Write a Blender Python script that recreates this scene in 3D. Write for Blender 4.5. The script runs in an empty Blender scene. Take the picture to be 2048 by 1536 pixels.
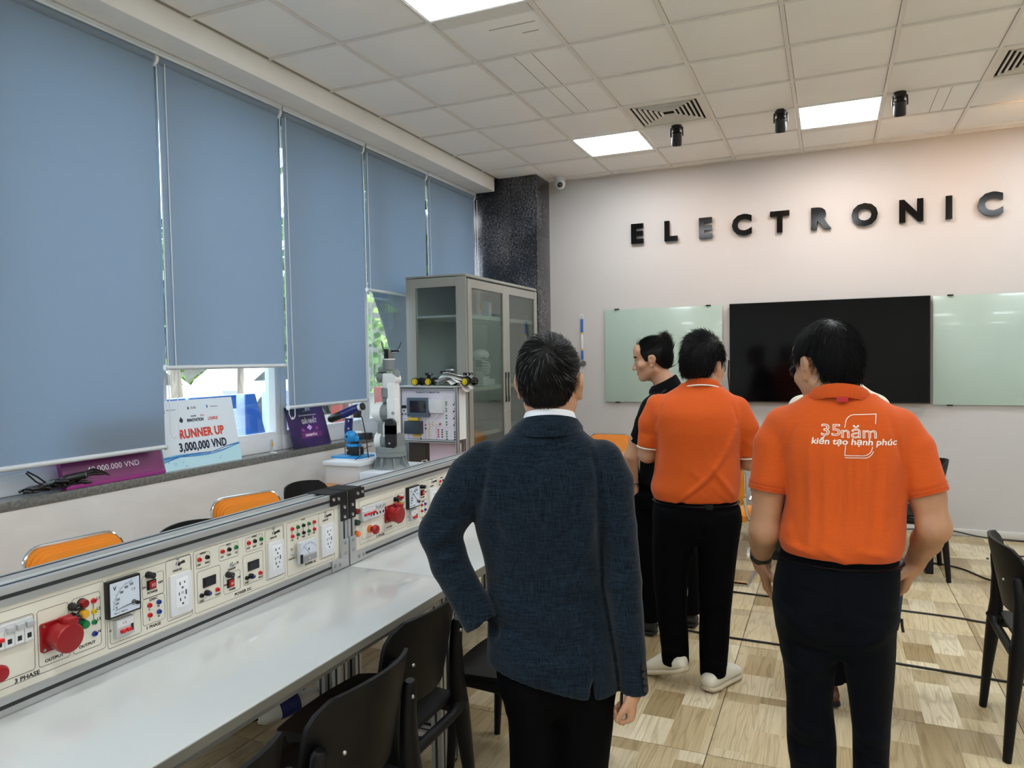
import bpy, bmesh, math, random
import numpy as np
from mathutils import Vector, Matrix, Quaternion
from mathutils.bvhtree import BVHTree
random.seed(7); rng = np.random.default_rng(7)
scene = bpy.context.scene
COL = scene.collection
# ---------------------------------------------------------------- camera, world, exposure
cam_d = bpy.data.cameras.new('camera'); cam = bpy.data.objects.new('camera', cam_d); COL.objects.link(cam)
cam_d.sensor_fit = 'HORIZONTAL'; cam_d.sensor_width = 36.0; cam_d.lens = 25.709; cam_d.clip_start = 0.05
def _cam_matrix(yaw, pitch, roll, loc):
    cy, sy = math.cos(yaw), math.sin(yaw)
    f = Vector((-sy*math.cos(pitch), cy*math.cos(pitch), math.sin(pitch)))
    r = Vector((cy, sy, 0)); u = r.cross(f)
    r2 = r*math.cos(roll) + u*math.sin(roll); u2 = u*math.cos(roll) - r*math.sin(roll)
    m = Matrix((( r2.x, u2.x, -f.x, loc[0]), (r2.y, u2.y, -f.y, loc[1]), (r2.z, u2.z, -f.z, loc[2]), (0, 0, 0, 1)))
    return m
cam.matrix_world = _cam_matrix(math.radians(23.5679), math.radians(-1.9337), math.radians(-0.88595), (0, 0, 1.59))
scene.camera = cam
scene.view_settings.view_transform = 'Standard'; scene.view_settings.look = 'None'
scene.view_settings.exposure = 0.46; scene.view_settings.gamma = 1.0; scene.view_settings.use_curve_mapping = False
SKY_STRENGTH = 1.75; PANEL_STRENGTH = 18.0; SPOT_POWER = 13.0
world = bpy.data.worlds.new('World'); scene.world = world; world.use_nodes = True
_n = world.node_tree.nodes; _l = world.node_tree.links; _n.clear()
_sky = _n.new('ShaderNodeTexSky'); _sky.sky_type = 'NISHITA'; _sky.sun_disc = False
_sky.sun_elevation = math.radians(58); _sky.sun_rotation = math.radians(100); _sky.air_density = 1.0; _sky.dust_density = 2.5; _sky.ozone_density = 1.0
_bg = _n.new('ShaderNodeBackground'); _bg.inputs['Strength'].default_value = SKY_STRENGTH
_o = _n.new('ShaderNodeOutputWorld'); _hs = _n.new('ShaderNodeHueSaturation'); _hs.inputs['Saturation'].default_value = .45; _l.new(_sky.outputs[0], _hs.inputs['Color']); _l.new(_hs.outputs[0], _bg.inputs[0]); _l.new(_bg.outputs[0], _o.inputs[0])
sun_d = bpy.data.lights.new('sun', 'SUN'); sun_d.energy = 2.5; sun_d.angle = math.radians(1.0); sun_d.color = (1, .95, .86)
sun = bpy.data.objects.new('sun', sun_d); COL.objects.link(sun)
sun.rotation_euler = (math.radians(32), 0, math.radians(200))

# ---------------------------------------------------------------- materials
def lin(c):
    return tuple(((v/255)/12.92 if v/255 <= .04045 else ((v/255+.055)/1.055)**2.4) for v in c)
MATS = {}
def mat(name, rgb, rough=.5, metal=0.0, spec=.5, coat=0, noise=0, nscale=20, bump=0, bscale=200, trans=0, sheen=0, stretch=None, emit=0):
    if name in MATS: return MATS[name]
    m = bpy.data.materials.new(name); m.use_nodes = True; nt = m.node_tree; b = nt.nodes['Principled BSDF']
    c = lin(rgb) + (1,)
    b.inputs['Base Color'].default_value = c; b.inputs['Roughness'].default_value = rough; b.inputs['Metallic'].default_value = metal
    b.inputs['Specular IOR Level'].default_value = spec; b.inputs['Coat Weight'].default_value = coat; b.inputs['Coat Roughness'].default_value = .02
    b.inputs['Transmission Weight'].default_value = trans
    if sheen: b.inputs['Sheen Weight'].default_value = sheen; b.inputs['Sheen Roughness'].default_value = .5
    if emit: b.inputs['Emission Color'].default_value = c; b.inputs['Emission Strength'].default_value = emit
    tc = nt.nodes.new('ShaderNodeTexCoord'); src = tc.outputs['Object']
    if stretch:
        mp = nt.nodes.new('ShaderNodeMapping'); mp.inputs['Scale'].default_value = stretch; nt.links.new(src, mp.inputs[0]); src = mp.outputs[0]
    if noise:
        t = nt.nodes.new('ShaderNodeTexNoise'); t.inputs['Scale'].default_value = nscale; t.inputs['Detail'].default_value = 6; nt.links.new(src, t.inputs['Vector'])
        r = nt.nodes.new('ShaderNodeValToRGB'); r.color_ramp.elements[0].position = .3; r.color_ramp.elements[1].position = .72
        r.color_ramp.elements[0].color = tuple(max(0, v*(1-noise)) for v in c[:3]) + (1,); r.color_ramp.elements[1].color = tuple(min(1, v*(1+noise)) for v in c[:3]) + (1,)
        nt.links.new(t.outputs['Fac'], r.inputs[0]); nt.links.new(r.outputs[0], b.inputs['Base Color'])
    if bump:
        t = nt.nodes.new('ShaderNodeTexNoise'); t.inputs['Scale'].default_value = bscale; t.inputs['Detail'].default_value = 3; nt.links.new(src, t.inputs['Vector'])
        bp = nt.nodes.new('ShaderNodeBump'); bp.inputs['Strength'].default_value = bump; bp.inputs['Distance'].default_value = .002
        nt.links.new(t.outputs['Fac'], bp.inputs['Height']); nt.links.new(bp.outputs[0], b.inputs['Normal'])
    MATS[name] = m; return m
def nodes_of(m): return m.node_tree.nodes, m.node_tree.links, m.node_tree.nodes['Principled BSDF']
def glass_mat(name, tint=(235, 245, 242), refl=.08):
    m = bpy.data.materials.new(name); m.use_nodes = True; n = m.node_tree.nodes; l = m.node_tree.links; n.clear()
    t = n.new('ShaderNodeBsdfTransparent'); t.inputs[0].default_value = lin(tint) + (1,)
    g = n.new('ShaderNodeBsdfGlossy'); g.inputs['Roughness'].default_value = .02
    lw = n.new('ShaderNodeLayerWeight'); lw.inputs[0].default_value = .25
    mr = n.new('ShaderNodeMapRange'); mr.inputs[3].default_value = refl*.5; mr.inputs[4].default_value = .6; l.new(lw.outputs['Fresnel'], mr.inputs[0])
    x = n.new('ShaderNodeMixShader'); l.new(mr.outputs[0], x.inputs[0]); l.new(t.outputs[0], x.inputs[1]); l.new(g.outputs[0], x.inputs[2])
    o = n.new('ShaderNodeOutputMaterial'); l.new(x.outputs[0], o.inputs[0]); MATS[name] = m; return m

# ---------------------------------------------------------------- mesh builder
class MB:
    def __init__(s): s.v = []; s.f = []; s.m = []; s.mats = []; s.sm = []
    def mi(s, m):
        if m not in s.mats: s.mats.append(m)
        return s.mats.index(m)
    def add(s, vs, fs, m, smooth=True, M=None):
        b = len(s.v); i = s.mi(m)
        s.v += [tuple(M @ Vector(p)) if M is not None else tuple(p) for p in vs]
        for f in fs: s.f.append(tuple(b+k for k in f)); s.m.append(i); s.sm.append(smooth)
        return s
    def box(s, c, d, m, bev=0, M=None, rz=0):
        x, y, z = d[0]/2, d[1]/2, d[2]/2
        if rz or M is not None:
            T = (M if M is not None else Matrix.Identity(4)) @ Matrix.Translation(c) @ Matrix.Rotation(rz, 4, 'Z'); c = (0, 0, 0)
        else: T = None
        if not bev:
            vs = [(c[0]+a*x, c[1]+b*y, c[2]+e*z) for a in (-1, 1) for b in (-1, 1) for e in (-1, 1)]
            fs = [(0, 1, 3, 2), (4, 6, 7, 5), (0, 4, 5, 1), (2, 3, 7, 6), (0, 2, 6, 4), (1, 5, 7, 3)]
            return s.add(vs, fs, m, False, T)
        bm = bmesh.new(); bmesh.ops.create_cube(bm, size=1)
        for v in bm.verts: v.co = Vector((v.co.x*d[0], v.co.y*d[1], v.co.z*d[2]))
        bmesh.ops.bevel(bm, geom=bm.edges[:], offset=min(bev, min(d)*.49), segments=2, affect='EDGES', profile=.6)
        bm.verts.index_update()
        s.add([(v.co.x+c[0], v.co.y+c[1], v.co.z+c[2]) for v in bm.verts], [tuple(v.index for v in f.verts) for f in bm.faces], m, True, T)
        bm.free(); return s
    def cyl(s, p0, p1, r0, m, r1=None, n=16, caps=True, M=None):
        r1 = r0 if r1 is None else r1
        return s.tube([p0, p1], [r0, r1], m, n, caps, M)
    def tube(s, pts, r, m, n=8, caps=True, M=None, flat=1.0, closed=False):
        P = [Vector(p) for p in pts]; k = len(P)
        if not hasattr(r, '__len__'): r = [r]*k
        vs = []; fs = []; ref = None
        for i in range(k):
            if closed: t = (P[(i+1) % k]-P[i-1])
            else: t = (P[min(i+1, k-1)]-P[max(i-1, 0)])
            t.normalize()
            if ref is None:
                ref = Vector((0, 0, 1)) if abs(t.z) < .9 else Vector((1, 0, 0))
            a = t.cross(ref).normalized(); b = a.cross(t).normalized(); ref = b
            for j in range(n):
                w = 2*math.pi*j/n
                vs.append(P[i]+a*(math.cos(w)*r[i])+b*(math.sin(w)*r[i]*flat))
        for i in range(k if closed else k-1):
            i2 = (i+1) % k
            for j in range(n): fs.append((i*n+j, i*n+(j+1) % n, i2*n+(j+1) % n, i2*n+j))
        if caps and not closed: fs += [tuple(range(n-1, -1, -1)), tuple((k-1)*n+j for j in range(n))]
        return s.add(vs, [f[::-1] for f in fs], m, True, M)
    def lathe(s, prof, c, axis, m, n=24, M=None):
        A = Vector(axis).normalized(); ref = Vector((0, 0, 1)) if abs(A.z) < .9 else Vector((1, 0, 0))
        a = A.cross(ref).normalized(); b = A.cross(a)
        vs = []; fs = []; c = Vector(c)
        for r, h in prof:
            for j in range(n):
                w = 2*math.pi*j/n; vs.append(c+A*h+a*(r*math.cos(w))+b*(r*math.sin(w)))
        for i in range(len(prof)-1):
            for j in range(n): fs.append((i*n+j, i*n+(j+1) % n, (i+1)*n+(j+1) % n, (i+1)*n+j))
        fs += [tuple(range(n-1, -1, -1)), tuple((len(prof)-1)*n+j for j in range(n))]
        return s.add(vs, fs, m, True, M)
    def sph(s, c, r, m, n=14, sc=(1, 1, 1), M=None):
        vs = []; fs = []; k = n//2
        for i in range(k+1):
            t = math.pi*i/k
            for j in range(n):
                w = 2*math.pi*j/n; vs.append((c[0]+r*sc[0]*math.sin(t)*math.cos(w), c[1]+r*sc[1]*math.sin(t)*math.sin(w), c[2]+r*sc[2]*math.cos(t)))
        for i in range(k):
            for j in range(n): fs.append((i*n+j, (i+1)*n+j, (i+1)*n+(j+1) % n, i*n+(j+1) % n))
        return s.add(vs, fs, m, True, M)
    def prism(s, poly, o, u, v, depth, m, M=None, smooth=False):
        o, u, v = Vector(o), Vector(u), Vector(v); w = u.cross(v).normalized()*depth; n = len(poly)
        a = [o+u*p[0]+v*p[1] for p in poly]
        vs = a+[p+w for p in a]
        fs = [tuple(range(n-1, -1, -1)), tuple(range(n, 2*n))]+[(i, (i+1) % n, n+(i+1) % n, n+i) for i in range(n)]
        return s.add(vs, fs, m, smooth, M)
    def quad(s, a, b, c, d, m): return s.add([a, b, c, d], [(0, 1, 2, 3)], m, False)
    def mesh(s, name, sharp=40):
        me = bpy.data.meshes.new(name); me.from_pydata(s.v, [], s.f)
        for m in s.mats: me.materials.append(m)
        me.polygons.foreach_set('material_index', s.m); me.polygons.foreach_set('use_smooth', s.sm)
        me.update()
        if any(s.sm): me.set_sharp_from_angle(angle=math.radians(sharp))
        return me
def link(name, me, parent=None, loc=None, rz=0, stuff=False):
    o = bpy.data.objects.new(name, me); COL.objects.link(o)
    if parent is not None: o.parent = parent
    if loc is not None: o.location = loc
    if rz: o.rotation_euler = (0, 0, rz)
    if stuff: o['kind'] = 'stuff'
    return o
def ob(name, mb, parent=None, loc=None, rz=0, stuff=False, sharp=40):
    return link(name, mb.mesh(name, sharp), parent, loc, rz, stuff)
def tag(o, label, cat, group=None):
    o['label'] = label; o['category'] = cat
    if group: o['group'] = group
    return o
def thing(name, label, cat, loc=(0, 0, 0), rz=0, group=None):
    o = bpy.data.objects.new(name, None); COL.objects.link(o); o.location = loc; o.rotation_euler = (0, 0, rz); o.empty_display_size = .05
    return tag(o, label, cat, group)
def struct(o): o['kind'] = 'structure'; return o
def dup(root, loc, rz=0, label=None, name=None):
    r = root.copy(); COL.objects.link(r); r.location = loc; r.rotation_euler = (0, 0, rz)
    if label: r['label'] = label
    for ch in root.children:
        c = ch.copy(); COL.objects.link(c); c.parent = r
        for g in ch.children:
            d = g.copy(); COL.objects.link(d); d.parent = c
    return r
def rrect(w, h, r, n=4):
    out = []
    for cx, cy, a0 in ((w/2-r, h/2-r, 0), (-w/2+r, h/2-r, 90), (-w/2+r, -h/2+r, 180), (w/2-r, -h/2+r, 270)):
        for k in range(n+1):
            a = math.radians(a0+90*k/n); out.append((cx+r*math.cos(a), cy+r*math.sin(a)))
    return out
# text -> mesh pieces appended to an MB : o = anchor point, u = reading direction, v = up, lifted along u x v
def text(mb, body, size, o, u, v, m, align='CENTER', xs=1.0, bold=0.0, depth=.0004, shear=0, valign='CENTER', space=1.0, hook=None):
    cu = bpy.data.curves.new('t', 'FONT'); cu.body = body; cu.size = 1.0; cu.align_x = align; cu.offset = bold; cu.shear = shear; cu.space_character = space
    cu.resolution_u = 3; cu.extrude = .5 if depth > 0 else 0
    t = bpy.data.objects.new('t', cu); COL.objects.link(t)
    dg = bpy.context.evaluated_depsgraph_get(); me = bpy.data.meshes.new_from_object(t.evaluated_get(dg))
    bpy.data.objects.remove(t); bpy.data.curves.remove(cu)
    cap = .73; s = size/cap; off = -.5*cap if valign == 'CENTER' else 0
    o, u, v = Vector(o), Vector(u).normalized(), Vector(v).normalized(); w = u.cross(v)
    vs = []
    for p in me.vertices:
        q = o + u*(p.co.x*s*xs) + v*((p.co.y+off)*s) + w*((p.co.z+.5)*depth)
        vs.append(q)
    mb.add(vs, [tuple(p.vertices) for p in me.polygons], m, False)
    bpy.data.meshes.remove(me); return mb
# ---------------------------------------------------------------- common materials
M_white = mat('white_paint', (244, 243, 240), .6, noise=.03, nscale=3, bump=.15, bscale=60)
M_alu = mat('brushed_aluminium', (186, 188, 188), .38, metal=.55)
M_alud = mat('profile_slot', (40, 42, 45), .6)
M_chrome = mat('chrome', (220, 222, 225), .12, metal=1)
M_black = mat('black_plastic', (14, 14, 15), .4)
M_blackm = mat('black_matt', (10, 10, 12), .75)
M_whitep = mat('white_plastic', (226, 227, 228), .35)
M_screw = mat('steel_screw', (170, 170, 168), .3, metal=.9)
H_CEIL = 3.46; YB = 7.333; XL = -3.42; XR = 5.2; YF = -4.6
# ---------------------------------------------------------------- floor: tiles printed with oak blocks
def floor_material():
    m = mat('oak_print_tile', (178, 158, 128), .28, spec=.4); n, l, b = nodes_of(m)
    tc = n.new('ShaderNodeTexCoord'); oi = n.new('ShaderNodeObjectInfo')
    add = n.new('ShaderNodeVectorMath'); add.operation = 'ADD'; l.new(tc.outputs['Object'], add.inputs[0])
    mul = n.new('ShaderNodeVectorMath'); mul.operation = 'MULTIPLY'; mul.inputs[1].default_value = (3.9, 7.7, 0)
    cmb = n.new('ShaderNodeCombineXYZ'); l.new(oi.outputs['Random'], cmb.inputs[0]); l.new(oi.outputs['Random'], cmb.inputs[1]); l.new(cmb.outputs[0], mul.inputs[0]); l.new(mul.outputs[0], add.inputs[1])
    mp = n.new('ShaderNodeMapping'); mp.inputs['Rotation'].default_value = (0, 0, math.radians(90)); l.new(add.outputs[0], mp.inputs[0])
    br = n.new('ShaderNodeTexBrick'); br.offset = .42; br.squash = .6; br.squash_frequency = 2
    for k, v in (('Scale', 1.0), ('Mortar Size', .0006), ('Mortar Smooth', 0), ('Brick Width', .44), ('Row Height', .145), ('Bias', -.05)): br.inputs[k].default_value = v
    br.inputs['Color1'].default_value = (0, 0, 0, 1); br.inputs['Color2'].default_value = (1, 1, 1, 1); br.inputs['Mortar'].default_value = (.5, .5, .5, 1)
    l.new(mp.outputs[0], br.inputs['Vector'])
    cr = n.new('ShaderNodeValToRGB'); e = cr.color_ramp.elements
    e[0].color = lin((164, 144, 108))+(1,); e[1].color = lin((226, 216, 190))+(1,)
    for p, c in ((.3, (188, 170, 134)), (.55, (210, 196, 164)), (.78, (196, 178, 142))):
        x = cr.color_ramp.elements.new(p); x.color = lin(c)+(1,)
    l.new(br.outputs['Color'], cr.inputs[0])
    # grain: stretched rings
    mg = n.new('ShaderNodeMapping'); mg.inputs['Scale'].default_value = (9, .9, 1); l.new(add.outputs[0], mg.inputs[0])
    off = n.new('ShaderNodeVectorMath'); off.operation = 'ADD'; l.new(mg.outputs[0], off.inputs[0])
    o2 = n.new('ShaderNodeVectorMath'); o2.operation = 'SCALE'; o2.inputs['Scale'].default_value = 7.3; l.new(br.outputs['Color'], o2.inputs[0]); l.new(o2.outputs[0], off.inputs[1])
    wv = n.new('ShaderNodeTexNoise'); wv.inputs['Scale'].default_value = 1.1; wv.inputs['Detail'].default_value = 2; wv.inputs['Distortion'].default_value = .6; l.new(off.outputs[0], wv.inputs['Vector'])
    ms = n.new('ShaderNodeMath'); ms.operation = 'MULTIPLY'; ms.inputs[1].default_value = 17; l.new(wv.outputs['Fac'], ms.inputs[0])
    fr = n.new('ShaderNodeMath'); fr.operation = 'PINGPONG'; fr.inputs[1].default_value = 1; l.new(ms.outputs[0], fr.inputs[0])
    fine = n.new('ShaderNodeTexNoise'); fine.inputs['Scale'].default_value = 5; fine.inputs['Detail'].default_value = 5
    mf = n.new('ShaderNodeMapping'); mf.inputs['Scale'].default_value = (14, 1.2, 1); l.new(off.outputs[0], mf.inputs[0]); l.new(mf.outputs[0], fine.inputs['Vector'])
    c2 = n.new('ShaderNodeValToRGB'); c2.color_ramp.elements[0].color = (.62, .57, .5, 1); c2.color_ramp.elements[1].color = (1, 1, 1, 1); c2.color_ramp.elements[0].position = 0; c2.color_ramp.elements[1].position = .45
    l.new(fr.outputs[0], c2.inputs[0])
    mx = n.new('ShaderNodeMix'); mx.data_type = 'RGBA'; mx.blend_type = 'MULTIPLY'; mx.inputs[0].default_value = .62; l.new(cr.outputs[0], mx.inputs[6]); l.new(c2.outputs[0], mx.inputs[7])
    c3 = n.new('ShaderNodeValToRGB'); c3.color_ramp.elements[0].color = (.72, .68, .6, 1); c3.color_ramp.elements[1].color = (1.12, 1.1, 1.06, 1); c3.color_ramp.elements[0].position = .33; c3.color_ramp.elements[1].position = .62
    l.new(fine.outputs['Fac'], c3.inputs[0])
    m2 = n.new('ShaderNodeMix'); m2.data_type = 'RGBA'; m2.blend_type = 'MULTIPLY'; m2.inputs[0].default_value = .8; l.new(mx.outputs[2], m2.inputs[6]); l.new(c3.outputs[0], m2.inputs[7])
    l.new(m2.outputs[2], b.inputs['Base Color'])
    return m
M_tile = floor_material(); M_grout = mat('grout', (70, 60, 50), .9)
fl = MB(); fl.box(((XL+XR)/2, (YF+YB)/2, -.06), (XR-XL+.6, YB-YF+.4, .112), M_grout)
floor = struct(ob('floor', fl))
tm = MB(); tm.box((0, 0, -.004), (.5930, .5930, .008), M_tile, bev=.0012); tile_me = tm.mesh('tile')
def edge_tile(w, d, cache={}):
    k = (round(w, 3), round(d, 3))
    if k not in cache:
        q = MB(); q.box((0, 0, -.004), (w, d, .008), M_tile, bev=.0012); cache[k] = q.mesh('tile')
    return cache[k]
gx = [-.456+.5965*k for k in range(-5, 10)]; gy = [2.935+.5965*k for k in range(-12, 8)]
gx = [XL]+[x for x in gx if x > XL+.05 and x < XR]; gy = gy+[YB]
for i in range(len(gx)-1):
    for j in range(len(gy)-1):
        w, d = gx[i+1]-gx[i], gy[j+1]-gy[j]
        if d <= .05: continue
        me = tile_me if abs(w-.5965) < .002 and abs(d-.5965) < .002 else edge_tile(w-.0035, d-.0035)
        link('tile', me, floor, ((gx[i]+gx[i+1])/2, (gy[j]+gy[j+1])/2, random.uniform(-.0003, .0003)))
# ---------------------------------------------------------------- walls
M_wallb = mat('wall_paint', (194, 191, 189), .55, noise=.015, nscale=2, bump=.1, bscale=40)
M_wallf = mat('wall_paint_bounce', (236, 235, 232), .6)  # unseen walls, lightened to bounce more light into the room
M_walll = mat('wall_paint_low', (222, 220, 217), .6, noise=.05, nscale=4, bump=.15, bscale=40, stretch=(1, 1, 2.5))
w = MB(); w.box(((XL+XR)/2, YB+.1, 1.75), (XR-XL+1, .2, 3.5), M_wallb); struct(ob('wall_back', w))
w = MB(); w.box((XR+.1, (YF+YB)/2, 1.75), (.2, YB-YF, 3.5), M_wallf); struct(ob('wall_right', w))
w = MB(); w.box(((XL+XR)/2, YF-.1, 1.75), (XR-XL+1, .2, 3.5), M_wallf); struct(ob('wall_front', w))
w = MB(); w.box((XL-.13, (YF+6.92)/2, .4675), (.26, 6.92-YF, .935), M_walll); w.box((XL-.13, (YF+6.92)/2, 3.43), (.26, 6.92-YF, .22), M_walll); struct(ob('wall_left', w))
M_gran = mat('grey_granite', (112, 112, 108), .25, noise=.3, nscale=60, coat=.2)
w = MB(); w.box((XL-.125, (YF+6.92)/2, .957), (.256, 6.92-YF, .045), M_gran, bev=.004); struct(ob('trim_3', w))
# soffit beam over the blinds
w = MB(); w.box((-3.62, (YF+6.905)/2, 3.391), (.89, 6.905-YF, .142), M_white, bev=.004); struct(ob('trim_1', w))
# baseboard pipe along the back wall
w = MB(); w.box((.75, YB-.012, .03), (7.0, .024, .06), mat('baseboard_white', (206, 203, 196), .5), bev=.006); struct(ob('baseboard_back', w))
# granite clad pillar
def granite(name, base, speck, sc, rough=.22):
    m = mat(name, base, rough, coat=.15); n, l, b = nodes_of(m)
    tc = n.new('ShaderNodeTexCoord'); t = n.new('ShaderNodeTexNoise'); t.inputs['Scale'].default_value = sc; t.inputs['Detail'].default_value = 8; t.inputs['Roughness'].default_value = .75; l.new(tc.outputs['Object'], t.inputs['Vector'])
    t2 = n.new('ShaderNodeTexNoise'); t2.inputs['Scale'].default_value = 2.2; t2.inputs['Detail'].default_value = 3; l.new(tc.outputs['Object'], t2.inputs['Vector'])
    ad = n.new('ShaderNodeMath'); ad.operation = 'MULTIPLY_ADD'; ad.inputs[1].default_value = .35; l.new(t2.outputs['Fac'], ad.inputs[0]); l.new(t.outputs['Fac'], ad.inputs[2])
    r = n.new('ShaderNodeValToRGB'); r.color_ramp.elements[0].position = .66; r.color_ramp.elements[1].position = .86; r.color_ramp.elements[0].color = lin(base)+(1,); r.color_ramp.elements[1].color = lin(speck)+(1,)
    l.new(ad.outputs[0], r.inputs[0]); l.new(r.outputs[0], b.inputs['Base Color']); return m
M_pil = granite('black_granite', (34, 35, 40), (120, 120, 124), 55)
pil = MB(); pil.box((-3.32, 7.16, 1.73), (1.12, .345, 3.46), M_grout); pillar = struct(ob('trim_2', pil))
for x0, x1 in ((-3.9, -3.02), (-3.018, -2.755)):
    for z0, z1 in ((0, 1.28), (1.282, 2.86), (2.862, 3.46)):
        q = MB(); q.box(((x0+x1)/2, 6.978, (z0+z1)/2), (x1-x0, .024, z1-z0), M_pil, bev=.002); ob('granite_slab', q, pillar)
for z0, z1 in ((0, 1.28), (1.282, 2.86), (2.862, 3.46)):
    q = MB(); q.box((-2.748, 7.15, (z0+z1)/2), (.024, .366, z1-z0), M_pil, bev=.002); ob('granite_slab', q, pillar)
# ---------------------------------------------------------------- ceiling: slab, lay-in tiles, T bars
M_ct = mat('ceiling_tile', (248, 248, 247), .8, noise=.02, nscale=1.5, bump=.1, bscale=90)
M_tbar = mat('t_bar', (232, 230, 226), .5)
w = MB(); w.box(((XL+XR)/2-.2, (YF+YB)/2, 3.566), (XR-XL+1.4, YB-YF+.4, .16), mat('slab_gap_shade', (120, 120, 117), .9)); ceiling = struct(ob('ceiling', w))  # slab coloured dark to put shade into the gaps around the tiles
cx = [-3.175]+[-2.64+.6*k for k in range(0, 13)]; cy = [-4.2+.6*k for k in range(0, 20)]+[YB]
LIGHT_CELLS = [(x, y) for x in (-1.74, .06, 1.86, 3.66) for y in (6.3, 3.3, .3, -2.7)]  # grid carried on past the view; the unseen panels are added for fill light
VENT_CELLS = [(-1.14, 5.7), (1.26, 5.7)]
SLOTS = [(-1.80, -1.796, 4.22, 5.38), (-1.68, -1.676, 4.22, 5.38), (.70, .704, 6.02, 6.58), (.785, .789, 6.02, 6.58), (-1.78, -1.50, 3.83, 3.836), (-1.62, -1.52, 3.94, 3.946)]
def near(c, L): return any(abs(c[0]-a) < .2 and abs(c[1]-b) < .2 for a, b in L)
ctm = {}
for i in range(len(cx)-1):
    for j in range(len(cy)-1):
        x0, x1, y0, y1 = cx[i], cx[i+1], cy[j], cy[j+1]; c = ((x0+x1)/2, (y0+y1)/2)
        if near(c, LIGHT_CELLS) or near(c, VENT_CELLS): continue
        k = (round(x1-x0, 3), round(y1-y0, 3))
        if k not in ctm:
            q = MB(); q.box((0, 0, .011), (k[0]-.0275, k[1]-.0275, .02), M_ct, bev=.002); ctm[k] = q.mesh('ceiling_tile')
        link('ceiling_tile', ctm[k], ceiling, (c[0], c[1], H_CEIL+random.uniform(0, .0012)))
for x in cx[1:]:
    q = MB(); q.box((x, (YF+YB)/2, H_CEIL-.001), (.023, YB-YF, .012), M_tbar); ob('t_bar', q, ceiling)
for y in cy[:-1]+[YB-.01]:
    q = MB(); q.box(((-3.175+XR)/2, y, H_CEIL-.0005), (XR+3.175, .023, .012), M_tbar); ob('t_bar', q, ceiling)
q = MB(); q.box((-3.165, (YF+6.9)/2, H_CEIL+.0), (.012, 6.9-YF, .01), mat('shadow_gap', (150, 148, 142), .8)); ob('edge_trim', q, ceiling)
# LED panels
M_led = mat('led_diffuser', (255, 255, 255), .5)
n_, l_, b_ = nodes_of(M_led); b_.inputs['Emission Color'].default_value = (.89, .95, 1, 1); b_.inputs['Emission Strength'].default_value = PANEL_STRENGTH
PLAB = {(-1.74, 6.3): 'square glowing ceiling panel left of the square air vent, near the back wall', (.06, 6.3): 'square glowing ceiling panel between two black spotlights near the back wall',
        (-1.74, 3.3): 'glowing ceiling panel cut by the top edge of the photo'}
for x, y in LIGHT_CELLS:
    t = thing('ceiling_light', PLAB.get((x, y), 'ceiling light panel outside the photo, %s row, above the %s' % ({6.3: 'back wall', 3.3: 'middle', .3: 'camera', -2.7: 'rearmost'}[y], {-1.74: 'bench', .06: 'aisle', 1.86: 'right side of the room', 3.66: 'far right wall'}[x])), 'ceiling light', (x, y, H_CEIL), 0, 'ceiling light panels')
    q = MB()
    for a, b, sx, sy in ((0, .287, .59, .016), (0, -.287, .59, .016), (.287, 0, .016, .56), (-.287, 0, .016, .56)): q.box((a, b, .002), (sx, sy, .014), M_whitep)
    ob('frame', q, t)
    q = MB(); q.box((0, 0, .004), (.562, .562, .006), M_led); ob('diffuser', q, t)
    q = MB(); q.box((0, .358, -.002), (.56, .105, .004), M_tbar); ob('pale_strip', q, t)  # thin pale strip beside the panel
for x0, x1, y0, y1 in SLOTS:
    q = MB(); q.box(((x0+x1)/2, (y0+y1)/2, H_CEIL+.0005), (x1-x0, y1-y0, .003), mat('slot_line', (176, 174, 168), .8)); ob('slot_line', q, ceiling)
# air vents: nested square louvres
M_vent = mat('vent_white', (228, 225, 216), .5); M_vdark = mat('vent_inside', (30, 30, 28), .8)
for k, (x, y) in enumerate(VENT_CELLS):
    t = thing('air_vent', ['square air vent of nested louvres beside the left black spotlight', 'square louvred air vent at the right edge of the photo'][k], 'vent', (x, y, H_CEIL), 0, 'ceiling air vents')
    q = MB(); q.box((0, 0, .03), (.58, .58, .01), M_vdark); ob('backing', q, t)
    q = MB()
    for a, b, sx, sy in ((0, .272, .59, .05), (0, -.272, .59, .05), (.272, 0, .05, .5), (-.272, 0, .05, .5)): q.box((a, b, 0), (sx, sy, .012), M_vent, bev=.003)
    ob('frame', q, t)
    for r in (.228, .194, .160, .126, .092, .058):
        q = MB(); o = r; i = r-.013
        for s in range(4):
            Mr = Matrix.Rotation(s*math.pi/2, 4, 'Z')
            q.add([(-o, o, -.004), (o, o, -.004), (i, i, -.002), (-i, i, -.002), (-o, o, .008), (o, o, .008), (i, i-.003, .008), (-i, i-.003, .008)], [(0, 1, 2, 3), (7, 6, 5, 4), (0, 4, 5, 1), (2, 6, 7, 3), (0, 3, 7, 4), (1, 5, 6, 2)], M_vent, False, Mr)
        ob('louvre', q, t)
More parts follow.
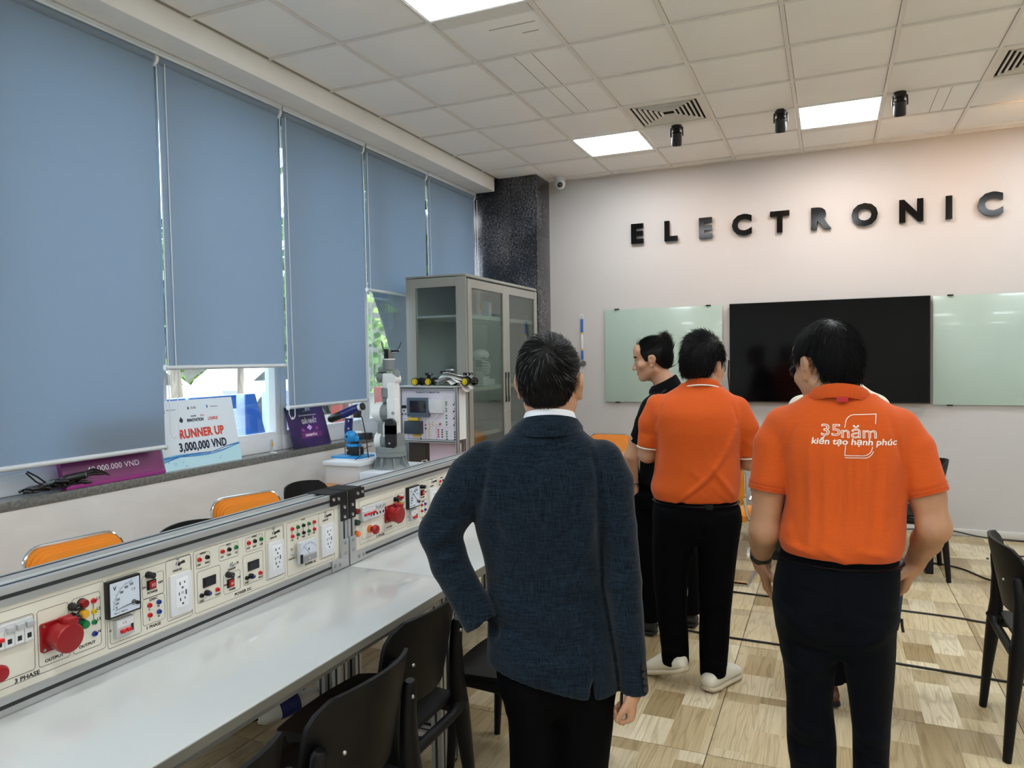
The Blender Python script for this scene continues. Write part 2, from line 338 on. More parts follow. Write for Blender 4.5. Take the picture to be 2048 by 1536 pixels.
# spotlights
M_spot = mat('spot_glow', (255, 214, 160), .5, emit=6)
SP = [(-1.14, 6.02, (-1.45, YB, 2.5)), (-.35, 6.02, (-.40, YB, 2.48)), (.457, 6.0, (.5, YB, 2.7)), (1.26, 6.0, (1.45, YB, 2.9))]
for k, (x, y, tg) in enumerate(SP):
    t = thing('spotlight', ['black ceiling spotlight under the square air vent', 'black ceiling spotlight left of the glowing panel', 'black ceiling spotlight right of the glowing panel', 'black ceiling spotlight outside the photo at right'][k], 'spotlight', (x, y, H_CEIL), 0, 'black ceiling spotlights')
    q = MB(); q.cyl((0, 0, .004), (0, 0, -.035), .042, M_black, n=24); q.box((0, 0, -.05), (.05, .02, .04), M_black); ob('base', q, t)
    q = MB(); q.tube([(-.045, 0, -.02), (-.047, .0, -.06), (-.047, .004, -.09)], .006, M_black); q.tube([(.045, 0, -.02), (.047, .0, -.06), (.047, .004, -.09)], .006, M_black); q.cyl((-.05, .004, -.08), (.05, .004, -.08), .006, M_chrome); ob('yoke', q, t)
    d = Vector(tg)-Vector((x, y, H_CEIL-.1)); d.normalize()
    dv = Vector((d.x*.5, .35, -.93)).normalized()
    q = MB(); c = Vector((0, .004, -.05)); q.lathe([(.0, 0), (.03, .002), (.04, .012), (.041, .1), (.038, .112), (.034, .108), (.03, .09)], c, dv, M_black); ob('lamp_body', q, t)
    q = MB(); q.cyl(c+dv*.088, c+dv*.092, .03, M_spot); ob('lens', q, t)
    L = bpy.data.lights.new('spot', 'SPOT'); L.energy = SPOT_POWER*(1.25 if k > 1 else 1); L.color = (1.0, .5, .2); L.spot_size = math.radians(96); L.spot_blend = 1.0; L.shadow_soft_size = .03
    lo = bpy.data.objects.new('spot_lamp', L); COL.objects.link(lo); lo.location = Vector((x, y, H_CEIL))+c+dv*.125
    dd = Vector(tg)-lo.location; lo.rotation_euler = dd.to_track_quat('-Z', 'Y').to_euler()
# dome camera
t = thing('security_camera', 'small white security camera in the ceiling corner above the black pillar', 'camera', (-2.56, 7.2, H_CEIL))
q = MB(); q.lathe([(.06, 0), (.06, -.02), (.05, -.03)], (0, 0, 0), (0, 0, 1), M_whitep); ob('mount', q, t)
q = MB(); q.sph((0, -.01, -.07), .055, M_whitep, 20); ob('housing', q, t)
q = MB(); q.sph((.012, -.045, -.085), .03, mat('lens_black', (8, 8, 9), .08, coat=1), 16); ob('lens', q, t)
# ---------------------------------------------------------------- windows
M_pvc = mat('white_pvc', (226, 228, 232), .3)
M_pane = glass_mat('window_glass', (232, 240, 240), .05)
mull = [4.07+1.02*k for k in range(-8, 3)]
for i in range(len(mull)-1):
    y0, y1 = mull[i], min(mull[i+1], 6.9)
    t = bpy.data.objects.new('window_%d' % (i+1), None); COL.objects.link(t); t.location = (-3.6, (y0+y1)/2, 2.15); struct(t)
    q = MB(); yc = 0; hw = (y1-y0)/2
    q.box((0, -hw+.029, 0), (.09, .056, 2.34), M_pvc, bev=.004); q.box((0, hw-.029, 0), (.09, .056, 2.34), M_pvc, bev=.004)
    q.box((.0, 0, -1.12), (.1, 2*hw-.004, .1), M_pvc, bev=.004); q.box((0, 0, 1.14), (.088, 2*hw-.118, .06), M_pvc); q.box((.02, 0, -1.055), (.03, 2*hw-.118, .03), M_pvc, bev=.003)
    ob('window_frame', q, t)
    q = MB(); q.box((-.01, 0, .02), (.006, 2*hw-.118, 2.2), M_pane); ob('pane', q, t)
# ---------------------------------------------------------------- roller blinds
def blind_material():
    m = bpy.data.materials.new('blue_blind_fabric'); m.use_nodes = True; n = m.node_tree.nodes; l = m.node_tree.links; b = n['Principled BSDF']
    tc = n.new('ShaderNodeTexCoord'); mp = n.new('ShaderNodeMapping'); mp.inputs['Scale'].default_value = (1, 40, 400); l.new(tc.outputs['Object'], mp.inputs[0])
    t = n.new('ShaderNodeTexNoise'); t.inputs['Scale'].default_value = 2; l.new(mp.outputs[0], t.inputs['Vector'])
    r = n.new('ShaderNodeValToRGB'); r.color_ramp.elements[0].color = lin((156, 171, 184))+(1,); r.color_ramp.elements[1].color = lin((164, 179, 192))+(1,); l.new(t.outputs['Fac'], r.inputs[0])
    l.new(r.outputs[0], b.inputs['Base Color']); b.inputs['Roughness'].default_value = .7; b.inputs['Specular IOR Level'].default_value = .25
    tr = n.new('ShaderNodeBsdfTranslucent'); tr.inputs[0].default_value = lin((170, 188, 206))+(1,)
    ad = n.new('ShaderNodeMixShader'); ad.inputs[0].default_value = .5; l.new(b.outputs[0], ad.inputs[1]); l.new(tr.outputs[0], ad.inputs[2])
    o = n['Material Output']; l.new(ad.outputs[0], o.inputs[0]); MATS['blind'] = m; return m
M_blind = blind_material(); M_bar = mat('blind_bar', (206, 212, 216), .35)
BL = [(.02, .98, 1.55, 'blue roller blind out of the photo at the camera end'), (1.01, 1.95, 1.125, 'blue roller blind just outside the left edge of the photo'), (1.985, 2.948, 1.132, 'long blue roller blind at the left edge, lowest of the row'), (2.975, 3.93, 1.572, 'blue roller blind pulled up over the white runner up board'),
      (3.97, 4.885, 1.283, 'blue roller blind ending just above the purple prize board'), (4.935, 5.87, 2.165, 'short blue roller blind over the tree trunk window'), (5.915, 6.86, 2.3, 'blue roller blind next to the black granite pillar')]
XBl = -3.40
for k, (y0, y1, zb, lab) in enumerate(BL):
    t = thing('roller_blind', lab or 'blue roller blind before the left edge of the photo', 'blind', (XBl, y0, 3.28), 0, 'blue roller blinds along the window wall')
    W = y1-y0
    q = MB(); q.cyl((-.02, 0, -.006), (-.02, W, -.006), .034, M_blind, n=24); ob('roller', q, t)
    q = MB(); q.box((0, W/2, .028), (.06, W+.03, .02), M_bar, bev=.004); q.box((.02, W/2, .02), (.012, W+.03, .03), M_bar, bev=.003); ob('head_rail', q, t)
    q = MB(); h = 3.262-zb; q.box((.0, W/2, -.02-h/2), (.0016, W, h), M_blind); ob('fabric', q, t)
    q = MB(); q.tube([(0, -.006, zb-3.28), (0, W+.006, zb-3.28)], .013, M_bar, n=12); ob('bottom_bar', q, t)
    for e in (-.006, W+.004):
        q = MB(); q.lathe([(.012, 0), (.017, .001), (.017, .01), (.012, .012)], (0, e-.006, zb-3.28), (0, 1, 0), M_bar, n=14); ob('end_cap', q, t)
    q = MB(); q.lathe([(.03, 0), (.038, .003), (.038, .02), (.03, .023)], (-.02, W+.004, -.006), (0, 1, 0), M_whitep, n=20); q.box((-.02, W+.015, .02), (.05, .016, .03), M_whitep, bev=.003); ob('bracket', q, t)
    # bead chain loop at the far (left of next) side
    zl = {2: 1.17, 3: 1.20, 4: 1.14, 5: 1.9, 6: 1.8}.get(k, 1.5)-3.28
    pts = [(-.0, W+.018, -.02)] + [(.006, W+.022+.012*s, -.02+(zl+.06)*s) for s in (.25, .5, .75, 1)]
    pts += [(.008, W+.045+.025*math.sin(a)-.025*math.cos(a)*.0, zl+.03-.03*math.cos(a)) for a in (0.4, .8, 1.2)]
    b_ = W+.075
    pts += [(.008, W+.062+.03*math.cos(math.radians(a)), zl+.03+.03*math.sin(math.radians(a))) for a in (-90, -60, -30, 0)]
    pts += [(.008, b_+.012-.02*s, zl+.03+(-.02-zl-.03)*s) for s in (.25, .5, .75, 1)]
    q = MB(); q.tube(pts, .0028, M_whitep, n=6); ob('bead_chain', q, t)
# ---------------------------------------------------------------- outside, seen under the blinds
M_pave = mat('pavement', (92, 90, 84), .9, noise=.12, nscale=2); M_lawn = mat('planting_bed', (84, 96, 58), .95, noise=.4, nscale=6)
w = MB(); w.box((-26, 4, .0), (44, 60, .3), M_pave); w.box((-5.3, 4, .17), (2.2, 40, .06), M_lawn); struct(ob('trim_4', w))
M_blue = mat('blue_letter', (50, 116, 220), .35, noise=.1, nscale=5); M_bluew = mat('letter_edge', (196, 208, 236), .4); M_red = mat('red_letter', (198, 92, 84), .45, noise=.12, nscale=4)
def sign_letter(y, wd, ch, h, m, lab, x=-4.7, z0=.18):
    t = thing('sign_letter', lab, 'letter', (x, y, z0), 0, 'big outdoor letters past the window')
    s = .115; a, b = -wd/2, wd/2
    polys = {'E': [[(a, 0), (a+s, 0), (a+s, h), (a, h)], [(a+s, h-s), (b, h-s), (b, h), (a+s, h)], [(a+s, h/2-s/2), (b-.06, h/2-s/2), (b-.06, h/2+s/2), (a+s, h/2+s/2)], [(a+s, 0), (b, 0), (b, s), (a+s, s)]],
             'T': [[(-s/2, 0), (s/2, 0), (s/2, h-s), (-s/2, h-s)], [(a, h-s), (b, h-s), (b, h), (a, h)]],
             'N': [[(a, 0), (a+s, 0), (a+s, h), (a, h)], [(b-s, 0), (b, 0), (b, h), (b-s, h)], [(a+s, h), (a+s, h-.34), (b-s, 0), (b-s, .34)]],
             'H': [[(a, 0), (a+s, 0), (a+s, h), (a, h)], [(b-s, 0), (b, 0), (b, h), (b-s, h)], [(a+s, h/2-s/2), (b-s, h/2-s/2), (b-s, h/2+s/2), (a+s, h/2+s/2)]],
             'U': [[(a, 0), (a+s, 0), (a+s, h), (a, h)], [(b-s, 0), (b, 0), (b, h), (b-s, h)], [(a+s, 0), (b-s, 0), (b-s, s), (a+s, s)]]}[ch]
    q = MB(); g = MB()
    for p in polys:
        q.prism(p, (0, 0, 0), (0, 1, 0), (0, 0, 1), .012, m); g.prism(p, (-.16, 0, 0), (0, 1, 0), (0, 0, 1), .159, M_bluew if m is M_blue else m)
    ob('face', q, t); ob('letter_side', g, t)
    return t
M_leaf = mat('leaf', (66, 100, 42), .6, noise=.3, nscale=9); M_leaf2 = mat('leaf_light', (120, 146, 66), .6, noise=.25, nscale=9)
M_bark = mat('bark', (150, 136, 124), .9, noise=.4, nscale=14, stretch=(3, 3, .5), bump=.6, bscale=25)
M_bigbark = mat('grey_bark', (62, 68, 82), .8, noise=.45, nscale=9, stretch=(3, 3, .25), bump=.8, bscale=18)
def leaves(mb, c, r, n, m, s=.06, sc=(1, 1, 1)):
    for _ in range(n):
        d = Vector(rng.normal(size=3)); d.normalize(); d *= r*(random.random()**.4); p = Vector(c)+Vector((d.x*sc[0], d.y*sc[1], d.z*sc[2]))
        a = Vector(rng.normal(size=3)).normalized(); b = a.orthogonal().normalized()*s*.5; a = a*s*random.uniform(.7, 1.3)
        mb.add([p, p+a*.5+b, p+a, p+a*.5-b], [(0, 1, 2, 3)], m, False)
for y, ch, lab in ((4.02, 'E', 'blue outdoor letter hidden mostly behind the white runner up board, nearest the left blind'), (4.56, 'T', 'blue outdoor letter whose top bar shows over the white runner up board'), (5.17, 'N', 'big blue outdoor letter N standing in the open window'), (5.85, 'E', 'blue outdoor letter seen beside the white window post')):
    sign_letter(y, .5, ch, 1.14, M_blue, lab)
for y, ch, h, lab in ((6.85, 'H', 1.0, 'red outdoor letter behind the blue and black toy robot arm'), (7.75, 'U', 1.08, 'red outdoor letter beside the tree trunk')):
    sign_letter(y, .62, ch, h, M_red, lab, x=-5.25)
def tree(x, y, r, h, lab, crown, seed, big=False):
    t = thing('tree', lab, 'tree', (x, y, .15), 0)
    q = MB(); ps = []; rs = []
    for i in range(9):
        s = i/8; ps.append((r*.6*math.sin(2.2*s+seed), r*.9*math.sin(3*s+seed*2), h*s)); rs.append(r*(.60+.42*s) if big else r*(1.0-.35*s+(.35*(1-s)**6)))
    q.tube(ps, rs, M_bigbark if big else M_bark, n=20); ob('trunk', q, t)
    q = MB(); leaves(q, (0, 0, h), crown, 500, M_leaf, .16); leaves(q, (0, 0, h+.1), crown, 250, M_leaf2, .16); ob('foliage', q, t, stuff=True)
tree(-4.85, 7.42, .46, 3.2, 'thick grey tree trunk filling the window left of the grey cabinet', 1.2, .4, True)
tree(-7.0, 6.27, .075, 2.3, 'slim tree trunk outside near the left blind edge', .8, 1.2)
tree(-7.9, 8.2, .06, 2.2, 'slim leaning tree trunk outside above the letter N', .7, 2.6)
tree(-8.5, 9.6, .12, 2.6, 'leafy tree beyond the white cars', 1.3, 1.9)
for k, (x, y) in enumerate([(-5.3, 4.6), (-5.25, 5.5), (-5.9, 6.3), (-5.1, 6.5), (-6.2, 5.2), (-5.8, 7.9), (-6.4, 3.9)]):
    q = MB()
    for _ in range(26):
        a = random.uniform(0, 6.28); L = random.uniform(.35, .62); d = Vector((math.cos(a), math.sin(a), 0)); s = d.cross(Vector((0, 0, 1)))*.02
        p = [Vector((0, 0, 0))+d*(L*.55*t_)+Vector((0, 0, L*(1.3*t_-.7*t_*t_))) for t_ in (0, .35, .7, 1)]
        q.add([p[0]-s, p[0]+s, p[1]-s, p[1]+s, p[2]-s*.8, p[2]+s*.8, p[3]], [(0, 1, 3, 2), (2, 3, 5, 4), (4, 5, 6)], M_leaf if random.random() < .6 else M_leaf2, True)
    t = ob('bush', q, None, (x, y, .18), stuff=True); tag(t, 'strappy green bush outside, number %d from the left, at the foot of the big letters' % (k+1), 'bush', 'bushes outside the window')
M_carw = mat('car_white', (168, 170, 172), .2, coat=.5); M_carg = mat('car_glass', (30, 40, 46), .08, coat=.5); M_tyre = mat('tyre', (22, 22, 24), .8)
for k, (x, y, lab) in enumerate([(-13.2, 10.2, 'white car parked outside, seen above the white runner up board'), (-13.6, 15.4, 'white car parked outside, seen above the blue letter N')]):
    t = thing('car', lab, 'car', (x, y, .15), 0, 'white cars outside')
    prof = [(-2.1, .35), (2.05, .35), (2.15, .6), (2.05, .85), (1.2, 1.0), (.5, 1.45), (-1.2, 1.5), (-1.95, 1.05), (-2.15, .8)]
    q = MB(); q.prism(prof, (-.85, 0, 0), (0, 1, 0), (0, 0, 1), 1.7, M_carw); ob('body', q, t)
    for pf in ([(-1.75, 1.02), (-1.1, 1.4), (-.35, 1.4), (-.35, 1.02)], [(-.25, 1.02), (-.25, 1.4), (.45, 1.36), (1.0, 1.02)]):
        q = MB(); q.prism(pf, (.84, 0, 0), (0, 1, 0), (0, 0, 1), .02, M_carg); ob('window', q, t)
    for wy in (-1.35, 1.35):
        q = MB(); q.lathe([(.2, 0), (.33, .0), (.33, .2), (.2, .22), (.18, .2)], (.68, wy, .33), (1, 0, 0), M_tyre); q.cyl((.86, wy, .33), (.885, wy, .33), .17, M_alu, n=18); ob('wheel', q, t)
    q = MB(); q.box((.6, 2.1, .75), (.35, .12, .14), M_alu, bev=.03); ob('headlight', q, t)
q = MB(); q.box((-19.0, 10, 2.4), (.6, 40, 4.6), mat('far_wall', (92, 90, 86), .9, noise=.3, nscale=1.2)); w_ = tag(ob('building_wall', q), 'pale building wall beyond the parked cars', 'building')
q = MB()
for k in range(60): leaves(q, (0, -14+k*.48, random.uniform(.2, .9)), .7, 26, M_leaf if k % 3 else M_leaf2, .22)
tag(ob('hedge', q, None, (-17.6, 14, .35), stuff=True), 'green hedge in front of the far pale wall, beyond the cars', 'hedge')
q = MB()
for k in range(46): leaves(q, (0, k*.42, random.uniform(1.0, 3.2)), 1.0, 34, M_leaf if k % 3 else M_leaf2, .3)
tag(ob('tree_row', q, None, (-16.2, 5, .9), stuff=True), 'row of green tree crowns behind the parked white cars', 'trees')
# ---------------------------------------------------------------- things on the sill
def tilt(xb, zb, xt, zt):
    a = math.atan2(xt-xb, zt-zb); return Vector((math.sin(a), 0, math.cos(a))), Vector((math.cos(a), 0, -math.sin(a)))
M_bw = mat('board_white', (218, 228, 236), .45); M_txr = mat('print_red', (206, 62, 44), .5); M_txn = mat('print_navy', (20, 24, 56), .5); M_txk = mat('print_black', (30, 30, 34), .6)
M_wave1 = mat('print_wave_light', (150, 206, 232), .45); M_wave2 = mat('print_wave_mid', (86, 160, 214), .45); M_wave3 = mat('print_wave_dark', (44, 110, 180), .45); M_txw = mat('print_white', (236, 234, 240), .5)
def board(lab, y0, w, h, T, thick, m, name='prize_board'):
    up, nn = tilt(*T)
    t = thing(name, lab, 'sign board', (T[0], y0, T[1]), 0)
    Y = Vector((0, 1, 0))
    q = MB(); a = [Vector((0, 0, 0)), Y*w, Y*w+up*h, up*h]; b_ = [p-nn*thick for p in a]
    q.add(a+b_, [(0, 1, 2, 3), (7, 6, 5, 4), (0, 4, 5, 1), (1, 5, 6, 2), (2, 6, 7, 3), (3, 7, 4, 0)], m, False)
    ob('panel', q, t); return t, up, nn, Y
t, up, nn, Y = board('white runner up prize board with blue waves leaning on the window sill', 2.995, .585, .405, (-3.455, .98, -3.54, 1.42), .012, M_bw)
P = lambda u, v, e=.0008: Y*u+up*v+nn*e
q = MB()
text(q, 'RUNNER UP', .052, P(.305, .205), Y, up, M_txr, xs=.84, bold=.045, space=1.05)
text(q, 'LOUNGE', .019, P(.405, .282), Y, up, M_txr, xs=.75, bold=.02); text(q, 'TECH', .011, P(.325, .305), Y, up, M_txr, xs=.8)
ob('red_lettering', q, t, stuff=True)
q = MB(); text(q, '3,000,000 VND', .05, P(.30, .128), Y, up, M_txn, xs=.8, bold=.04, space=1.05)
text(q, 'INNOVATION', .019, P(.27, .282), Y, up, M_txn, xs=.75, bold=.04); text(q, 'WATER', .011, P(.26, .305), Y, up, M_txn, xs=.8, bold=.01)
q.prism([(-.014, 0), (-.01, -.013), (0, -.018), (.01, -.013), (.013, 0), (.004, .012), (0, .02), (-.006, .008)], P(.165, .288, .0006), Y, up, .0006, M_txn)
ob('navy_lettering', q, t, stuff=True)
q = MB(); q.prism([(-.011, -.02), (.011, -.02), (.011, .02), (-.011, .02)], P(.048, .355, .0006), Y, up, .0006, M_txk)
q.prism([(-.006, -.008), (.006, -.008), (.007, 0), (0, .004), (-.007, 0)], P(.048, .345, .0013), Y, up, .0006, M_txw)
text(q, 'Rijksdienst Ondernemend', .006, P(.105, .352), Y, up, M_txk, xs=.75)
q.prism([(-.006, -.006), (0, -.009), (.006, -.006), (.004, .002), (0, .011), (-.004, .002)], P(.23, .355, .0006), Y, up, .0006, M_txn); text(q, 'ETUVE', .014, P(.268, .355), Y, up, M_txk, xs=.7)
q.prism([(-.006, -.006), (0, -.011), (.007, -.005), (.004, .002), (0, .012), (-.005, .003)], P(.375, .358, .0006), Y, up, .0006, M_wave3); text(q, 'Water4Connect', .008, P(.43, .355), Y, up, M_txn, xs=.8)
ob('sponsor_marks', q, t)
def wave(y0, a, f, ph, th, tr, m, e):
    q = MB(); N = 40; vs = []; fs = []
    for i in range(N+1):
        u = .585*i/N; c = y0+a*math.sin(f*u+ph)+tr*u; d = th*(.35+.65*math.sin(math.pi*(.2+.75*i/N)+ph)**2)
        vs += [P(u, max(.002, c-d), e), P(u, max(.003, c+d*.4), e)]
    for i in range(N): fs.append((2*i, 2*i+2, 2*i+3, 2*i+1))
    q.add(vs, fs, m, False); return q
q = MB(); q.add([P(0, .003, .0005), P(.585, .003, .0005)]+[P(.585*(1-i/30), .062+.016*math.sin(11*.585*(1-i/30)+.8)+.05*(1-i/30)**2*.6, .0005) for i in range(31)], [tuple(range(33))], mat('print_wave_pale', (186, 226, 238), .45), False); ob('wave_band', q, t)
for k, a in enumerate([(.062, .017, 11, .9, .014, .06, M_wave1, .0009), (.058, .016, 11, .5, .010, .07, M_wave2, .0012), (.064, .012, 12, 1.4, .006, .055, M_wave3, .0015), (.05, .014, 10, .2, .005, .10, M_wave3, .0015)]):
    ob('wave_band', wave(*a), t)
q = MB()
for (u, v, r) in ((.075, .035, .009), (.03, .05, .004), (.13, .04, .004), (.41, .03, .004), (.42, .042, .003), (.15, .015, .006)):
    q.tube([P(u+r*math.cos(a), v+r*math.sin(a), .001) for a in [i*.628 for i in range(10)]], .0009, M_wave2, n=4, closed=True)
ob('bubbles', q, t, stuff=True)
# dark purple prize board
M_bt = mat('board_night_purple', (38, 26, 84), .3); n_, l_, b_ = nodes_of(M_bt)
tc = n_.new('ShaderNodeTexCoord'); gr = n_.new('ShaderNodeTexNoise'); gr.inputs['Scale'].default_value = 5; gr.inputs['Detail'].default_value = 3; l_.new(tc.outputs['Object'], gr.inputs['Vector'])
cr = n_.new('ShaderNodeValToRGB'); cr.color_ramp.elements[0].position = .4; cr.color_ramp.elements[0].color = lin((24, 22, 58))+(1,); cr.color_ramp.elements[1].position = .7; cr.color_ramp.elements[1].color = lin((78, 34, 116))+(1,); l_.new(gr.outputs['Fac'], cr.inputs[0]); l_.new(cr.outputs[0], b_.inputs['Base Color'])
t, up, nn, Y = board('small dark purple prize board leaning on the sill under a raised blind', 4.085, .41, .30, (-3.455, .982, -3.54, 1.28), .008, M_bt)
q = MB(); text(q, 'GIẢI NHẤT', .034, P(.222, .187), Y, up, M_txw, xs=.72, bold=.02); text(q, 'BTEC', .02, P(.235, .276), Y, up, M_txw, xs=.9, bold=.02); text(q, 'CUỘC THI ELECTRIC DESIGN CHALLENGE', .0095, P(.215, .232), Y, up, M_txw, xs=.78, bold=.01)
text(q, '3.000.000 ĐỒNG', .018, P(.21, .085), Y, up, M_txw, xs=.75, bold=.015); q.box(P(.2, .262), (.001, .05, .0015), M_txw); ob('white_lettering', q, t)
M_mag = mat('print_magenta', (150, 60, 140), .4)
q = MB(); q.prism([(-.11, -.02), (.12, -.02), (.12, .02), (-.11, .02)], P(.215, .085, .0003), Y, up, .0004, mat('print_plum', (112, 36, 110), .4)); ob('prize_band', q, t)
q = MB(); q.prism([(-.03, 0), (0, -.022), (.03, 0), (0, .022)], P(.21, .14, .0006), Y, up, .0006, mat('print_lilac', (206, 160, 220), .4)); q.prism([(-.085, -.012), (-.055, -.02), (-.05, -.005), (-.075, .01)], P(.2, .132, .0006), Y, up, .0006, M_mag); q.prism([(.055, -.012), (.085, -.02), (.09, .0), (.065, .01)], P(.215, .134, .0006), Y, up, .0006, M_mag); ob('diamond_print', q, t)
# magenta cheque board
M_pu = mat('board_magenta', (116, 30, 96), .35, noise=.2, nscale=3)
t, up, nn, Y = board('magenta prize board half hidden by the lowest blind on the sill', 2.395, .585, .4, (-3.444, .982, -3.55, 1.36), .03, M_pu)
q = MB(); text(q, '40.000.000 VND', .031, P(.285, .083), Y, up, M_txw, xs=1.0, bold=.005, space=1.05); ob('white_lettering', q, t)
q = MB(); q.box(P(.2925, .008, .004), (.012, .585, .02), mat('board_rim', (150, 52, 128), .35), bev=.002)
ob('rim', q, t)
# cable heap with a black plug
t = thing('cable_bundle', 'tangle of black cables with a thick plug lying on the sill, left end', 'cables', (-3.46, 2.38, .985))
for s in range(14):
    q = MB(); r0 = random.Random(s); pts = []
    for i in range(15):
        u = i/14; pts.append((.02*math.sin(5*u+s)+r0.uniform(-.012, .012), -.17+.30*u+r0.uniform(-.02, .02), .012+.038*abs(math.sin(4*u+s*1.7))*(1-abs(2*u-1)*.6)))
    q.tube(pts, .0062, M_black, n=7); ob('cable', q, t)
q = MB(); q.tube([(.01, -.07, .04), (0, -.11, .08), (-.005, -.155, .112), (.0, -.165, .108), (.01, -.125, .06), (.012, -.08, .03)], .004, M_black, n=7); ob('cable_loop', q, t)
q = MB(); q.lathe([(.008, -.08), (.014, -.07), (.02, -.05), (.021, .03), (.02, .05), (.012, .055)], (.012, .07, .052), (0, 1, .06), M_black, n=18); ob('plug', q, t)
q = MB(); q.tube([(.012+.0215*math.cos(a), .112, .054+.0215*math.sin(a)) for a in [i*.524 for i in range(12)]], .0016, M_chrome, n=5, closed=True); ob('ring', q, t)
for s in range(3):
    q = MB(); q.tube([(.012, .12, .05+.01*s), (.01, .17, .055+.012*s), (.0, .24, .04+.006*s), (.004, .285, .012)], .005, M_black, n=7); ob('cable', q, t)
q = MB(); q.box((0, 0, .045), (.01, .02, .09), mat('clear_acrylic', (214, 220, 218), .15, trans=.3)); q.box((.012, 0, .004), (.04, .022, .008), M_whitep); q.box((.0055, 0, .06), (.002, .014, .03), mat('label_ochre', (190, 150, 60), .5))
tag(ob('sign_holder', q, None, (-3.46, 3.86, .982)), 'tiny clear sign holder on the sill between the two boards', 'holder')
# ---------------------------------------------------------------- workbenches and power consoles
M_plate = mat('cream_panel', (232, 228, 212), .45); M_line = mat('panel_print', (52, 50, 48), .6)
M_top = mat('white_laminate', (186, 190, 189), .3, spec=.5, coat=1)
M_edge = mat('table_edge', (128, 124, 112), .5)
M_jr = mat('jack_red', (206, 30, 34), .35); M_jk = mat('jack_black', (16, 16, 17), .35); M_jg = mat('jack_green', (22, 120, 66), .35); M_jb = mat('jack_blue', (30, 56, 150), .35); M_jy = mat('jack_yellow', (218, 190, 30), .35)
M_lr = mat('lamp_red', (132, 12, 16), .25, coat=.4); M_ly = mat('lamp_yellow', (226, 168, 40), .25, coat=.4); M_lg = mat('lamp_green', (10, 120, 62), .25, coat=.4); M_lo = mat('lamp_orange', (232, 110, 36), .25, coat=.4); M_ldg = mat('lamp_dark_green', (12, 52, 30), .25, coat=.4)
M_ind = mat('industrial_red', (150, 16, 24), .35); M_grey = mat('breaker_grey', (198, 200, 202), .4); M_lcd = mat('lcd_dark', (26, 24, 34), .15, coat=.5); M_rock = mat('rocker_red', (176, 26, 22), .3); M_face = mat('meter_face', (214, 224, 236), .3, coat=.5)
PX = -1.82; Y0C = .91; Z0C = .75; LC = 1.549
YV = Vector((0, 1, 0)); ZV = Vector((0, 0, 1))
def profile_bar(mb, c, L, axis, s=.04, n=1, m=None):
    # aluminium slot profile: bar with recessed dark slots on all long faces; n slots across the second side
    m = m or M_alu
    d = [s, s, s]; d[axis] = L
    if n > 1: d[n-1 if False else (2 if axis != 2 else 0)] = s
    mb.box(c, d, m, bev=.002)
    for a in range(3):
        if a == axis: continue
        o = 3-axis-a
        for sg in (-1, 1):
            cc = list(c); cc[a] += sg*(s/2+.0002); dd = [0, 0, 0]; dd[axis] = L-.002; dd[o] = s*.22; dd[a] = .0012
            mb.box(cc, dd, M_alud)
    return mb
def jack_mesh(m, cache={}):
    if m.name not in cache:
        q = MB(); q.lathe([(.0072, 0), (.0072, .003), (.006, .004), (.006, .0075), (.0032, .0078), (.003, .004)], (0, 0, 0), (1, 0, 0), m, n=14); cache[m.name] = q.mesh('jack')
    return cache[m.name]
def lamp_mesh(m, cache={}):
    if m.name not in cache:
        q = MB(); q.lathe([(.0135, 0), (.0135, .004), (.012, .005)], (0, 0, 0), (1, 0, 0), M_black, n=20); q.lathe([(.0118, .004), (.0118, .015), (.010, .0185), (.004, .019)], (0, 0, 0), (1, 0, 0), m, n=20); cache[m.name] = q.mesh('pilot_lamp')
    return cache[m.name]
def sharedmesh(key, fn, cache={}):
    if key not in cache: cache[key] = fn()
    return cache[key]
def fuse_mb():
    q = MB(); q.lathe([(.0105, 0), (.0105, .006), (.0095, .008), (.009, .024), (.007, .026)], (0, 0, 0), (1, 0, 0), M_jk, n=18); q.box((.0262, 0, 0), (.0012, .009, .002), M_screw); return q.mesh('fuse_holder')
def outlet_mb():
    q = MB(); q.box((.005, 0, 0), (.01, .079, .126), M_whitep, bev=.004); q.box((.0105, 0, .003), (.004, .048, .088), mat('outlet_white', (236, 237, 240), .3), bev=.003)
    for dz in (.027, -.022):
        for (a, b_, w_, h_) in ((-.009, .006, .0035, .009), (.008, .007, .003, .0065), (0, -.008, .0055, .0055)): q.box((.0127, a, dz+b_), (.0012, w_, h_), M_black)
    q.box((.0127, .013, .002), (.0012, .004, .015), M_black); q.box((.0127, -.013, .002), (.0012, .0025, .009), M_black); q.box((.0127, 0, .0035), (.0012, .011, .008), mat('usb_grey', (196, 200, 204), .4))
    return q.mesh('outlet')
def toggle_mb():
    q = MB(); q.lathe([(.0085, 0), (.0085, .003), (.006, .004), (.006, .008)], (0, 0, 0), (1, 0, 0), M_chrome, n=6); q.tube([(.006, 0, 0), (.014, .002, .004), (.024, .004, .009)], [.003, .0035, .005], M_black, n=10); return q.mesh('toggle_switch')
def toggle2_mb():
    q = MB(); q.lathe([(.0085, 0), (.0085, .003), (.006, .004), (.006, .008)], (0, 0, 0), (1, 0, 0), M_chrome, n=6); q.tube([(.006, 0, 0), (.014, .002, .004), (.024, .004, .009)], [.003, .0035, .0045], M_chrome, n=10); return q.mesh('toggle_switch')
def led_mb():
    q = MB(); q.lathe([(.005, 0), (.005, .003), (.003, .005)], (0, 0, 0), (1, 0, 0), M_screw, n=10); return q.mesh('indicator')
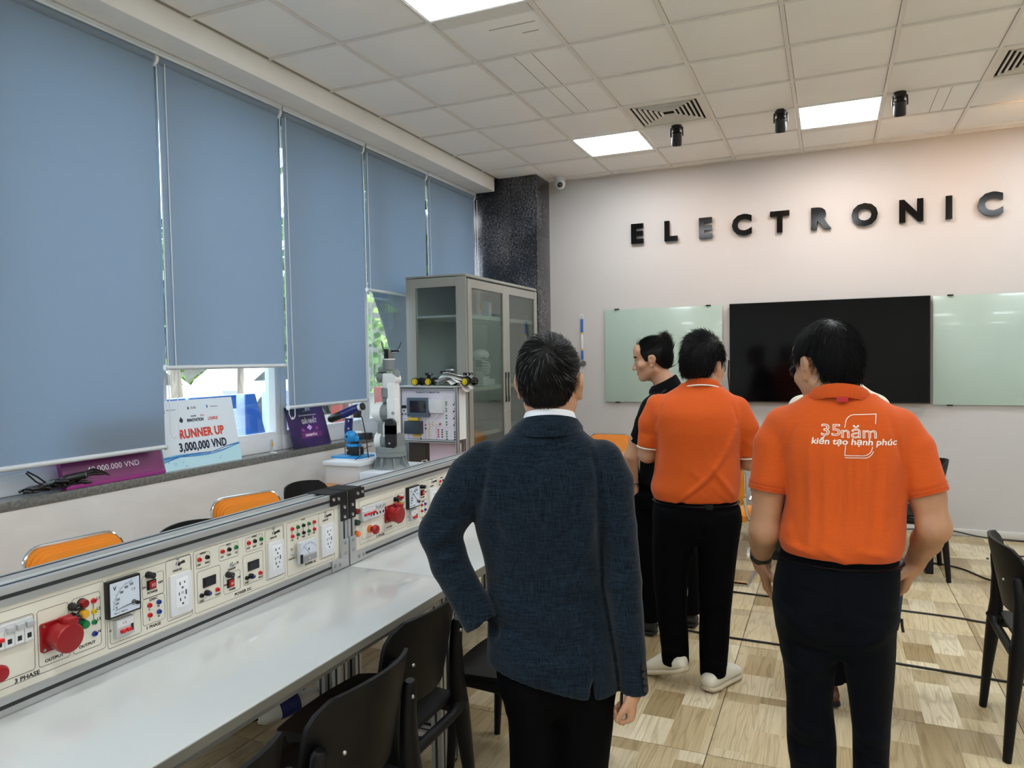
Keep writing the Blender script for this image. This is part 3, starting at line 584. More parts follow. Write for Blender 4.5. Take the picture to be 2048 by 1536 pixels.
def rocker_mb():
    q = MB(); q.box((.002, 0, 0), (.004, .031, .028), M_black, bev=.001); q.box((.006, 0, 0), (.007, .021, .021), M_rock, bev=.002); q.box((.0098, -.003, 0), (.0006, .0015, .009), M_txw); q.tube([(.0098, .004+.003*math.cos(a), .004*math.sin(a)) for a in [i*.785 for i in range(8)]], .0006, M_txw, n=4, closed=True); return q.mesh('rocker_switch')
def knob_mb():
    q = MB(); q.lathe([(.009, 0), (.009, .012), (.007, .018), (.004, .019)], (0, 0, 0), (1, 0, 0), M_black, n=16); q.box((.019, 0, .003), (.001, .0015, .008), M_txw); q.lathe([(.0045, .0185), (.0045, .0215)], (0, 0, 0), (1, 0, 0), M_jb, n=12); return q.mesh('dial')
def estop_mb():
    q = MB(); q.lathe([(.016, 0), (.017, .008), (.014, .012)], (0, 0, 0), (1, 0, 0), M_lo, n=22); q.lathe([(.010, .01), (.012, .022), (.02, .028), (.0205, .036), (.016, .043), (.004, .0455)], (0, 0, 0), (1, 0, 0), M_ind, n=26); return q.mesh('emergency_button')
def socket_mb():
    q = MB(); q.prism(rrect(.072, .074, .006), (0, 0, 0), (0, 1, 0), (0, 0, 1), .008, M_ind)
    q.lathe([(.031, .006), (.033, .02), (.034, .05), (.034, .052)], (0, .003, -.001), (1, .0, -.04), M_ind, n=28)
    q.lathe([(.033, .044), (.037, .048), (.037, .06), (.034, .063), (.01, .064)], (0, .003, -.001), (1, .0, -.04), M_ind, n=28)
    q.box((.044, .012, .036), (.04, .026, .02), M_ind, bev=.004); q.box((.03, .012, .043), (.012, .032, .01), M_ind, bev=.003)
    for a in (-.029, .029):
        for b_ in (-.03, .03): q.lathe([(.0042, .007), (.0035, .0095)], (0, a, b_), (1, 0, 0), M_screw, n=10)
    return q.mesh('red_power_socket')
def bigbreaker_mb():
    q = MB(); q.box((.009, 0, 0), (.018, .165, .058), M_grey, bev=.002)
    for k in range(7):
        y = -.07+.0235*k
        q.box((.0185, y, -.006), (.002, .0205, .040), mat('breaker_label', (224, 226, 226), .4)); q.box((.0198, y, -.013), (.0006, .010, .012), M_txk)
        if k > 3: q.box((.024, y, .017), (.012, .018, .013), mat('breaker_lever', (176, 178, 180), .35), bev=.002)
        else: q.box((.024, y, -.002), (.011, .014, .009), M_jr, bev=.002)
    q.prism([(-.08, -.028), (-.03, -.024), (-.03, .012), (-.08, .012)], (.019, 0, 0), (0, 1, 0), (0, 0, 1), .004, M_grey)
    return q.mesh('main_breaker')
def smallbreaker_mb():
    q = MB(); q.box((.008, 0, 0), (.016, .057, .05), M_grey, bev=.0015); q.box((.0165, 0, .012), (.001, .05, .018), mat('breaker_label', (224, 226, 226), .4))
    text(q, 'C E', .006, (.0172, -.004, .014), YV, ZV, M_txk)
    for a in (-.012, .006): q.box((.021, a, -.008), (.012, .013, .009), M_jr, bev=.002)
    q.box((.0168, .02, -.006), (.0008, .008, .02), M_txk)
    for a, b_ in ((-.036, -.002), (.036, .004)): q.lathe([(.004, 0), (.003, .002)], (0, a, b_), (1, 0, 0), M_screw, n=10)
    return q.mesh('small_breaker')
def voltmeter(parent, y, z, needle):
    m = ob('voltmeter', MB().box((.009, 0, 0), (.018, .103, .103), M_black, bev=.002).box((.0182, 0, 0), (.0012, .092, .092), M_face), parent, (.0, y, z))
    q = MB(); px_, pz_ = .026, -.024
    for k in range(26):
        a = math.radians(182-k*3.5); r0, r1 = .060, (.067 if k % 5 == 0 else .064)
        q.tube([(.0192, px_+r0*math.cos(a), pz_+r0*math.sin(a)), (.0192, px_+r1*math.cos(a), pz_+r1*math.sin(a))], .0005, M_txk, n=4)
    for s, a in (('0', 180), ('100', 168), ('200', 156), ('300', 134), ('400', 114), ('500', 96)):
        text(q, s, .0075, (.0192, px_+.054*math.cos(math.radians(a)), pz_+.054*math.sin(math.radians(a))), YV, ZV, M_txk, xs=.8)
    text(q, 'V', .011, (.0192, -.032, .031), YV, ZV, M_txk, bold=.02); text(q, 'C E', .006, (.0192, .026, .014), YV, ZV, M_txk); text(q, 'Class 1.5  50/60 Hz', .004, (.0192, -.016, -.039), YV, ZV, M_txk); ob('dial_print', q, m)
    q = MB(); a = math.radians(needle); q.tube([(.021, px_, pz_), (.021, px_+.06*math.cos(a), pz_+.06*math.sin(a))], [.0012, .0006], M_txk, n=5); q.lathe([(.008, .0186), (.008, .0205), (.005, .021)], (0, px_, pz_), (1, 0, 0), M_screw, n=16); q.lathe([(.0055, .019), (.005, .026)], (0, .036, -.028), (1, 0, 0), M_black, n=12); ob('needle', q, m)
def ammeter(parent, y, z):
    m = ob('ammeter', MB().box((.008, 0, 0), (.016, .098, .080), M_grey, bev=.002).box((.0162, 0, .014), (.001, .088, .046), M_face).box((.0164, 0, -.026), (.0012, .092, .022), mat('meter_silver', (168, 170, 174), .3, metal=.5)).box((.017, -.042, -.022), (.003, .012, .034), M_black), parent, (0, y, z))
    q = MB()
    for k in range(15):
        a = math.radians(145-k*7.9); q.tube([(.017, .046*math.cos(a), -.018+.046*math.sin(a)), (.017, .051*math.cos(a), -.018+.051*math.sin(a))], .0006, M_txk, n=4)
    text(q, 'A', .01, (.017, 0, .008), YV, ZV, M_txk, bold=.03); q.tube([(.0172, .006, -.012), (.0172, -.028, .022)], .0006, M_txk, n=4); q.lathe([(.005, .016), (.004, .019)], (0, .004, -.028), (1, 0, 0), M_chrome, n=10); ob('dial_print', q, m)
def console(Yo, lab, needle, name='power_console'):
    t = thing(name, lab, 'control console', (PX, Yo, Z0C+.001), 0, 'power consoles on the bench'); D = .125
    pl = ob('face_plate', MB().box((-.012, LC/2, .155), (.004, LC-.07, .235), M_plate), t); fx = -.0098   # face plane
    q = MB(); q.box((-D+.012, LC/2, .155), (.004, LC-.07, .235), M_plate); ob('rear_plate', q, t)
    # frame profiles
    for nm, z in (('lower_rail', .0225), ('upper_rail', .2865)):
        for x in (-.0225, -D+.0225):
            q = MB(); profile_bar(q, (x, LC/2, z), LC-.004, 1, .045); ob(nm, q, t)
    q = MB(); q.box((-D/2, LC/2, .300), (D-.09, LC-.09, .003), mat('top_cover', (196, 198, 196), .4, metal=.4)); ob('top_cover', q, t)
    for y in (.0225, LC-.0225):
        for x in (-.0225, -D+.0225):
            q = MB(); profile_bar(q, (x, y, .1545), .218, 2, .045); ob('corner_post', q, t)
    # corner brackets with screws
    for y0, sg in ((0, 1), (LC, -1)):
        q = MB()
        pts = [(0, 0), (.108, 0), (.108, -.044), (.044, -.044), (.044, -.115), (0, -.115)]
        poly = [(a*sg, b_) for a, b_ in pts]
        if sg < 0: poly = poly[::-1]
        q.prism(poly, (.0005, y0+.002*sg, .3095), (0, 1, 0), (0, 0, 1), .005, M_black)
        q.box((-D/2, y0+.05*sg, .3105), (D, .096, .004), M_blackm)
        for a, b_ in ((.06, -.02), (.092, -.018), (.022, -.06), (.022, -.1)): q.lathe([(.0075, .005), (.0065, .009), (.002, .0105)], (.0005, y0+.002*sg+a*sg, .3095+b_), (1, 0, 0), M_chrome, n=14)
        ob('upper_bracket', q, t)
        q = MB(); poly = [(a*sg, -b_) for a, b_ in pts]
        if sg > 0: poly = poly[::-1]
        q.prism(poly, (.0005, y0+.002*sg, .003), (0, 1, 0), (0, 0, 1), .005, M_alu)
        for a, b_ in ((.06, .02), (.092, .022), (.022, .06), (.022, .1)): q.lathe([(.0075, .005), (.0065, .009), (.002, .0105)], (.0005, y0+.002*sg+a*sg, .003+b_), (1, 0, 0), M_screw, n=14)
        ob('lower_bracket', q, t)
    S = lambda Y, Z: (fx, Y-Y0C, Z-Z0C)
    def put(nm, me, Y, Z): return link(nm, me, t, S(Y, Z))
    J = lambda m, Y, Z: put('jack', jack_mesh(m), Y, Z)
    for m, Z in ((M_lr, .961), (M_ldg, .914), (M_lo, .866)): put('pilot_lamp', lamp_mesh(m), .975, Z)
    put('main_breaker', sharedmesh('bb', bigbreaker_mb), 1.082, .942)
    put('emergency_button', sharedmesh('es', estop_mb), 1.072, .866)
    put('red_power_socket', sharedmesh('so', socket_mb), 1.226, .902)
    for Z in (.958, .931, .904): put('fuse_holder', sharedmesh('fu', fuse_mb), 1.276, Z)
    for m, Z in ((M_lr, .958), (M_ly, .930), (M_lg, .902)): put('pilot_lamp', lamp_mesh(m), 1.304, Z)
    for m, Z in ((M_jr, .954), (M_jy, .925), (M_jg, .896), (M_jb, .864)): J(m, 1.338, Z)
    voltmeter(t, *S(1.421, .943)[1:], needle); t.children[-1].location.x = fx
    put('small_breaker', sharedmesh('sb', smallbreaker_mb), 1.422, .856)
    put('fuse_holder', sharedmesh('fu', fuse_mb), 1.512, .976); put('rocker_switch', sharedmesh('ro', rocker_mb), 1.522, .945)
    for m, Y, Z in ((M_jr, 1.513, .886), (M_jb, 1.545, .886), (M_jr, 1.513, .857), (M_jb, 1.545, .857)): J(m, Y, Z)
    for Y in (1.623, 2.043, 2.337):
        put('outlet', sharedmesh('ou', outlet_mb), Y, .889); put('indicator', sharedmesh('le', led_mb), Y-.006, .997); put('toggle_switch', sharedmesh('to', toggle_mb), Y-.006, .981)
    for m, Y, Z in ((M_jr, 1.70, .972), (M_jk, 1.732, .972), (M_jr, 1.796, .974), (M_jk, 1.825, .974), (M_jg, 1.856, .974), (M_jr, 1.914, .974), (M_jk, 1.943, .974), (M_jg, 1.973, .974), (M_jk, 1.705, .856), (M_jr, 1.770, .856), (M_jk, 1.901, .857), (M_jr, 1.965, .857)): J(m, Y, Z)
    for Y in (1.725, 1.918): put('dial', sharedmesh('kn', knob_mb), Y, .859)
    for Y in (1.7385, 1.934):
        q = MB(); q.box((.002, 0, 0), (.004, .052, .031), M_black, bev=.001); q.box((.0043, .0, 0), (.0008, .042, .022), M_lcd); ob('digital_display', q, t, S(Y, .893))
    for Y in (1.835, 2.13):
        put('toggle_switch', sharedmesh('to2', toggle2_mb), Y, .921 if Y < 2 else .881)
    put('fuse_holder', sharedmesh('fu', fuse_mb), 1.817, .892); put('rocker_switch', sharedmesh('ro', rocker_mb), 1.828, .861); put('indicator', sharedmesh('le', led_mb), 2.13, .899)
    for i, m in enumerate((M_jr, M_jg, M_jk, M_jg, M_jr)):
        for Z in (.974, .946): J(m, 2.135+.0313*i, Z)
    ammeter(t, *S(2.196, .880)[1:]); t.children[-1].location.x = fx
    # outlines
    q = MB()
    def frame(Ya, Yb, Za, Zb, r=.008):
        w_, h_ = Yb-Ya, Zb-Za; o = rrect(w_, h_, r); i_ = rrect(w_-.0022, h_-.0022, r*.85); N = len(o); c = ((Ya+Yb)/2-Y0C, (Za+Zb)/2-Z0C)
        q.add([(fx+.0006, c[0]+p[0], c[1]+p[1]) for p in o]+[(fx+.0006, c[0]+p[0], c[1]+p[1]) for p in i_], [(k, (k+1) % N, N+(k+1) % N, N+k) for k in range(N)], M_line, False)
    for a in ((1.0, 1.371, .813, 1.0), (1.015, 1.177, .831, .974), (1.185, 1.268, .829, .974), (1.277, 1.359, .828, .976), (1.376, 1.669, .805, .998), (1.384, 1.484, .815, .993), (1.49, 1.566, .908, .976), (1.49, 1.567, .830, .908), (1.574, 1.668, .815, 1.0), (1.678, 2.092, .804, 1.003), (1.688, 1.745, .943, .99), (1.782, 1.867, .943, .993), (1.901, 1.983, .944, .993), (1.69, 1.786, .832, .934), (1.798, 1.873, .828, .896), (1.886, 1.982, .833, .935), (1.994, 2.088, .82, .999), (2.105, 2.385, .802, 1.0), (2.288, 2.385, .818, 1.0)): frame(*a)
    for Y, Za, Zb in ((1.338, .9, .95),)+tuple((2.135+.0313*i, .948, .972) for i in range(5)): q.box((fx+.0006, Y-Y0C, (Za+Zb)/2-Z0C), (.0006, .0012, Zb-Za), M_line)
    ob('panel_lines', q, t, stuff=True)
    q = MB()
    def T(s, Y, Z, h=.007, **k): text(q, s, h, S(Y, Z), YV, ZV, M_txk, depth=.0008, bold=.012, **k)
    T('3 PHASE', 1.156, .821, .011, xs=1.15); T('OUTPUT', 1.226, .841, .008, xs=1.15); T('OUTPUT', 1.317, .842, .008, xs=1.1)
    for s, Z in (('L1', .957), ('L2', .929), ('L3', .9), ('N', .866)): T(s, 1.353, Z, .008)
    T('ON', 1.497, .942); T('OFF', 1.555, .943); T('POWER', 1.526, .922, .0075); T('220AC', 1.528, .901, .0075); T('1 PHASE', 1.526, .822, .0095, xs=1.1)
    for s, Y, Z in (('L', 1.513, .874), ('N', 1.545, .874), ('L', 1.513, .844), ('N', 1.545, .844)): T(s, Y, Z, .0065)
    for Y, Z in ((1.617, .962), (1.836, .906), (2.037, .965), (2.13, .864), (2.331, .966)): T('ON/OFF', Y, Z, .007)
    for s, Y, Z in (('+24V', 1.698, .955), ('GND', 1.733, .955), ('24VDC', 1.717, .989), ('+5V', 1.795, .956), ('GND', 1.826, .956), ('-5V', 1.857, .956), ('5VDC', 1.825, .991), ('+12V', 1.913, .956), ('GND', 1.943, .956), ('-12V', 1.974, .956), ('12VDC', 1.943, .991), ('GND', 1.706, .838), ('VOUT', 1.773, .84), ('GND', 1.902, .841), ('VOUT', 1.968, .842), ('ON', 1.806, .86), ('OFF', 1.867, .87), ('POWER', 1.836, .838), ('12V', 2.135, .932), ('6V', 2.166, .932), ('GND', 2.199, .932), ('6V', 2.23, .932), ('12V', 2.26, .932), ('ACAC', 2.2, .997)): T(s, Y, Z, .0068, xs=.85)
    T('POWER DC', 1.885, .816, .0105, xs=1.05); T('POWER AC', 2.237, .822, .0095)
    ob('panel_lettering', q, t, stuff=True)
    return t
console(Y0C, 'cream power console with red socket on the nearer bench', 186)
console(Y0C+LC+.006, 'cream power console on the farther bench, partly behind the suited man', 134)
def bench(Y1, L, lab):
    t = thing('workbench', lab, 'bench', (PX, Y1, 0), 0, 'white topped workbenches')
    for nm, xa, xb in (('tabletop', -.64, .52),):
        q = MB(); q.box(((xa+xb)/2, L/2, .737), (xb-xa, L-.003, .026), M_top, bev=.002); ob(nm, q, t)
    for x in (.5205, -.6405):
        q = MB(); q.box((x, L/2, .736), (.003, L-.004, .024), M_edge); ob('edge_band', q, t)
    for x in (.44, -.56):
        for y in (.05, L-.05):
            q = MB(); profile_bar(q, (x, y, .37), .70, 2, .045); q.box((x, y, .012), (.03, .03, .024), M_black); ob('leg', q, t)
            q = MB(); q.box((x-.035*(1 if x > 0 else -1), y, .70), (.03, .04, .04), M_alu, bev=.003); q.lathe([(.007, 0), (.006, .004)], (x-.03, y, .675), (0, 0, -1), M_screw, n=10); ob('corner_bracket', q, t)
    for y in (.05, L-.05):
        q = MB(); profile_bar(q, (-.06, y, .14), .95, 0, .045); ob('cross_rail', q, t)
        q = MB(); profile_bar(q, (-.06, y, .695), .95, 0, .045); ob('cross_rail', q, t)
    for x in (.44, -.56):
        q = MB(); profile_bar(q, (x, L/2, .695), L-.145, 1, .045); ob('long_rail', q, t)
    q = MB(); profile_bar(q, (-.06, L/2, .14), L-.145, 1, .045); ob('foot_rail', q, t)
    for y in (.05, L-.05):
        for x in (-.02, -.1, ):
            q = MB(); profile_bar(q, (x, y, .41), .5, 2, .045); ob('middle_post', q, t)
    return t
bench(Y0C, LC+.003, 'nearer white topped aluminium workbench with black chairs pushed in')
bench(Y0C+LC+.003, LC, 'farther white topped aluminium workbench behind the suited man')
# ---------------------------------------------------------------- back wall: lettering, glass boards, screen
M_acr = mat('black_acrylic', (4, 4, 5), .12, spec=.3); M_acs = mat('acrylic_rim', (205, 205, 208), .3)
for ch, x, lab in zip('ELECTRONIC', (-1.789, -1.4545, -1.1175, -.7745, -.4355, -.0945, .278, .6445, .93, 1.2315),
    ('first black wall letter E', 'black wall letter L', 'second black wall letter E, between L and C', 'black wall letter C left of the T', 'black wall letter T', 'black wall letter R', 'black wall letter O', 'black wall letter N', 'black wall letter I', 'last black wall letter C, at the right end')):
    t = thing('wall_letter', lab+' of the word on the back wall', 'letter', (x, YB, 2.84), 0, 'black letters of the wall sign')
    q = MB(); text(q, ch, .186, (0, -.032, 0), (1, 0, 0), (0, 0, 1), M_acr, bold=.05, depth=.008, xs=1.0); ob('face', q, t)
    q = MB(); text(q, ch, .186, (0, -.004, 0), (1, 0, 0), (0, 0, 1), M_acs if ch == 'I' else M_acr, bold=.045, depth=.028, xs=1.0); ob('body', q, t)
M_gb = mat('glass_board', (170, 190, 180), .2, coat=.25, noise=.05, nscale=2)
for x0, x1, lab in ((-2.136, -.962, 'pale green glass writing board left of the black screen'), (.815, 2.6, 'pale green glass writing board right of the black screen')):
    t = thing('glass_board', lab, 'board', ((x0+x1)/2, YB, 1.609), 0, 'glass writing boards')
    q = MB(); q.box((0, -.018, 0), (x1-x0, .008, .945), M_gb, bev=.001); ob('glass_sheet', q, t)
    for a in (-1, 1):
        for b_ in (-1, 1):
            q = MB(); q.box((a*((x1-x0)/2-.13), -.02, b_*.4755), (.045, .03, .012), M_black, bev=.002); q.box((a*((x1-x0)/2-.13), -.0075, b_*.46), (.03, .012, .03), M_black); ob('clip', q, t)
M_scr = mat('screen_black', (3, 3, 5), .1, spec=.18)
t = thing('television', 'large black switched off wall screen between the glass boards', 'television', (-.048, YB, 1.617))
q = MB(); q.box((0, -.047, 0), (1.682, .05, .94), M_black, bev=.004); q.box((0, -.014, 0), (.6, .024, .4), M_black); ob('casing', q, t)
q = MB(); q.box((0, -.0725, .004), (1.668, .002, .922), M_scr); ob('screen', q, t)
q = MB(); pts = [(-.905, YB-.012, 1.55), (-.91, YB-.02, 1.4), (-.895, YB-.02, 1.25), (-.915, YB-.02, 1.1), (-.93, YB-.02, .8), (-.92, YB-.02, .35), (-.94, YB-.02, .1)]
q.tube(pts, .006, M_black, n=6); tag(ob('screen_cable', q), 'thin black cable hanging on the wall left of the black screen', 'cable')
t = thing('hanging_strap', 'blue and white strap hanging from a small hook beside the black pillar', 'strap', (-2.385, YB, 1.75))
q = MB(); q.box((0, -.004, .28), (.045, .006, .055), mat('hook_clear', (214, 216, 218), .2)); q.tube([(0, -.008, .285), (0, -.022, .275), (0, -.02, .262)], .003, M_chrome); ob('hook_plate', q, t)
for z0, z1, m, nm in ((.11, .245, mat('strap_blue', (36, 104, 190), .6), 'blue_band'), (-.06, .09, mat('strap_white', (222, 222, 220), .6), 'white_band'), (-.175, -.08, MATS['strap_blue'], 'blue_band')):
    q = MB(); q.box((.0, -.014, (z0+z1)/2), (.026, .006, z1-z0), m, bev=.001); ob(nm, q, t)
q = MB(); q.box((0, -.014, .1), (.026, .007, .02), mat('strap_yellow', (214, 178, 60), .6)); q.box((0, -.014, -.07), (.026, .007, .02), MATS['strap_yellow']); ob('yellow_band', q, t)
q = MB(); q.lathe([(.012, 0), (.03, .002), (.03, .012), (.012, .014)], (.01, -.006, -.215), (0, -1, 0), mat('ring_grey', (96, 96, 96), .4)); ob('end_ring', q, t)
# ---------------------------------------------------------------- black wooden chairs
M_bwood = mat('black_wood', (6, 6, 7), .5, spec=.25, noise=.25, nscale=30, bump=.1, bscale=120)
def make_chair(lab, loc, rz):
    t = thing('black_chair', lab, 'chair', loc, rz, 'black wooden chairs')
    q = MB(); N, K = 12, 10; vs = []; fs = []
    for j in range(K+1):
        v = j/K; y = -.21+.43*v; hw = .2+.03*math.sin(math.pi*min(1, v*1.1)*.5)
        for i in range(N+1):
            u = 2*i/N-1; ux = u*hw*(1-.06*max(0, v-.85)/.15*abs(u)); vs.append((ux, y-.02*u*u*(1 if v > .5 else 0)*v, .452-.012*(1-u*u)*math.sin(math.pi*v)-.010*max(0, v-.8)/.2))
    n0 = len(vs); vs += [(a, b_, c-.016) for a, b_, c in vs]; w_ = N+1
    for j in range(K):
        for i in range(N): a = j*w_+i; fs += [(a, a+1, a+w_+1, a+w_), (n0+a, n0+a+w_, n0+a+w_+1, n0+a+1)]
    for i in range(N): fs += [(i+1, i, n0+i, n0+i+1), (K*w_+i, K*w_+i+1, n0+K*w_+i+1, n0+K*w_+i)]
    for j in range(K): fs += [(j*w_, (j+1)*w_, n0+(j+1)*w_, n0+j*w_), ((j+1)*w_+N, j*w_+N, n0+j*w_+N, n0+(j+1)*w_+N)]
    q.add(vs, fs, M_bwood); ob('seat', q, t)
    # curved back shell
    q = MB(); vs = []; fs = []; N, K = 18, 10
    for j in range(K+1):
        v = j/K; z = .54+.275*v
        e = (1-abs(1-2*v)**2.6)**.5 if v < .5 else (1-.22*max(0, (v-.72)/.28)**2.5)
        hw = .208*(.62+.38*e) if v < .5 else .208*e
        for i in range(N+1):
            u = 2*i/N-1; x = u*hw; vs.append((x, -.232-.055*v+.08*(x/.208)**2*.9, z+.012*(1-u*u)*(1 if v > .9 else 0)))
    n0 = len(vs); vs += [(a, b_+.012, c) for a, b_, c in vs]; w_ = N+1
    for j in range(K):
        for i in range(N): a = j*w_+i; fs += [(a, a+1, a+w_+1, a+w_), (n0+a, n0+a+w_, n0+a+w_+1, n0+a+1)]
    for i in range(N): fs += [(i+1, i, n0+i, n0+i+1), (K*w_+i, K*w_+i+1, n0+K*w_+i+1, n0+K*w_+i)]
    for j in range(K): fs += [(j*w_, (j+1)*w_, n0+(j+1)*w_, n0+j*w_), ((j+1)*w_+N, j*w_+N, n0+j*w_+N, n0+(j+1)*w_+N)]
    q.add(vs, fs, M_bwood); bk = ob('backrest', q, t)
    q = MB()
    for s in (-.15, .15): q.sph((s, -.262, .69), .006, M_screw, 10)
    ob('bolt', q, bk)
    for s in (-1, 1):
        q = MB(); q.tube([(s*.228, -.262, 0), (s*.219, -.246, .2), (s*.208, -.226, .40), (s*.202, -.216, .5), (s*.197, -.218, .62), (s*.194, -.226, .70), (s*.193, -.228, .712)], [.0155, .021, .0295, .0265, .021, .0185, .012], M_bwood, n=12, flat=1.25); ob('rear_leg', q, t)
        q = MB(); q.tube([(s*.215, .212, 0), (s*.205, .198, .2), (s*.193, .182, .43)], [.013, .018, .024], M_bwood, n=12); ob('front_leg', q, t)
        q = MB(); q.tube([(s*.195, .18, .415), (s*.205, -.22, .40)], .017, M_bwood, n=10, flat=1.4); ob('side_rail', q, t)
    q = MB(); q.tube([(-.21, -.228, .43), (-.175, -.226, .405), (-.14, -.226, .395), (.14, -.226, .395), (.175, -.226, .405), (.21, -.228, .43)], [.03, .022, .018, .018, .022, .03], M_bwood, n=10); ob('rear_rail', q, t)
    q = MB(); q.tube([(-.19, .18, .415), (.19, .18, .415)], .017, M_bwood, n=10); ob('front_rail', q, t)
    return t
HP = math.pi/2
ch0 = make_chair('black wooden chair whose post meets the bench edge, left of the suited man', (-1.395, 1.985, 0), HP)
dup(ch0, (-1.29, 1.508, 0), HP, 'black wooden chair second from the suited man along the bench')
dup(ch0, (-1.30, 1.025, 0), HP, 'black wooden chair at the bottom edge of the photo, nearest of the bench row')
dup(ch0, (-1.09, 2.555, 0), HP, 'black wooden chair with its seat beside the suited man')
r_ = dup(ch0, (.888, 3.56, 0), -HP, 'black wooden chair cut by the right edge of the photo'); r_.scale = (1.08, 1.0, 1.0)
dup(ch0, (.486, 6.02, 0), HP, 'black wooden chair far behind the right orange shirt, near the back wall')
M_bsh = mat('black_shell', (12, 12, 13), .55)
dup(ch0, (-2.60, 2.58, 0), -HP, 'black chair back between the two orange chairs behind the console')
dup(ch0, (-2.86, 3.72, 0), -HP, 'black chair back near the orange topped table behind the console')
# ---------------------------------------------------------------- orange padded chairs with chrome frames
M_or = mat('orange_vinyl', (232, 140, 34), .35, coat=.2, bump=.05, bscale=60)
def make_orange(lab, loc, rz):
    t = thing('orange_chair', lab, 'chair', loc, rz, 'orange chairs with chrome frames')
    q = MB(); q.prism(rrect(.40, .30, .07, 6), (-.0, -.19, .70), (1, 0, 0), (0, -.16, 1), .03, M_or, smooth=True)
    for k in range(1, 4): q.prism(rrect(.40-.02*k, .30-.02*k, .065, 6), (0, -.19+.004*k, .70), (1, 0, 0), (0, -.16, 1), -.008*k, M_or, smooth=True)
    ob('backrest', q, t)
    q = MB(); o = [Vector((p[0], -.19-.032-.16*p[1]*1.0+.016, .70+p[1])) for p in rrect(.408, .308, .072, 6)]; q.tube(o, .0085, M_chrome, n=8, closed=True); ob('chrome_trim', q, t)
    q = MB(); q.box((0, .05, .455), (.42, .42, .05), M_or, bev=.02); ob('seat', q, t)
    for s in (-1, 1):
        q = MB(); q.tube([(s*.2, -.215, .62), (s*.215, -.19, .50), (s*.22, -.1, .44), (s*.22, .2, .43), (s*.22, .255, .40), (s*.225, .262, .06), (s*.225, .24, .014), (s*.225, -.16, .012), (s*.225, -.2, .014)], .0115, M_chrome, n=10); ob('chrome_leg', q, t)
        q = MB(); q.tube([(s*.235, -.2, .60), (s*.25, -.12, .645), (s*.25, .1, .645), (s*.245, .17, .62)], .009, M_chrome, n=8); q.box((s*.25, .0, .66), (.045, .24, .03), M_black, bev=.012); ob('armrest', q, t)
    q = MB(); q.tube([(-.225, -.19, .012), (.225, -.19, .012)], .0115, M_chrome, n=8); ob('foot_bar', q, t)
    return t
oc = make_orange('orange padded chair behind the console, nearest the left edge', (-2.72, 2.05, 0), -HP-.12)
dup(oc, (-2.78, 3.06, 0), -HP-.3, 'orange padded chair behind the console, next to a black chair back')
dup(oc, (-1.93, 6.58, 0), math.pi+.06, 'orange padded chair facing the room, at the wall end of the wooden table')
dup(oc, (-.735, 5.42, 0), -.05, 'orange chair with chrome legs seen between the two orange shirts')
# wooden tables near the back wall
M_ow = mat('orange_wood', (206, 142, 84), .4, noise=.12, nscale=6, stretch=(1, 8, 1))
def wood_table(lab, x0, x1, y0, y1, h=.75):
    t = thing('wooden_table', lab, 'table', ((x0+x1)/2, (y0+y1)/2, 0), 0, 'wooden tables')
    w_, d_ = x1-x0, y1-y0
    q = MB(); q.box((0, 0, h-.014), (w_, d_, .028), M_ow, bev=.004); ob('tabletop', q, t)
    for s in (-1, 1):
        q = MB(); x = s*(w_/2-.04)
        for a in (-1, 1): q.box((x, a*(d_/2-.05), (h-.028)/2), (.05, .03, h-.028), M_blackm, bev=.003)
        q.box((x, 0, .015), (.05, d_-.1, .03), M_blackm, bev=.003); q.box((x, 0, h-.045), (.05, d_-.1, .034), M_blackm); ob('u_frame_leg', q, t)
    return t
wood_table('wooden table with black U legs near the back wall, behind the left orange shirt', -1.70, -.46, 6.0, 6.72)
wood_table('wooden table with black U legs near the back wall, behind the right orange shirt', -.43, .69, 5.93, 6.72)
wood_table('orange topped table by the window holding the robot arms', -3.22, -2.46, 4.03, 5.27)
# ---------------------------------------------------------------- grey glass cabinet
M_cab = mat('cabinet_grey', (146, 144, 136), .45); M_cabi = mat('cabinet_inside', (176, 180, 178), .6); M_shelf = mat('shelf_light', (196, 196, 190), .45); M_cgl = glass_mat('cabinet_glass', (236, 242, 240), .05)
t = thing('display_cabinet', 'tall grey steel cabinet with glass doors by the black pillar', 'cabinet', (-2.98, 6.06, 0)); X0, X1, Yf, Yb_, HT = -.28, .28, -.78, .78, 2.29
q = MB(); q.box((0, 0, HT-.012), (.56, 1.56, .024), M_cab, bev=.003); q.box((0, 0, .03), (.54, 1.54, .06), M_cab); q.box((X0+.008, 0, HT/2), (.016, 1.55, HT-.03), M_cabi); q.box((0, Yb_-.008, HT/2), (.55, .016, HT-.03), M_cabi); q.box((0, 0, .07), (.53, 1.53, .02), M_cabi); ob('carcass', q, t)
q = MB()   # near side: frame round a window
for c, d in (((-.235, Yf+.008, HT/2), (.09, .016, HT-.03)), ((.235, Yf+.008, HT/2), (.09, .016, HT-.03)), ((0, Yf+.008, HT-.055), (.38, .016, .085)), ((0, Yf+.008, .27), (.38, .016, .5))): q.box(c, d, M_cab, bev=.002)
ob('side_panel', q, t)
q = MB(); q.box((0, Yf+.012, 1.365), (.38, .004, 1.69), M_cgl); ob('side_glass', q, t)
for z in (1.952, 1.345, .955):
    q = MB(); q.box((-.01, 0, z), (.5, 1.5, .018), M_shelf); q.box((.245, 0, z), (.012, 1.5, .034), M_shelf); ob('shelf', q, t)
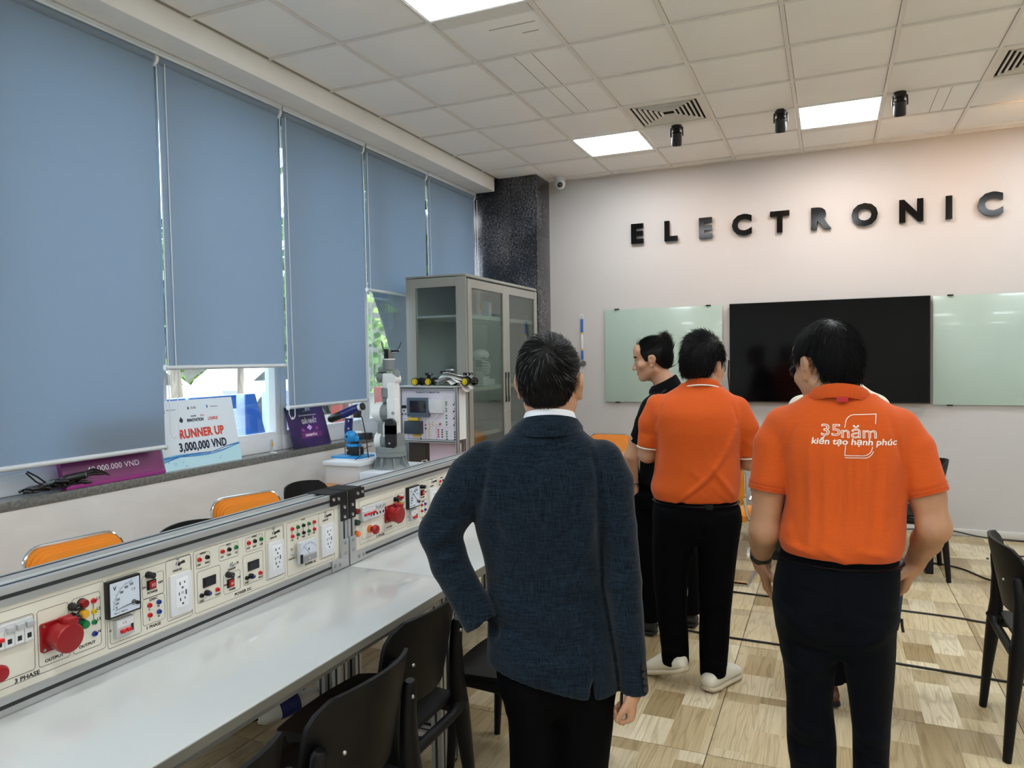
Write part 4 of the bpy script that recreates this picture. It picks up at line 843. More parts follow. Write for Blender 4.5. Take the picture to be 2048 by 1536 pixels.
for s, ya, yb in ((0, Yf+.02, .0), (1, .0, Yb_-.02)):
    w_ = yb-ya; d_ = ob('door', MB().box((.28, ya+.035, HT/2), (.02, .07, HT-.08), M_cab, bev=.002).box((.28, yb-.035, HT/2), (.02, .07, HT-.08), M_cab, bev=.002).box((.28, (ya+yb)/2, HT-.075), (.02, w_-.14, .07), M_cab).box((.28, (ya+yb)/2, .28), (.02, w_-.14, .48), M_cab), t)
    q = MB(); q.box((.279, (ya+yb)/2, 1.385), (.004, w_-.14, 1.73), M_cgl); ob('glass', q, d_)
    yh = yb-.03 if s == 0 else ya+.03
    q = MB(); q.box((.2925, yh, 1.34), (.006, .032, .27), M_black, bev=.003); q.box((.3, yh, 1.34), (.012, .014, .17), M_cab, bev=.003); ob('handle', q, d_)
    q = MB(); q.lathe([(.011, 0), (.010, .004)], (.29, yh, 1.12), (1, 0, 0), M_chrome, n=12); ob('lock', q, d_)
# things in the cabinet
M_ppla = mat('white_print_plastic', (226, 228, 226), .45)
t = thing('mechanical_bust', 'white open mechanical head model on the cabinet shelf', 'model head', (-2.85, 5.865, 1.362))
q = MB(); q.box((0, 0, .028), (.15, .24, .056), M_ppla, bev=.006); q.box((0, -.0, .066), (.1, .12, .03), M_ppla, bev=.004); ob('stand', q, t)
q = MB(); q.sph((0, -.02, .27), .1, M_ppla, 24, (.72, 1.0, .52)); q.box((0, .01, .25), (.12, .16, .03), mat('servo_grey', (120, 112, 104), .5)); ob('skull_cap', q, t)
q = MB()
for z, y0, y1 in ((.105, -.05, .07), (.13, -.07, .085), (.155, -.085, .092), (.18, -.09, .09), (.205, -.095, .085)):
    q.tube([(-.05, y0, z+.01), (-.062, 0, z), (-.03, y1-.01, z-.004), (0, y1, z-.004), (.03, y1-.01, z-.004), (.062, 0, z), (.05, y0, z+.01)], .008, M_ppla, n=8)
ob('face_rib', q, t, stuff=True)
q = MB(); q.prism([(.07, .2), (.095, .195), (.118, .165), (.1, .155), (.098, .14), (.104, .13), (.096, .12), (.098, .105), (.075, .095), (.06, .13)], (-.035, 0, 0), (0, 1, 0), (0, 0, 1), .07, M_ppla); q.box((0, -.03, .1), (.06, .07, .05), M_ppla, bev=.01); ob('face_profile', q, t)
q = MB(); q.box((0, .0, .20), (.06, .1, .07), MATS['servo_grey'], bev=.004); q.cyl((-.035, .06, .21), (.035, .06, .21), .014, M_chrome, n=12); ob('servo', q, t)
t = thing('model_gauge', 'pale clear column model with an orange mark on the top cabinet shelf', 'model', (-2.85, 5.845, 1.962))
q = MB(); q.box((0, 0, .006), (.1, .12, .012), M_ppla); ob('base', q, t)
q = MB(); q.box((0, -.02, .12), (.03, .03, .22), mat('clear_pale', (214, 222, 224), .2)); q.box((0, -.02, .236), (.05, .06, .012), M_ppla); q.box((.02, -.02, .1), (.008, .016, .07), mat('mark_orange', (222, 160, 60), .5)); ob('column', q, t)
t = thing('model_box', 'pale blue standing box on the top cabinet shelf', 'model', (-2.85, 5.955, 1.962))
q = MB(); q.box((0, 0, .075), (.1, .07, .15), mat('pale_blue_plastic', (176, 206, 218), .35), bev=.004); ob('body', q, t); q = MB(); q.box((.051, 0, .09), (.004, .05, .08), M_ppla); ob('front', q, t)
t = thing('orange_box', 'orange carton on the lower cabinet shelf', 'box', (-2.96, 5.98, .08)); q = MB(); q.box((0, 0, .33), (.25, .3, .66), mat('carton_orange', (196, 132, 70), .6), bev=.004); ob('carton', q, t); q = MB(); q.box((0, 0, .662), (.255, .06, .004), M_ppla); ob('tape', q, t)
# ---------------------------------------------------------------- toy cars and papers on the kit
M_yw = mat('yellow_wheel', (230, 206, 40), .4)
def toy_car(lab, loc, rz):
    t = thing('robot_car', lab, 'robot car', loc, rz, 'small black robot cars with yellow wheels')
    q = MB(); q.prism([(-.1, .02), (.1, .02), (.1, .045), (-.02, .06), (-.1, .04)], (0, .045, 0), (1, 0, 0), (0, 0, 1), .09, M_black); ob('chassis', q, t)
    for sx in (-.062, .055):
        for sy in (-.055, .055):
            w_ = ob('wheel', MB().lathe([(.02, -.012), (.031, -.012), (.031, .012), (.02, .012)], (sx, sy, .031), (0, 1, 0), M_tyre, n=18), t)
            q = MB(); q.lathe([(.008, 0), (.008, .003)], (sx, sy+(.0125 if sy > 0 else -.0155), .031), (0, 1, 0), M_yw, n=10)
            for a in range(5):
                c = math.cos(a*1.2566); s = math.sin(a*1.2566); q.box((sx+c*.014, sy+(.0135 if sy > 0 else -.0135), .031+s*.014), (.006+.012*abs(c), .003, .006+.012*abs(s)), M_yw)
            q.tube([(sx+.0225*math.cos(a*.524), sy+(.0135 if sy > 0 else -.0135), .031+.0225*math.sin(a*.524)) for a in range(12)], .0032, M_yw, n=5, closed=True); ob('spoked_rim', q, w_)
    q = MB(); q.box((.03, 0, .07), (.02, .03, .03), M_black); q.cyl((.045, -.02, .09), (.06, -.02, .09), .009, M_chrome, n=10); q.cyl((.045, .02, .09), (.06, .02, .09), .009, M_chrome, n=10); q.box((.03, 0, .09), (.03, .07, .02), M_black); ob('sensor_head', q, t)
    return t
KZ = 1.392
tc_ = toy_car('small black robot car with yellow wheels on top of the training kit', (-2.975, 5.09, KZ), .05)
dup(tc_, (-2.63, 5.10, KZ), -.2, 'small robot car half under papers, yellow wheel at the kit corner')
t = thing('paper_stack', 'crumpled white papers on the right end of the training kit', 'papers', (-2.72, 5.08, KZ+.06))
M_pap = mat('paper', (224, 224, 220), .7)
for k in range(5):
    q = MB(); N = 8; vs = []; fs = []; r0 = random.Random(20+k)
    for j in range(N+1):
        for i in range(N+1):
            u, v = i/N-.5, j/N-.5; vs.append((u*.26+.02*k-.03, v*.17, .012*k-.03+.016*math.sin(6*u+k)+.012*math.cos(5*v+2*k)-(.35*max(0, u-.28)*(1 if k > 1 else .2))))
    for j in range(N):
        for i in range(N): a = j*(N+1)+i; fs.append((a, a+1, a+N+2, a+N+1))
    q.add(vs, fs, M_pap, True, Matrix.Rotation(.25*k-.5, 4, 'Z')); ob('sheet', q, t)
q = MB(); q.box((-.05, 0, .045), (.1, .07, .02), M_black, bev=.004, rz=.3); q.box((-.03, .01, .062), (.06, .04, .016), M_chrome, bev=.003, rz=.2); ob('wire_clump', q, t)
# ---------------------------------------------------------------- training kit
M_kit = mat('kit_panel', (226, 222, 232), .4); M_hmi = mat('hmi_blue_grey', (84, 102, 118), .4); M_plc = mat('plc_slate', (48, 60, 70), .45); M_yt = mat('terminal_yellow', (222, 184, 60), .4); M_cop = mat('copper_jack', (176, 112, 70), .35, metal=.6)
t = thing('training_kit', 'white automation training kit panel with a touch screen, on the table by the cabinet', 'training kit', (-3.173, 5.0, .75)); KW = .538; KH = .635
KX = lambda cx: (790+cx/8.535-797)*.00448; KZz = lambda cy: KH-.0145-(765+cy/8.535-777)*.0040
q = MB(); q.box((KW/2, .01, .42), (KW-.03, .008, .40), M_kit); ob('panel', q, t)
for x in (.0125, KW-.0125):
    for y in (.0, .14):
        q = MB(); profile_bar(q, (x, y+.0, KH/2), KH-.002, 2, .025); ob('upright', q, t)
for z in (KH-.0125, .205):
    q = MB(); profile_bar(q, (KW/2, 0, z), KW-.05, 0, .025); ob('cross_bar', q, t)
q = MB(); q.box((KW/2, .07, KH+.003), (KW+.04, .19, .006), M_whitep, bev=.002); ob('top_board', q, t)
q = MB(); q.box((KW-.006, .07, .42), (.006, .115, .40), M_whitep); q.box((.006, .07, .42), (.006, .115, .40), M_whitep); ob('side_board', q, t)
q = MB(); q.box((KW-.155, .06, .105), (.28, .01, .17), mat('kit_lower_pink_lit', (218, 204, 216), .4)); ob('lower_board', q, t)  # white board; the pink light on it is put into its colour
q = MB(); q.box((.12, .1, .1), (.16, .06, .2), mat('kit_supply', (70, 66, 62), .4), bev=.004); ob('power_supply', q, t)
q = MB(); text(q, 'TRAINING KIT PLC SIEMENS S7-1200', .0125, (KX(560), .0055, KZz(168)), (1, 0, 0), (0, 0, 1), mat('kit_blue_text', (60, 52, 110), .5), xs=.78, bold=.02); ob('title_lettering', q, t, stuff=True)
h = ob('touch_screen', MB().box(((KX(225)+KX(600))/2, -.006, (KZz(258)+KZz(575))/2), (.196, .03, .15), M_hmi, bev=.004), t)
q = MB(); q.box(((KX(275)+KX(560))/2, -.0215, (KZz(310)+KZz(505))/2), (.148, .002, .094), M_lcd); ob('display', q, h)
r_ = ob('router', MB().box(((KX(620)+KX(835))/2, -.01, (KZz(280)+KZz(510))/2), (.115, .035, .108), M_whitep, bev=.006), t)
for cx in (600, 850):
    q = MB(); q.tube([(KX(cx), -.012, KZz(470)), (KX(cx), -.014, KZz(180))], .005, M_whitep, n=8); ob('antenna', q, r_)
q = MB(); q.tube([(KX(730), -.012, KZz(515)), (KX(715), -.03, KZz(600)), (KX(760), -.03, KZz(690))], .003, M_whitep, n=6); q.tube([(KX(750), -.012, KZz(515)), (KX(755), -.03, KZz(560)), (KX(720), -.03, KZz(640)), (KX(755), -.03, KZz(690))], .003, M_whitep, n=6); ob('white_lead', q, r_)
p_ = ob('controller', MB().box(((KX(200)+KX(475))/2, -.02, (KZz(650)+KZz(865))/2), (.144, .06, .10), M_plc, bev=.004), t)
q = MB(); q.box(((KX(250)+KX(415))/2, -.015, KZz(620)), (.085, .03, .022), M_yt, bev=.002); q.box(((KX(340)+KX(430))/2, -.015, KZz(890)), (.05, .03, .022), M_yt, bev=.002); ob('terminal_block', q, p_)
q = MB(); q.box(((KX(107)+KX(187))/2, .004, (KZz(390)+KZz(440))/2), (.042, .006, .024), M_lcd); ob('small_display', q, t)
def kjack(m, cache={}):
    if m.name not in cache: cache[m.name] = MB().lathe([(.0058, 0), (.0058, .004), (.005, .007), (.0022, .0072)], (0, 0, 0), (0, -1, 0), m, n=10).mesh('jack')
    return cache[m.name]
M_jyl = mat('jack_pale_yellow', (222, 200, 120), .4)
for m, L in ((M_jyl, [(165, 665+40*k) for k in range(6)]+[(585, 665+41*k) for k in range(8)]+[(645, 668), (645, 710)]), (M_jr, [(738, 790+40*k) for k in range(4)]+[(520, 715)]),
             (M_jk, [(800, 790+40*k) for k in range(4)]+[(1012, 822+41*k) for k in range(4)]+[(1002, y) for y in (370, 480, 598, 708)]+[(145, 480), (120, 540), (172, 540), (520, 775), (433, 950)]), (M_jg, [(878, y) for y in (330, 370, 435, 475, 550, 595, 660, 705, 820, 858, 902, 942)])):
    for cx, cy in L: link('jack', kjack(m), t, (KX(cx), .006, KZz(cy)))
for cx, cy in ((1030, 335), (1030, 440), (1030, 560), (1030, 670), (770, 695)):
    q = MB(); q.lathe([(.009, 0), (.009, .005), (.006, .012), (.003, .012)], (KX(cx), .006, KZz(cy)), (0, -1, 0), M_cop, n=14); ob('copper_socket', q, t)
q = MB()
for a, b_, c, d in ((105, 210, 620, 980), (215, 510, 600, 990), (520, 700, 620, 985), (710, 845, 740, 990), (865, 1070, 250, 740), (865, 1070, 760, 990)):
    x0, x1, z0, z1 = KX(a), KX(b_), KZz(d), KZz(c)
    for cc, dd in ((((x0+x1)/2, .0055, z0), (x1-x0, .001, .001)), (((x0+x1)/2, .0055, z1), (x1-x0, .001, .001)), ((x0, .0055, (z0+z1)/2), (.001, .001, z1-z0)), ((x1, .0055, (z0+z1)/2), (.001, .001, z1-z0))): q.box(cc, dd, mat('kit_line', (170, 166, 180), .5))
ob('panel_lines', q, t, stuff=True)
# ---------------------------------------------------------------- boxes and robot arms on the table
M_bx = mat('box_white', (216, 214, 212), .4)
t = thing('storage_box', 'white lidded storage box under the blue robot arm', 'box', (-3.07, 4.33, .75))
q = MB(); q.box((0, 0, .065), (.275, .46, .13), M_bx, bev=.008); ob('bin', q, t)
q = MB(); q.box((0, 0, .143), (.305, .49, .03), M_whitep, bev=.008); q.box((0, 0, .158), (.25, .43, .012), M_whitep, bev=.005); ob('lid', q, t)
t = thing('control_box', 'white low control box carrying the grey and white robot arm', 'box', (-2.69, 4.34, .75))
q = MB(); q.box((0, 0, .05), (.42, .56, .1), mat('box_cool_white', (222, 226, 232), .35), bev=.012); ob('housing', q, t)
q = MB(); q.cyl((-.12, -.281, .07), (-.12, -.284, .07), .005, M_black); q.box((-.13, -.2815, .045), (.05, .003, .003), M_grey); q.box((-.155, -.2815, .025), (.003, .003, .04), M_grey); ob('port', q, t)
AX = lambda x: -2.905+(x-757)*.00412+2.80; AZ = lambda y: .851+(935-y)*.003479-.85
M_ag = mat('arm_grey', (124, 130, 130), .45); M_aw = mat('arm_white', (228, 229, 228), .35)
t = thing('upright_robot', 'tall grey and white robot arm standing upright on a round base', 'robot arm', (-2.80, 4.3, .85))
q = MB(); q.lathe([(.125, 0), (.118, .01), (.085, .03), (.08, .085)], (0, 0, 0), (0, 0, 1), M_ag, n=32)
for k in range(8):
    q.prism([(.078, .002), (.128, .002), (.098, .085), (.078, .085)], (0, 0, 0), Matrix.Rotation(k*math.pi/4, 3, 'Z') @ Vector((1, 0, 0)), (0, 0, 1), .008, M_ag)
ob('flared_base', q, t)
q = MB(); q.lathe([(.1, .082), (.106, .086), (.106, .112), (.103, .114), (.106, .116), (.106, .146), (.1, .15)], (0, 0, 0), (0, 0, 1), M_ag, n=40); ob('turntable', q, t)
q = MB(); q.cyl((-.098, 0, .19), (-.05, 0, .19), .064, M_aw, n=32); q.box((-.075, 0, .15), (.046, .07, .05), M_aw, bev=.004); q.box((.035, 0, .16), (.07, .06, .045), M_aw, bev=.004); ob('white_cheek', q, t)
q = MB(); q.cyl((-.05, 0, .185), (.012, 0, .185), .062, M_ag, n=32); q.cyl((.045, 0, .185), (.075, 0, .185), .062, M_ag, n=32); ob('shoulder_motor', q, t)
def capsule2d(w, z0, z1, n=10): 
    r = w/2; return [(r*math.cos(math.pi*i/n), z1-r+r*math.sin(math.pi*i/n)) for i in range(n+1)]+[(-r*math.cos(math.pi*i/n), z0+r-r*math.sin(math.pi*i/n)) for i in range(n+1)]
q = MB(); q.prism(capsule2d(.082, .135, .60), (.012, -.012, 0), (0, 1, 0), (0, 0, 1), .05, M_aw); q.prism(capsule2d(.08, .14, .33)[:], (.010, -.05, 0), (1, 0, 0), (0, 0, 1), .001, M_aw)
q.box((.042, -.03, .40), (.075, .05, .17), M_aw, bev=.01); ob('upper_arm', q, t)
q = MB(); q.prism(capsule2d(.078, .137, .35), (.044, -.052, 0), (1, 0, 0), (0, 0, 1), .03, M_black); q.box((.044, -.067, .272), (.078, .03, .06), M_black); q.lathe([(.009, 0), (.008, .004), (.003, .005)], (.044, -.083, .18), (0, -1, 0), M_chrome, n=12); ob('black_cover', q, t)
q = MB(); q.box((-.04, 0, .265), (.085, .08, .095), M_ag, bev=.006); ob('elbow_block', q, t)
q = MB(); q.cyl((-.105, 0, .385), (-.045, 0, .385), .068, M_aw, n=32); q.box((-.07, 0, .435), (.06, .06, .04), M_aw, bev=.005); ob('white_elbow', q, t)
q = MB(); q.cyl((-.045, 0, .385), (.008, 0, .385), .064, M_ag, n=32); q.cyl((.058, -.056, .385), (.058, -.06, .385), .011, M_screw, n=12); ob('elbow_motor', q, t)
q = MB(); q.box((-.02, 0, .485), (.055, .05, .06), M_ag, bev=.005); q.prism([(-.01, .45), (.06, .45), (.04, .5), (.01, .51)], (0, -.02, 0), (1, 0, 0), (0, 0, 1), -.04, M_aw); ob('forearm_mount', q, t)
q = MB(); q.lathe([(.05, .49), (.056, .493), (.056, .55), (.052, .556)], (.0, 0, 0), (0, 0, 1), M_ag, n=32); ob('forearm_ring', q, t)
q = MB(); q.box((.002, 0, .605), (.09, .07, .11), M_aw, bev=.018); q.cyl((.035, -.036, .615), (.035, .036, .615), .038, M_aw, n=24); ob('wrist_white', q, t)
q = MB(); q.cyl((-.085, 0, .63), (-.035, 0, .63), .038, M_ag, n=28); q.box((.055, 0, .645), (.03, .06, .06), M_ag, bev=.012); q.box((-.01, 0, .678), (.12, .07, .018), M_ag, bev=.004); ob('wrist_motor', q, t)
q = MB(); q.lathe([(.042, .684), (.043, .69), (.043, .755), (.038, .758)], (-.002, 0, 0), (0, 0, 1), M_ag, n=28); q.lathe([(.0435, .75), (.0435, .757)], (-.002, 0, 0), (0, 0, 1), M_aw, n=28); ob('wrist_ring', q, t)
q = MB(); q.box((-.02, 0, .79), (.024, .03, .07), M_black, bev=.003); q.box((.012, 0, .785), (.02, .03, .055), MATS['servo_grey'], bev=.003); q.box((.05, 0, .81), (.07, .014, .012), M_black); q.tube([(.02, 0, .80), (.06, 0, .806), (.085, 0, .815)], .006, M_chrome, n=8); ob('gripper', q, t)
q = MB(); q.tube([(-.03, 0, .77), (-.05, .0, .79), (-.045, 0, .82), (-.05, 0, .86), (-.06, 0, .88), (-.058, 0, .85), (-.04, 0, .81)], .0025, M_black, n=6); q.tube([(.07, 0, .81), (.09, 0, .85), (.1, 0, .87)], .0022, M_black, n=6); ob('wire', q, t)
BX = lambda x: -3.16+(x-695)*.00412+3.12; BZ = lambda y: 1.03+(880-y)*.003479-.914
M_b1 = mat('printed_blue', (38, 142, 206), .4); M_b2 = mat('deep_blue', (22, 28, 108), .3, coat=.3)
t = thing('desk_robot', 'small blue and black robot arm bent to the left on the storage box', 'robot arm', (-3.12, 4.3, .914))
q = MB(); q.prism(rrect(.26, .2, .03), (0, .0, 0), (1, 0, 0), (0, 1, 0), .012, M_b1); ob('base_plate', q, t)
q = MB(); q.box((.02, 0, .045), (.1, .07, .055), M_black, bev=.004); q.box((-.02, -.036, .05), (.014, .003, .008), M_chrome)
for a in (-.045, .08): q.cyl((a, -.03, .012), (a, -.03, .075), .004, M_chrome, n=8)
ob('base_servo', q, t)
q = MB(); q.lathe([(.05, .074), (.056, .078), (.056, .092), (.045, .096)], (.01, 0, 0), (0, 0, 1), M_b1, n=28); ob('turntable', q, t)
q = MB(); q.cyl((.015, 0, .094), (.015, 0, .11), .034, M_black, n=20); q.sph((0, -.02, .145), .046, M_b1, 20, (1.05, .9, .95)); q.box((.045, 0, .135), (.06, .06, .04), M_b1, bev=.008); q.cyl((.0, -.06, .15), (.0, -.068, .15), .018, M_b1, n=20); q.cyl((.0, -.068, .15), (.0, -.072, .15), .009, M_black, n=16); ob('shoulder', q, t)
q = MB(); q.box((.085, 0, .15), (.05, .045, .045), M_black, bev=.004); q.cyl((.105, -.03, .15), (.105, .03, .15), .022, M_black, n=18); q.box((.135, 0, .152), (.045, .04, .048), M_black, bev=.004); q.box((.06, .0, .178), (.06, .03, .016), M_aw, bev=.003); ob('elbow_servo', q, t)
q = MB(); q.tube([(-.055, .03, .11), (-.055, .03, .2), (-.048, .03, .275)], [.036, .036, .034], M_b2, n=16, flat=.7); 
for a, b_ in ((-.06, .255), (-.035, .255), (-.047, .225), (-.06, .2), (-.035, .2)): q.lathe([(.008, 0), (.007, .003)], (a, .004, b_), (0, -1, 0), M_screw, n=10)
ob('upright_link', q, t)
q = MB(); q.tube([(-.2, .0, .262), (-.185, .0, .266), (-.09, 0, .30), (-.08, 0, .303)], [.018, .027, .028, .028], M_black, n=18); q.tube([(-.08, 0, .303), (-.02, 0, .325), (.05, 0, .347), (.06, 0, .35)], [.03, .031, .031, .028], M_b2, n=18); ob('forearm', q, t)
q = MB(); q.cyl((.06, 0, .35), (.085, 0, .358), .024, M_aw, n=16); q.cyl((.085, 0, .358), (.098, 0, .362), .026, M_black, n=16); q.box((.045, 0, .305), (.045, .04, .05), M_black, bev=.004); ob('end_servo', q, t)
q = MB(); q.tube([(.06, -.02, .34), (.1, -.02, .28), (.12, -.02, .19), (.135, -.02, .12), (.15, -.04, .07), (.165, -.05, .015), (.16, -.04, .006)], .0038, M_black, n=6); q.tube([(.07, -.03, .07), (.11, -.04, .06), (.13, -.1, .02), (.135, -.16, .004)], .003, M_black, n=6); q.tube([(.07, .02, .05), (.12, .02, .075), (.15, .02, .08)], .0025, M_black, n=6); ob('cable', q, t)
t = thing('cable_scraps', 'small heap of cables and a green connector at the foot of the training kit', 'cables', (-2.78, 4.85, .75))
q = MB(); q.tube([(-.12, .02, .01), (-.1, 0, .07), (-.06, .0, .08), (-.04, 0, .02)], .005, M_ppla, n=7); q.tube([(-.16, .05, .02), (-.05, .0, .015), (.06, .02, .012), (.12, .0, .01)], .005, M_cop, n=7); q.tube([(-.22, .05, .06), (-.16, 0, .02), (-.05, -.05, .01)], .006, M_black, n=7); ob('cable', q, t)
q = MB(); q.box((.1, .02, .03), (.09, .05, .03), mat('connector_green', (34, 104, 84), .4), bev=.004); ob('green_connector', q, t); q = MB(); q.box((0, .02, .04), (.1, .03, .028), mat('handle_orange', (186, 122, 60), .4), bev=.008); ob('orange_handle', q, t)
# ---------------------------------------------------------------- cables and plug on the floor
def cable(name, lab, pts, r=.006):
    P_ = [Vector(p) for p in pts]; out = []
    for i in range(len(P_)-1):
        a, b_, c, d = P_[max(i-1, 0)], P_[i], P_[i+1], P_[min(i+2, len(P_)-1)]
        for k in range(6):
            u = k/6; out.append(.5*((2*b_)+(c-a)*u+(2*a-5*b_+4*c-d)*u*u+(3*b_-a-3*c+d)*u**3))
    out.append(P_[-1]); q = MB(); q.tube(out, r, M_black, n=8); return tag(ob(name, q), lab, 'cable', 'black floor cables')
cable('floor_cable', 'straight black cable on the floor just beyond the white sneakers', [(-1.9, 4.36, .006), (-1.02, 4.268, .006), (-.63, 4.215, .006), (-.257, 4.20, .006), (.323, 4.157, .006), (.767, 4.115, .006), (1.5, 4.03, .006), (2.6, 3.95, .006)])
cable('floor_cable', 'black cable on the floor second from the back wall, under the blue bag', [(-.9, 5.06, .006), (-.607, 5.045, .006), (-.352, 5.03, .006), (.1, 5.05, .006), (.445, 5.033, .006), (.70, 5.01, .006), (.82, 4.98, .006), (1.3, 4.9, .006), (2.2, 5.0, .006)])
cable('floor_cable', 'curving black cable on the floor near the far black chair legs', [(-.2, 6.35, .006), (.55, 6.3, .006), (.85, 6.2, .006), (1.0, 5.95, .006), (1.15, 5.85, .006), (1.5, 5.8, .006), (2.3, 5.9, .006)])
cable('floor_cable', 'black cable running along the foot of the back wall', [(-.4, 7.2, .006), (.5, 7.26, .03), (.9, 7.29, .05), (1.2, 7.27, .01), (1.6, 7.24, .006), (2.6, 7.25, .006)])
cable('floor_cable', 'short black cable on the floor behind the right black chair', [(1.2, 6.7, .006), (1.5, 6.72, .006), (2.1, 6.8, .006)])
t = thing('power_plug', 'blue and white industrial plug lying under the nearer bench', 'plug', (-2.0, 2.28, .215)); Mx = Matrix.Rotation(math.radians(62), 4, 'Z') @ Matrix.Rotation(math.radians(-8), 4, 'Y')
q = MB(); q.lathe([(.02, -.12), (.034, -.1), (.036, -.03)], (0, 0, 0), (1, 0, 0), mat('plug_white', (206, 204, 196), .45), n=24, M=Mx); q.lathe([(.03, .04), (.028, .1), (.018, .13)], (0, 0, 0), (1, 0, 0), MATS['plug_white'], n=24, M=Mx); ob('plug_ends', q, t)
q = MB(); q.lathe([(.039, -.035), (.041, -.02), (.041, .03), (.037, .045)], (0, 0, 0), (1, 0, 0), mat('plug_blue', (26, 36, 96), .4), n=24, M=Mx); ob('plug_body', q, t)
q = MB(); q.tube([Mx @ Vector((.12, 0, 0)), (.09, .25, .03), (.0, .45, .1), (-.12, .8, .18), (-.22, 1.0, .25), (-.25, 1.05, .3)], .009, M_black, n=8); q.tube([Mx @ Vector((-.11, 0, 0)), (-.1, -.16, -.02), (-.16, -.22, -.03), (-.1, -.3, -.035), (-.14, -.2, .0)], .007, M_black, n=8); ob('lead', q, t)
